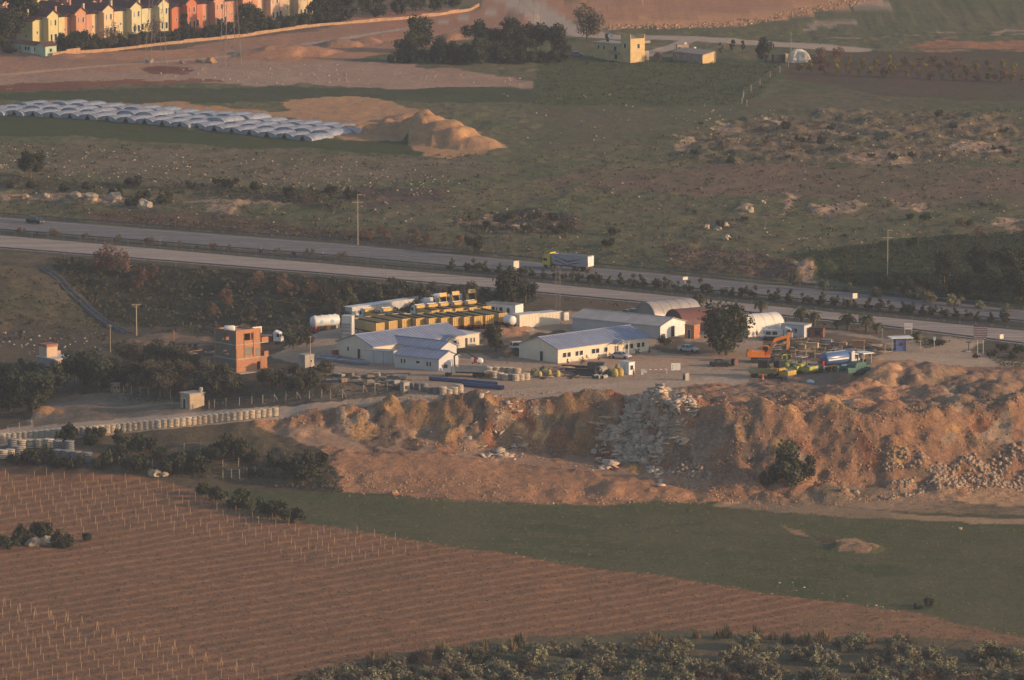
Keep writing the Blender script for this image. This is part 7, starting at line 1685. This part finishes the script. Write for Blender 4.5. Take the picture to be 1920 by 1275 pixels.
def rock_field(name, label, pts, smin, smax, mat, seed, slab=False, power=2.0, long=1.0):
    nr = np.random.default_rng(seed); C = fastG(pts); n = len(C)
    s = smin + (smax - smin) * nr.random(n) ** power
    if slab: base = np.array([(-1, -.8, -.12), (.9, -1, -.12), (1.1, .7, -.12), (-.7, 1, -.12), (-1, -.8, .12), (.9, -1, .12), (1.1, .7, .12), (-.7, 1, .12)]); F = [(0, 3, 2, 1), (4, 5, 6, 7), (0, 1, 5, 4), (1, 2, 6, 5), (2, 3, 7, 6), (3, 0, 4, 7)]
    else: base = np.array([(-1, -.7, -.5), (.8, -.9, -.5), (1, .8, -.5), (-.8, .9, -.5), (-.6, -.5, .55), (.5, -.6, .7), (.55, .5, .5), (-.5, .6, .75)]); F = [(0, 3, 2, 1), (4, 5, 6, 7), (0, 1, 5, 4), (1, 2, 6, 5), (2, 3, 7, 6), (3, 0, 4, 7)]
    V = np.repeat(base[None], n, 0) * (1 + .3 * nr.uniform(-1, 1, (n, 8, 3))); V = V * s[:, None, None] * np.array([long, 1 / max(1, long * .7), 1])
    a = nr.uniform(0, 6.28, n); tx = nr.uniform(-1, 1, n) * (1.15 if slab and long == 1.0 else .35); ca, sa = np.cos(a), np.sin(a); ct, st = np.cos(tx), np.sin(tx)
    y = V[..., 1] * ct[:, None] - V[..., 2] * st[:, None]; z = V[..., 1] * st[:, None] + V[..., 2] * ct[:, None]; x = V[..., 0]
    V = np.stack([x * ca[:, None] - y * sa[:, None], x * sa[:, None] + y * ca[:, None], z], -1) + C[:, None, :] + np.array([0, 0, .15]) * s[:, None, None]
    Fa = (np.array(F)[None] + 8 * np.arange(n)[:, None, None]).reshape(-1, 4)
    o = link_mesh(name, quads_mesh(name, V.reshape(-1, 3), Fa, mat)); tag(o, label, None, None, "stuff"); return o
m_stone = M("pale_limestone", (.43, .35, .265), rough=.95, var=.25, scale=.25)
m_stone2 = M("orange_rock", (.40, .25, .15), rough=.95, var=.25, scale=.3)
m_rubble = M("grey_brown_rubble", (.36, .27, .20), rough=.95, var=.3, scale=.5)
m_broken = M("broken_concrete", (.58, .46, .355), rough=.95, var=.2, scale=.4)
HILL = [(-10, 285), (300, 285), (700, 300), (1000, 340), (1500, 320), (1930, 310), (1930, 420), (1500, 470), (1300, 505), (900, 475), (600, 445), (0, 395)]
LEFT = [(-10, 265), (300, 290), (640, 300), (860, 330), (820, 370), (500, 350), (200, 345), (-10, 330)]
pts = scatter([(HILL, .35), (LEFT, .36), ([(640, 120), (1000, 150), (960, 165), (560, 160), (300, 150), (300, 128)], .2), ([(1280, 205), (1920, 200), (1920, 305), (1300, 305)], .25), ([(0, 620), (200, 625), (240, 660), (60, 668), (0, 655)], .05), ([(900, 160), (1480, 200), (1000, 290)], .04), ([(1300, 1050), (1650, 1130), (1700, 1150), (1500, 1110)], .04), ([(900, 20), (980, 40), (880, 60), (700, 70)], .03)], 2300, 1)
rock_field("scattered_stones", "pale stones scattered over the slopes", pts, .07, .34, m_stone, 2, False, 3.0)
QRY = [(480, 790), (640, 766), (900, 752), (1180, 742), (1420, 735), (1640, 740), (1930, 740), (1930, 930), (1640, 912), (1400, 900), (1280, 888), (1160, 866), (960, 838), (800, 815), (640, 800)]
LOW = [(640, 880), (1000, 905), (1350, 925), (1350, 945), (1000, 948), (640, 930)]
rock_field("quarry_stones", "loose orange stones and clods over the quarry slopes", scatter([(QRY, .9), (LOW, .1), ([(1240, 800), (1340, 795), (1420, 800), (1330, 895), (1250, 885)], .15)], 9000, 3), .06, .26, m_stone2, 4, False, 2.6)
rock_field("quarry_boulders", "grey boulders tumbled along the foot of the right quarry slope", scatter([([(1760, 868), (1930, 872), (1930, 915), (1750, 912)], .55), ([(1640, 880), (1770, 880), (1760, 918), (1660, 905)], .25), ([(1200, 868), (1340, 885), (1330, 900), (1220, 885)], .2)], 1300, 5), .12, .6, m_rubble, 6, False, 2.4)
rock_field("bank_stones", "orange stones along the bank of the red field at the top", scatter([([(1140, 46), (1250, 46), (1400, 36), (1480, 20), (1600, -4), (1640, -4), (1600, 12), (1480, 33), (1400, 48), (1250, 55), (1140, 55)], 1)], 1300, 41), .12, .55, m_stone2, 42, False, 2.6)
rock_field("broken_concrete_slabs", "broken concrete slabs dumped down the quarry face", scatter([([(1170, 748), (1255, 742), (1275, 775), (1245, 800), (1240, 872), (1195, 862), (1170, 815)], .6), ([(1250, 742), (1310, 745), (1300, 790), (1250, 800)], .12), ([(1110, 825), (1150, 800), (1185, 800), (1205, 866), (1150, 860)], .38), ([(875, 765), (900, 770), (960, 810), (1000, 838), (985, 842), (920, 815)], .06)], 1700, 7), .15, 1.0, m_broken, 8, True, 1.8)
rock_field("site_debris", "scattered timber, pipes and scrap on the debris yard", scatter([([(1480, 636), (1640, 642), (1660, 660), (1600, 672), (1440, 668), (1450, 645)], 1), ([(640, 700), (760, 708), (770, 728), (640, 715)], .4), ([(240, 652), (420, 650), (420, 672), (300, 672)], .2), ([(1020, 690), (1060, 688), (1090, 708), (1010, 710)], .3)], 340, 9), .2, .9, M("scrap_mix", (.26, .19, .14), rough=.8, var=.6, scale=.3), 10, True, 2.0, 2.6)
# boulders one can tell apart
for x, y, s, l in ((1325, 428, .9, "cracked pale boulder, left of the three on the right slope"), (1346, 432, 1.0, "pale boulder in the middle of the three on the right slope"), (1360, 424, .9, "pale boulder, uppermost of the three on the right slope"), (1361, 449, 1.2, "roundest pale boulder, lowest of the cluster on the right slope"), (1430, 382, .8, "greenish upright boulder on the right slope"), (1405, 397, 1.3, "long flat pale boulder on the right slope"), (290, 892, 1.3, "pale boulder in the scrub at the vineyard edge"), (308, 893, .9, "smaller pale boulder beside the one at the vineyard edge"), (62, 1024, 1.7, "large pale boulder in the vineyard clump, left one"), (86, 1020, 1.6, "large pale boulder in the vineyard clump, right one"), (34, 1016, 1.1, "half hidden boulder among the vineyard bushes"), (740, 926, .8, "orange boulder at the foot of the lower quarry slope"), (1800, 993, .5, "single white stone standing on the green field"), (1605, 925, .9, "grey boulder below the big quarry tree"), (1585, 922, 1.0, "orange boulder below the big quarry tree"),
                   (142, 372, 1.6, "pale ledge boulder on the left slope, first of the row"), (172, 375, 1.8, "pale ledge boulder on the left slope, second of the row"), (214, 376, 2.2, "largest pale ledge boulder on the left slope"), (272, 388, 2.0, "tilted ledge boulder at the right end of the row"), (85, 370, 1.2, "small ledge boulder near the left edge"), (48, 372, 1.2, "brownish ledge boulder near the left edge"), (280, 118, 1.4, "pale boulder heap at the foot of the faint pylon"), (343, 119, 1.0, "small orange boulder between the pylons"), (395, 118, 1.8, "broad orange boulder beside the tall pylon"), (372, 117, 1.0, "dark boulder beside the broad orange one")):
    lump("boulder", G(x, y), s, s * .8, s * .75, m_stone2 if "orange" in l or "brownish" in l else m_stone, l, "boulder", x + y, None, 1, .3)
# low scrub and grass tufts
def tufts(name, label, pts, seed, smin, smax, mat, k=7, up=.8):
    nr = np.random.default_rng(seed); C = fastG(pts); n = len(C); s = smin + (smax - smin) * nr.random(n) ** 2
    off = nr.normal(size=(n, k, 3)) * np.array([.55, .55, .22]); off[..., 2] = np.abs(off[..., 2]) + .12
    c = C[:, None] + off * s[:, None, None]
    a = nr.normal(size=(n, k, 3)); a /= np.linalg.norm(a, axis=2)[..., None]; b = nr.normal(size=(n, k, 3)); b[..., 2] += up; b /= np.linalg.norm(b, axis=2)[..., None]
    r = (s[:, None] * (.25 + .25 * nr.random((n, k))))[..., None]
    V = np.stack([c - a * r, c + b * r * .9, c + a * r, c - b * r * .4], 2).reshape(-1, 3)
    o = link_mesh(name, quads_mesh(name, V, np.arange(len(V)).reshape(-1, 4), mat)); tag(o, label, None, None, "stuff"); return o
SL = [(-10, 260), (640, 290), (1000, 290), (1300, 240), (1930, 200), (1930, 440), (1700, 445), (1480, 490), (1280, 510), (960, 482), (640, 452), (-10, 402)]
lm_weed = leaf_mat('field_weed_leaves', (.13, .125, .06), (.07, .075, .034))
tufts("low_scrub", "low scrub and weed tufts over the open slopes", scatter([(SL, .75), ([(840, 400), (1090, 405), (1090, 445), (880, 440)], .12), ([(300, 340), (660, 360), (640, 392), (300, 360)], .1), ([(-10, 500), (180, 540), (220, 640), (-10, 640)], .1), ([(460, 850), (600, 850), (640, 900), (300, 900), (200, 850)], .08)], 4200, 21), 22, .25, 1.1, lm_olive)
tufts("dry_scrub", "dry brown weed tufts over the open slopes", scatter([(SL, .8), ([(150, 395), (640, 432), (880, 470), (640, 452), (330, 428)], .2), ([(1000, 556), (1280, 582), (1640, 618), (1280, 595)], .08), ([(1240, 455), (1480, 480), (1500, 525), (1250, 505)], .12), ([(560, 905), (640, 900), (640, 925), (480, 910)], .02)], 4200, 23), 24, .25, .9, lm_brown)
tufts("dark_bank_scrub", "dark undergrowth on the bank below the highway", scatter([([(90, 482), (640, 526), (900, 552), (1000, 566), (950, 590), (640, 604), (560, 640), (300, 622), (220, 612), (150, 545)], 1)], 2400, 25), 26, .3, 1.3, lm_olive)
tufts("crop_leaves", "leafy crop rows on the green fields", scatter([([(1010, 120), (1200, 113), (1480, 122), (1400, 198), (1000, 198)], .55), ([(1480, 482), (1490, 484), (1485, 486)], .001)], 7000, 27), 28, .3, .8, lm_olive, 5)
tufts("dark_crop", "low dark green crop on the plot beyond the highway at right", scatter([([(1480, 482), (1560, 468), (1700, 448), (1930, 432), (1930, 570), (1800, 560), (1640, 540), (1540, 520)], 1)], 4500, 61), 62, .3, .9, lm_dark, 5)
tufts("vine_twigs", "bare vine twigs and straw in the vineyard rows", scatter([([(-10, 885), (300, 905), (640, 995), (1000, 1052), (1300, 1097), (1700, 1155), (1930, 1200), (1930, 1230), (1300, 1185), (760, 1220), (560, 1280), (-10, 1280)], 1)], 24000, 29), 30, .14, .42, lm_brown, 4, 1.2)
tufts("field_weeds", "sparse weeds on the green field before the quarry", scatter([([(460, 915), (1000, 948), (1350, 948), (1930, 990), (1930, 1170), (1300, 1088), (1000, 1042), (640, 988)], 1)], 9000, 31), 32, .12, .36, lm_weed, 4)
tufts("margin_grass", "dry straw grass along the margin between green field and vineyard", scatter([([(560, 978), (1000, 1044), (1300, 1089), (1700, 1146), (1930, 1188), (1930, 1198), (1700, 1156), (1300, 1098), (1000, 1052), (560, 988)], 1), ([(380, 918), (470, 955), (560, 975), (560, 985), (460, 968), (370, 930)], .25)], 2600, 51), 52, .12, .5, lm_reed, 5, 1.4)
tufts("debris_yard_weeds", "weeds between the scrap and along the yard edges", scatter([([(1480, 636), (1640, 642), (1660, 660), (1440, 672)], .4), ([(560, 700), (760, 715), (760, 738), (480, 756), (480, 720)], .4), ([(1700, 630), (1780, 640), (1740, 655)], .1), ([(1830, 655), (1930, 672), (1930, 690), (1880, 688)], .2), ([(240, 690), (420, 700), (420, 760), (230, 750)], .6)], 1500, 33), 34, .2, .6, lm_olive)

# ---------------------------------------------------------------- haze
def make_haze():
    lo, hi = -32.0, 218.0
    x0, x1 = float(gx[0]) - 20, float(gx[-1]) + 20
    y0, y1 = float(gy[0]) - 20, float(gy[-1]) + 20
    v = [(x, y, z) for z in (lo, hi) for y in (y0, y1) for x in (x0, x1)]
    f = [(0, 2, 3, 1), (4, 5, 7, 6), (0, 1, 5, 4), (2, 6, 7, 3), (0, 4, 6, 2), (1, 3, 7, 5)]
    m = bpy.data.materials.new("haze"); m.use_nodes = True
    nt = m.node_tree
    nt.nodes.remove(nt.nodes['Principled BSDF'])
    pv = nt.nodes.new('ShaderNodeVolumePrincipled')
    pv.inputs['Color'].default_value = (.72, .80, .95, 1)
    pv.inputs['Density'].default_value = HAZE_DENSITY
    pv.inputs['Anisotropy'].default_value = .2
    nt.links.new(pv.outputs[0], nt.nodes['Material Output'].inputs['Volume'])
    o = link_mesh("haze", arr_mesh("haze", v, f, m)); tag(o, kind="stuff")
    o["label"] = "thin evening haze lying over the whole plain"
HAZE_DENSITY = .000076
make_haze()
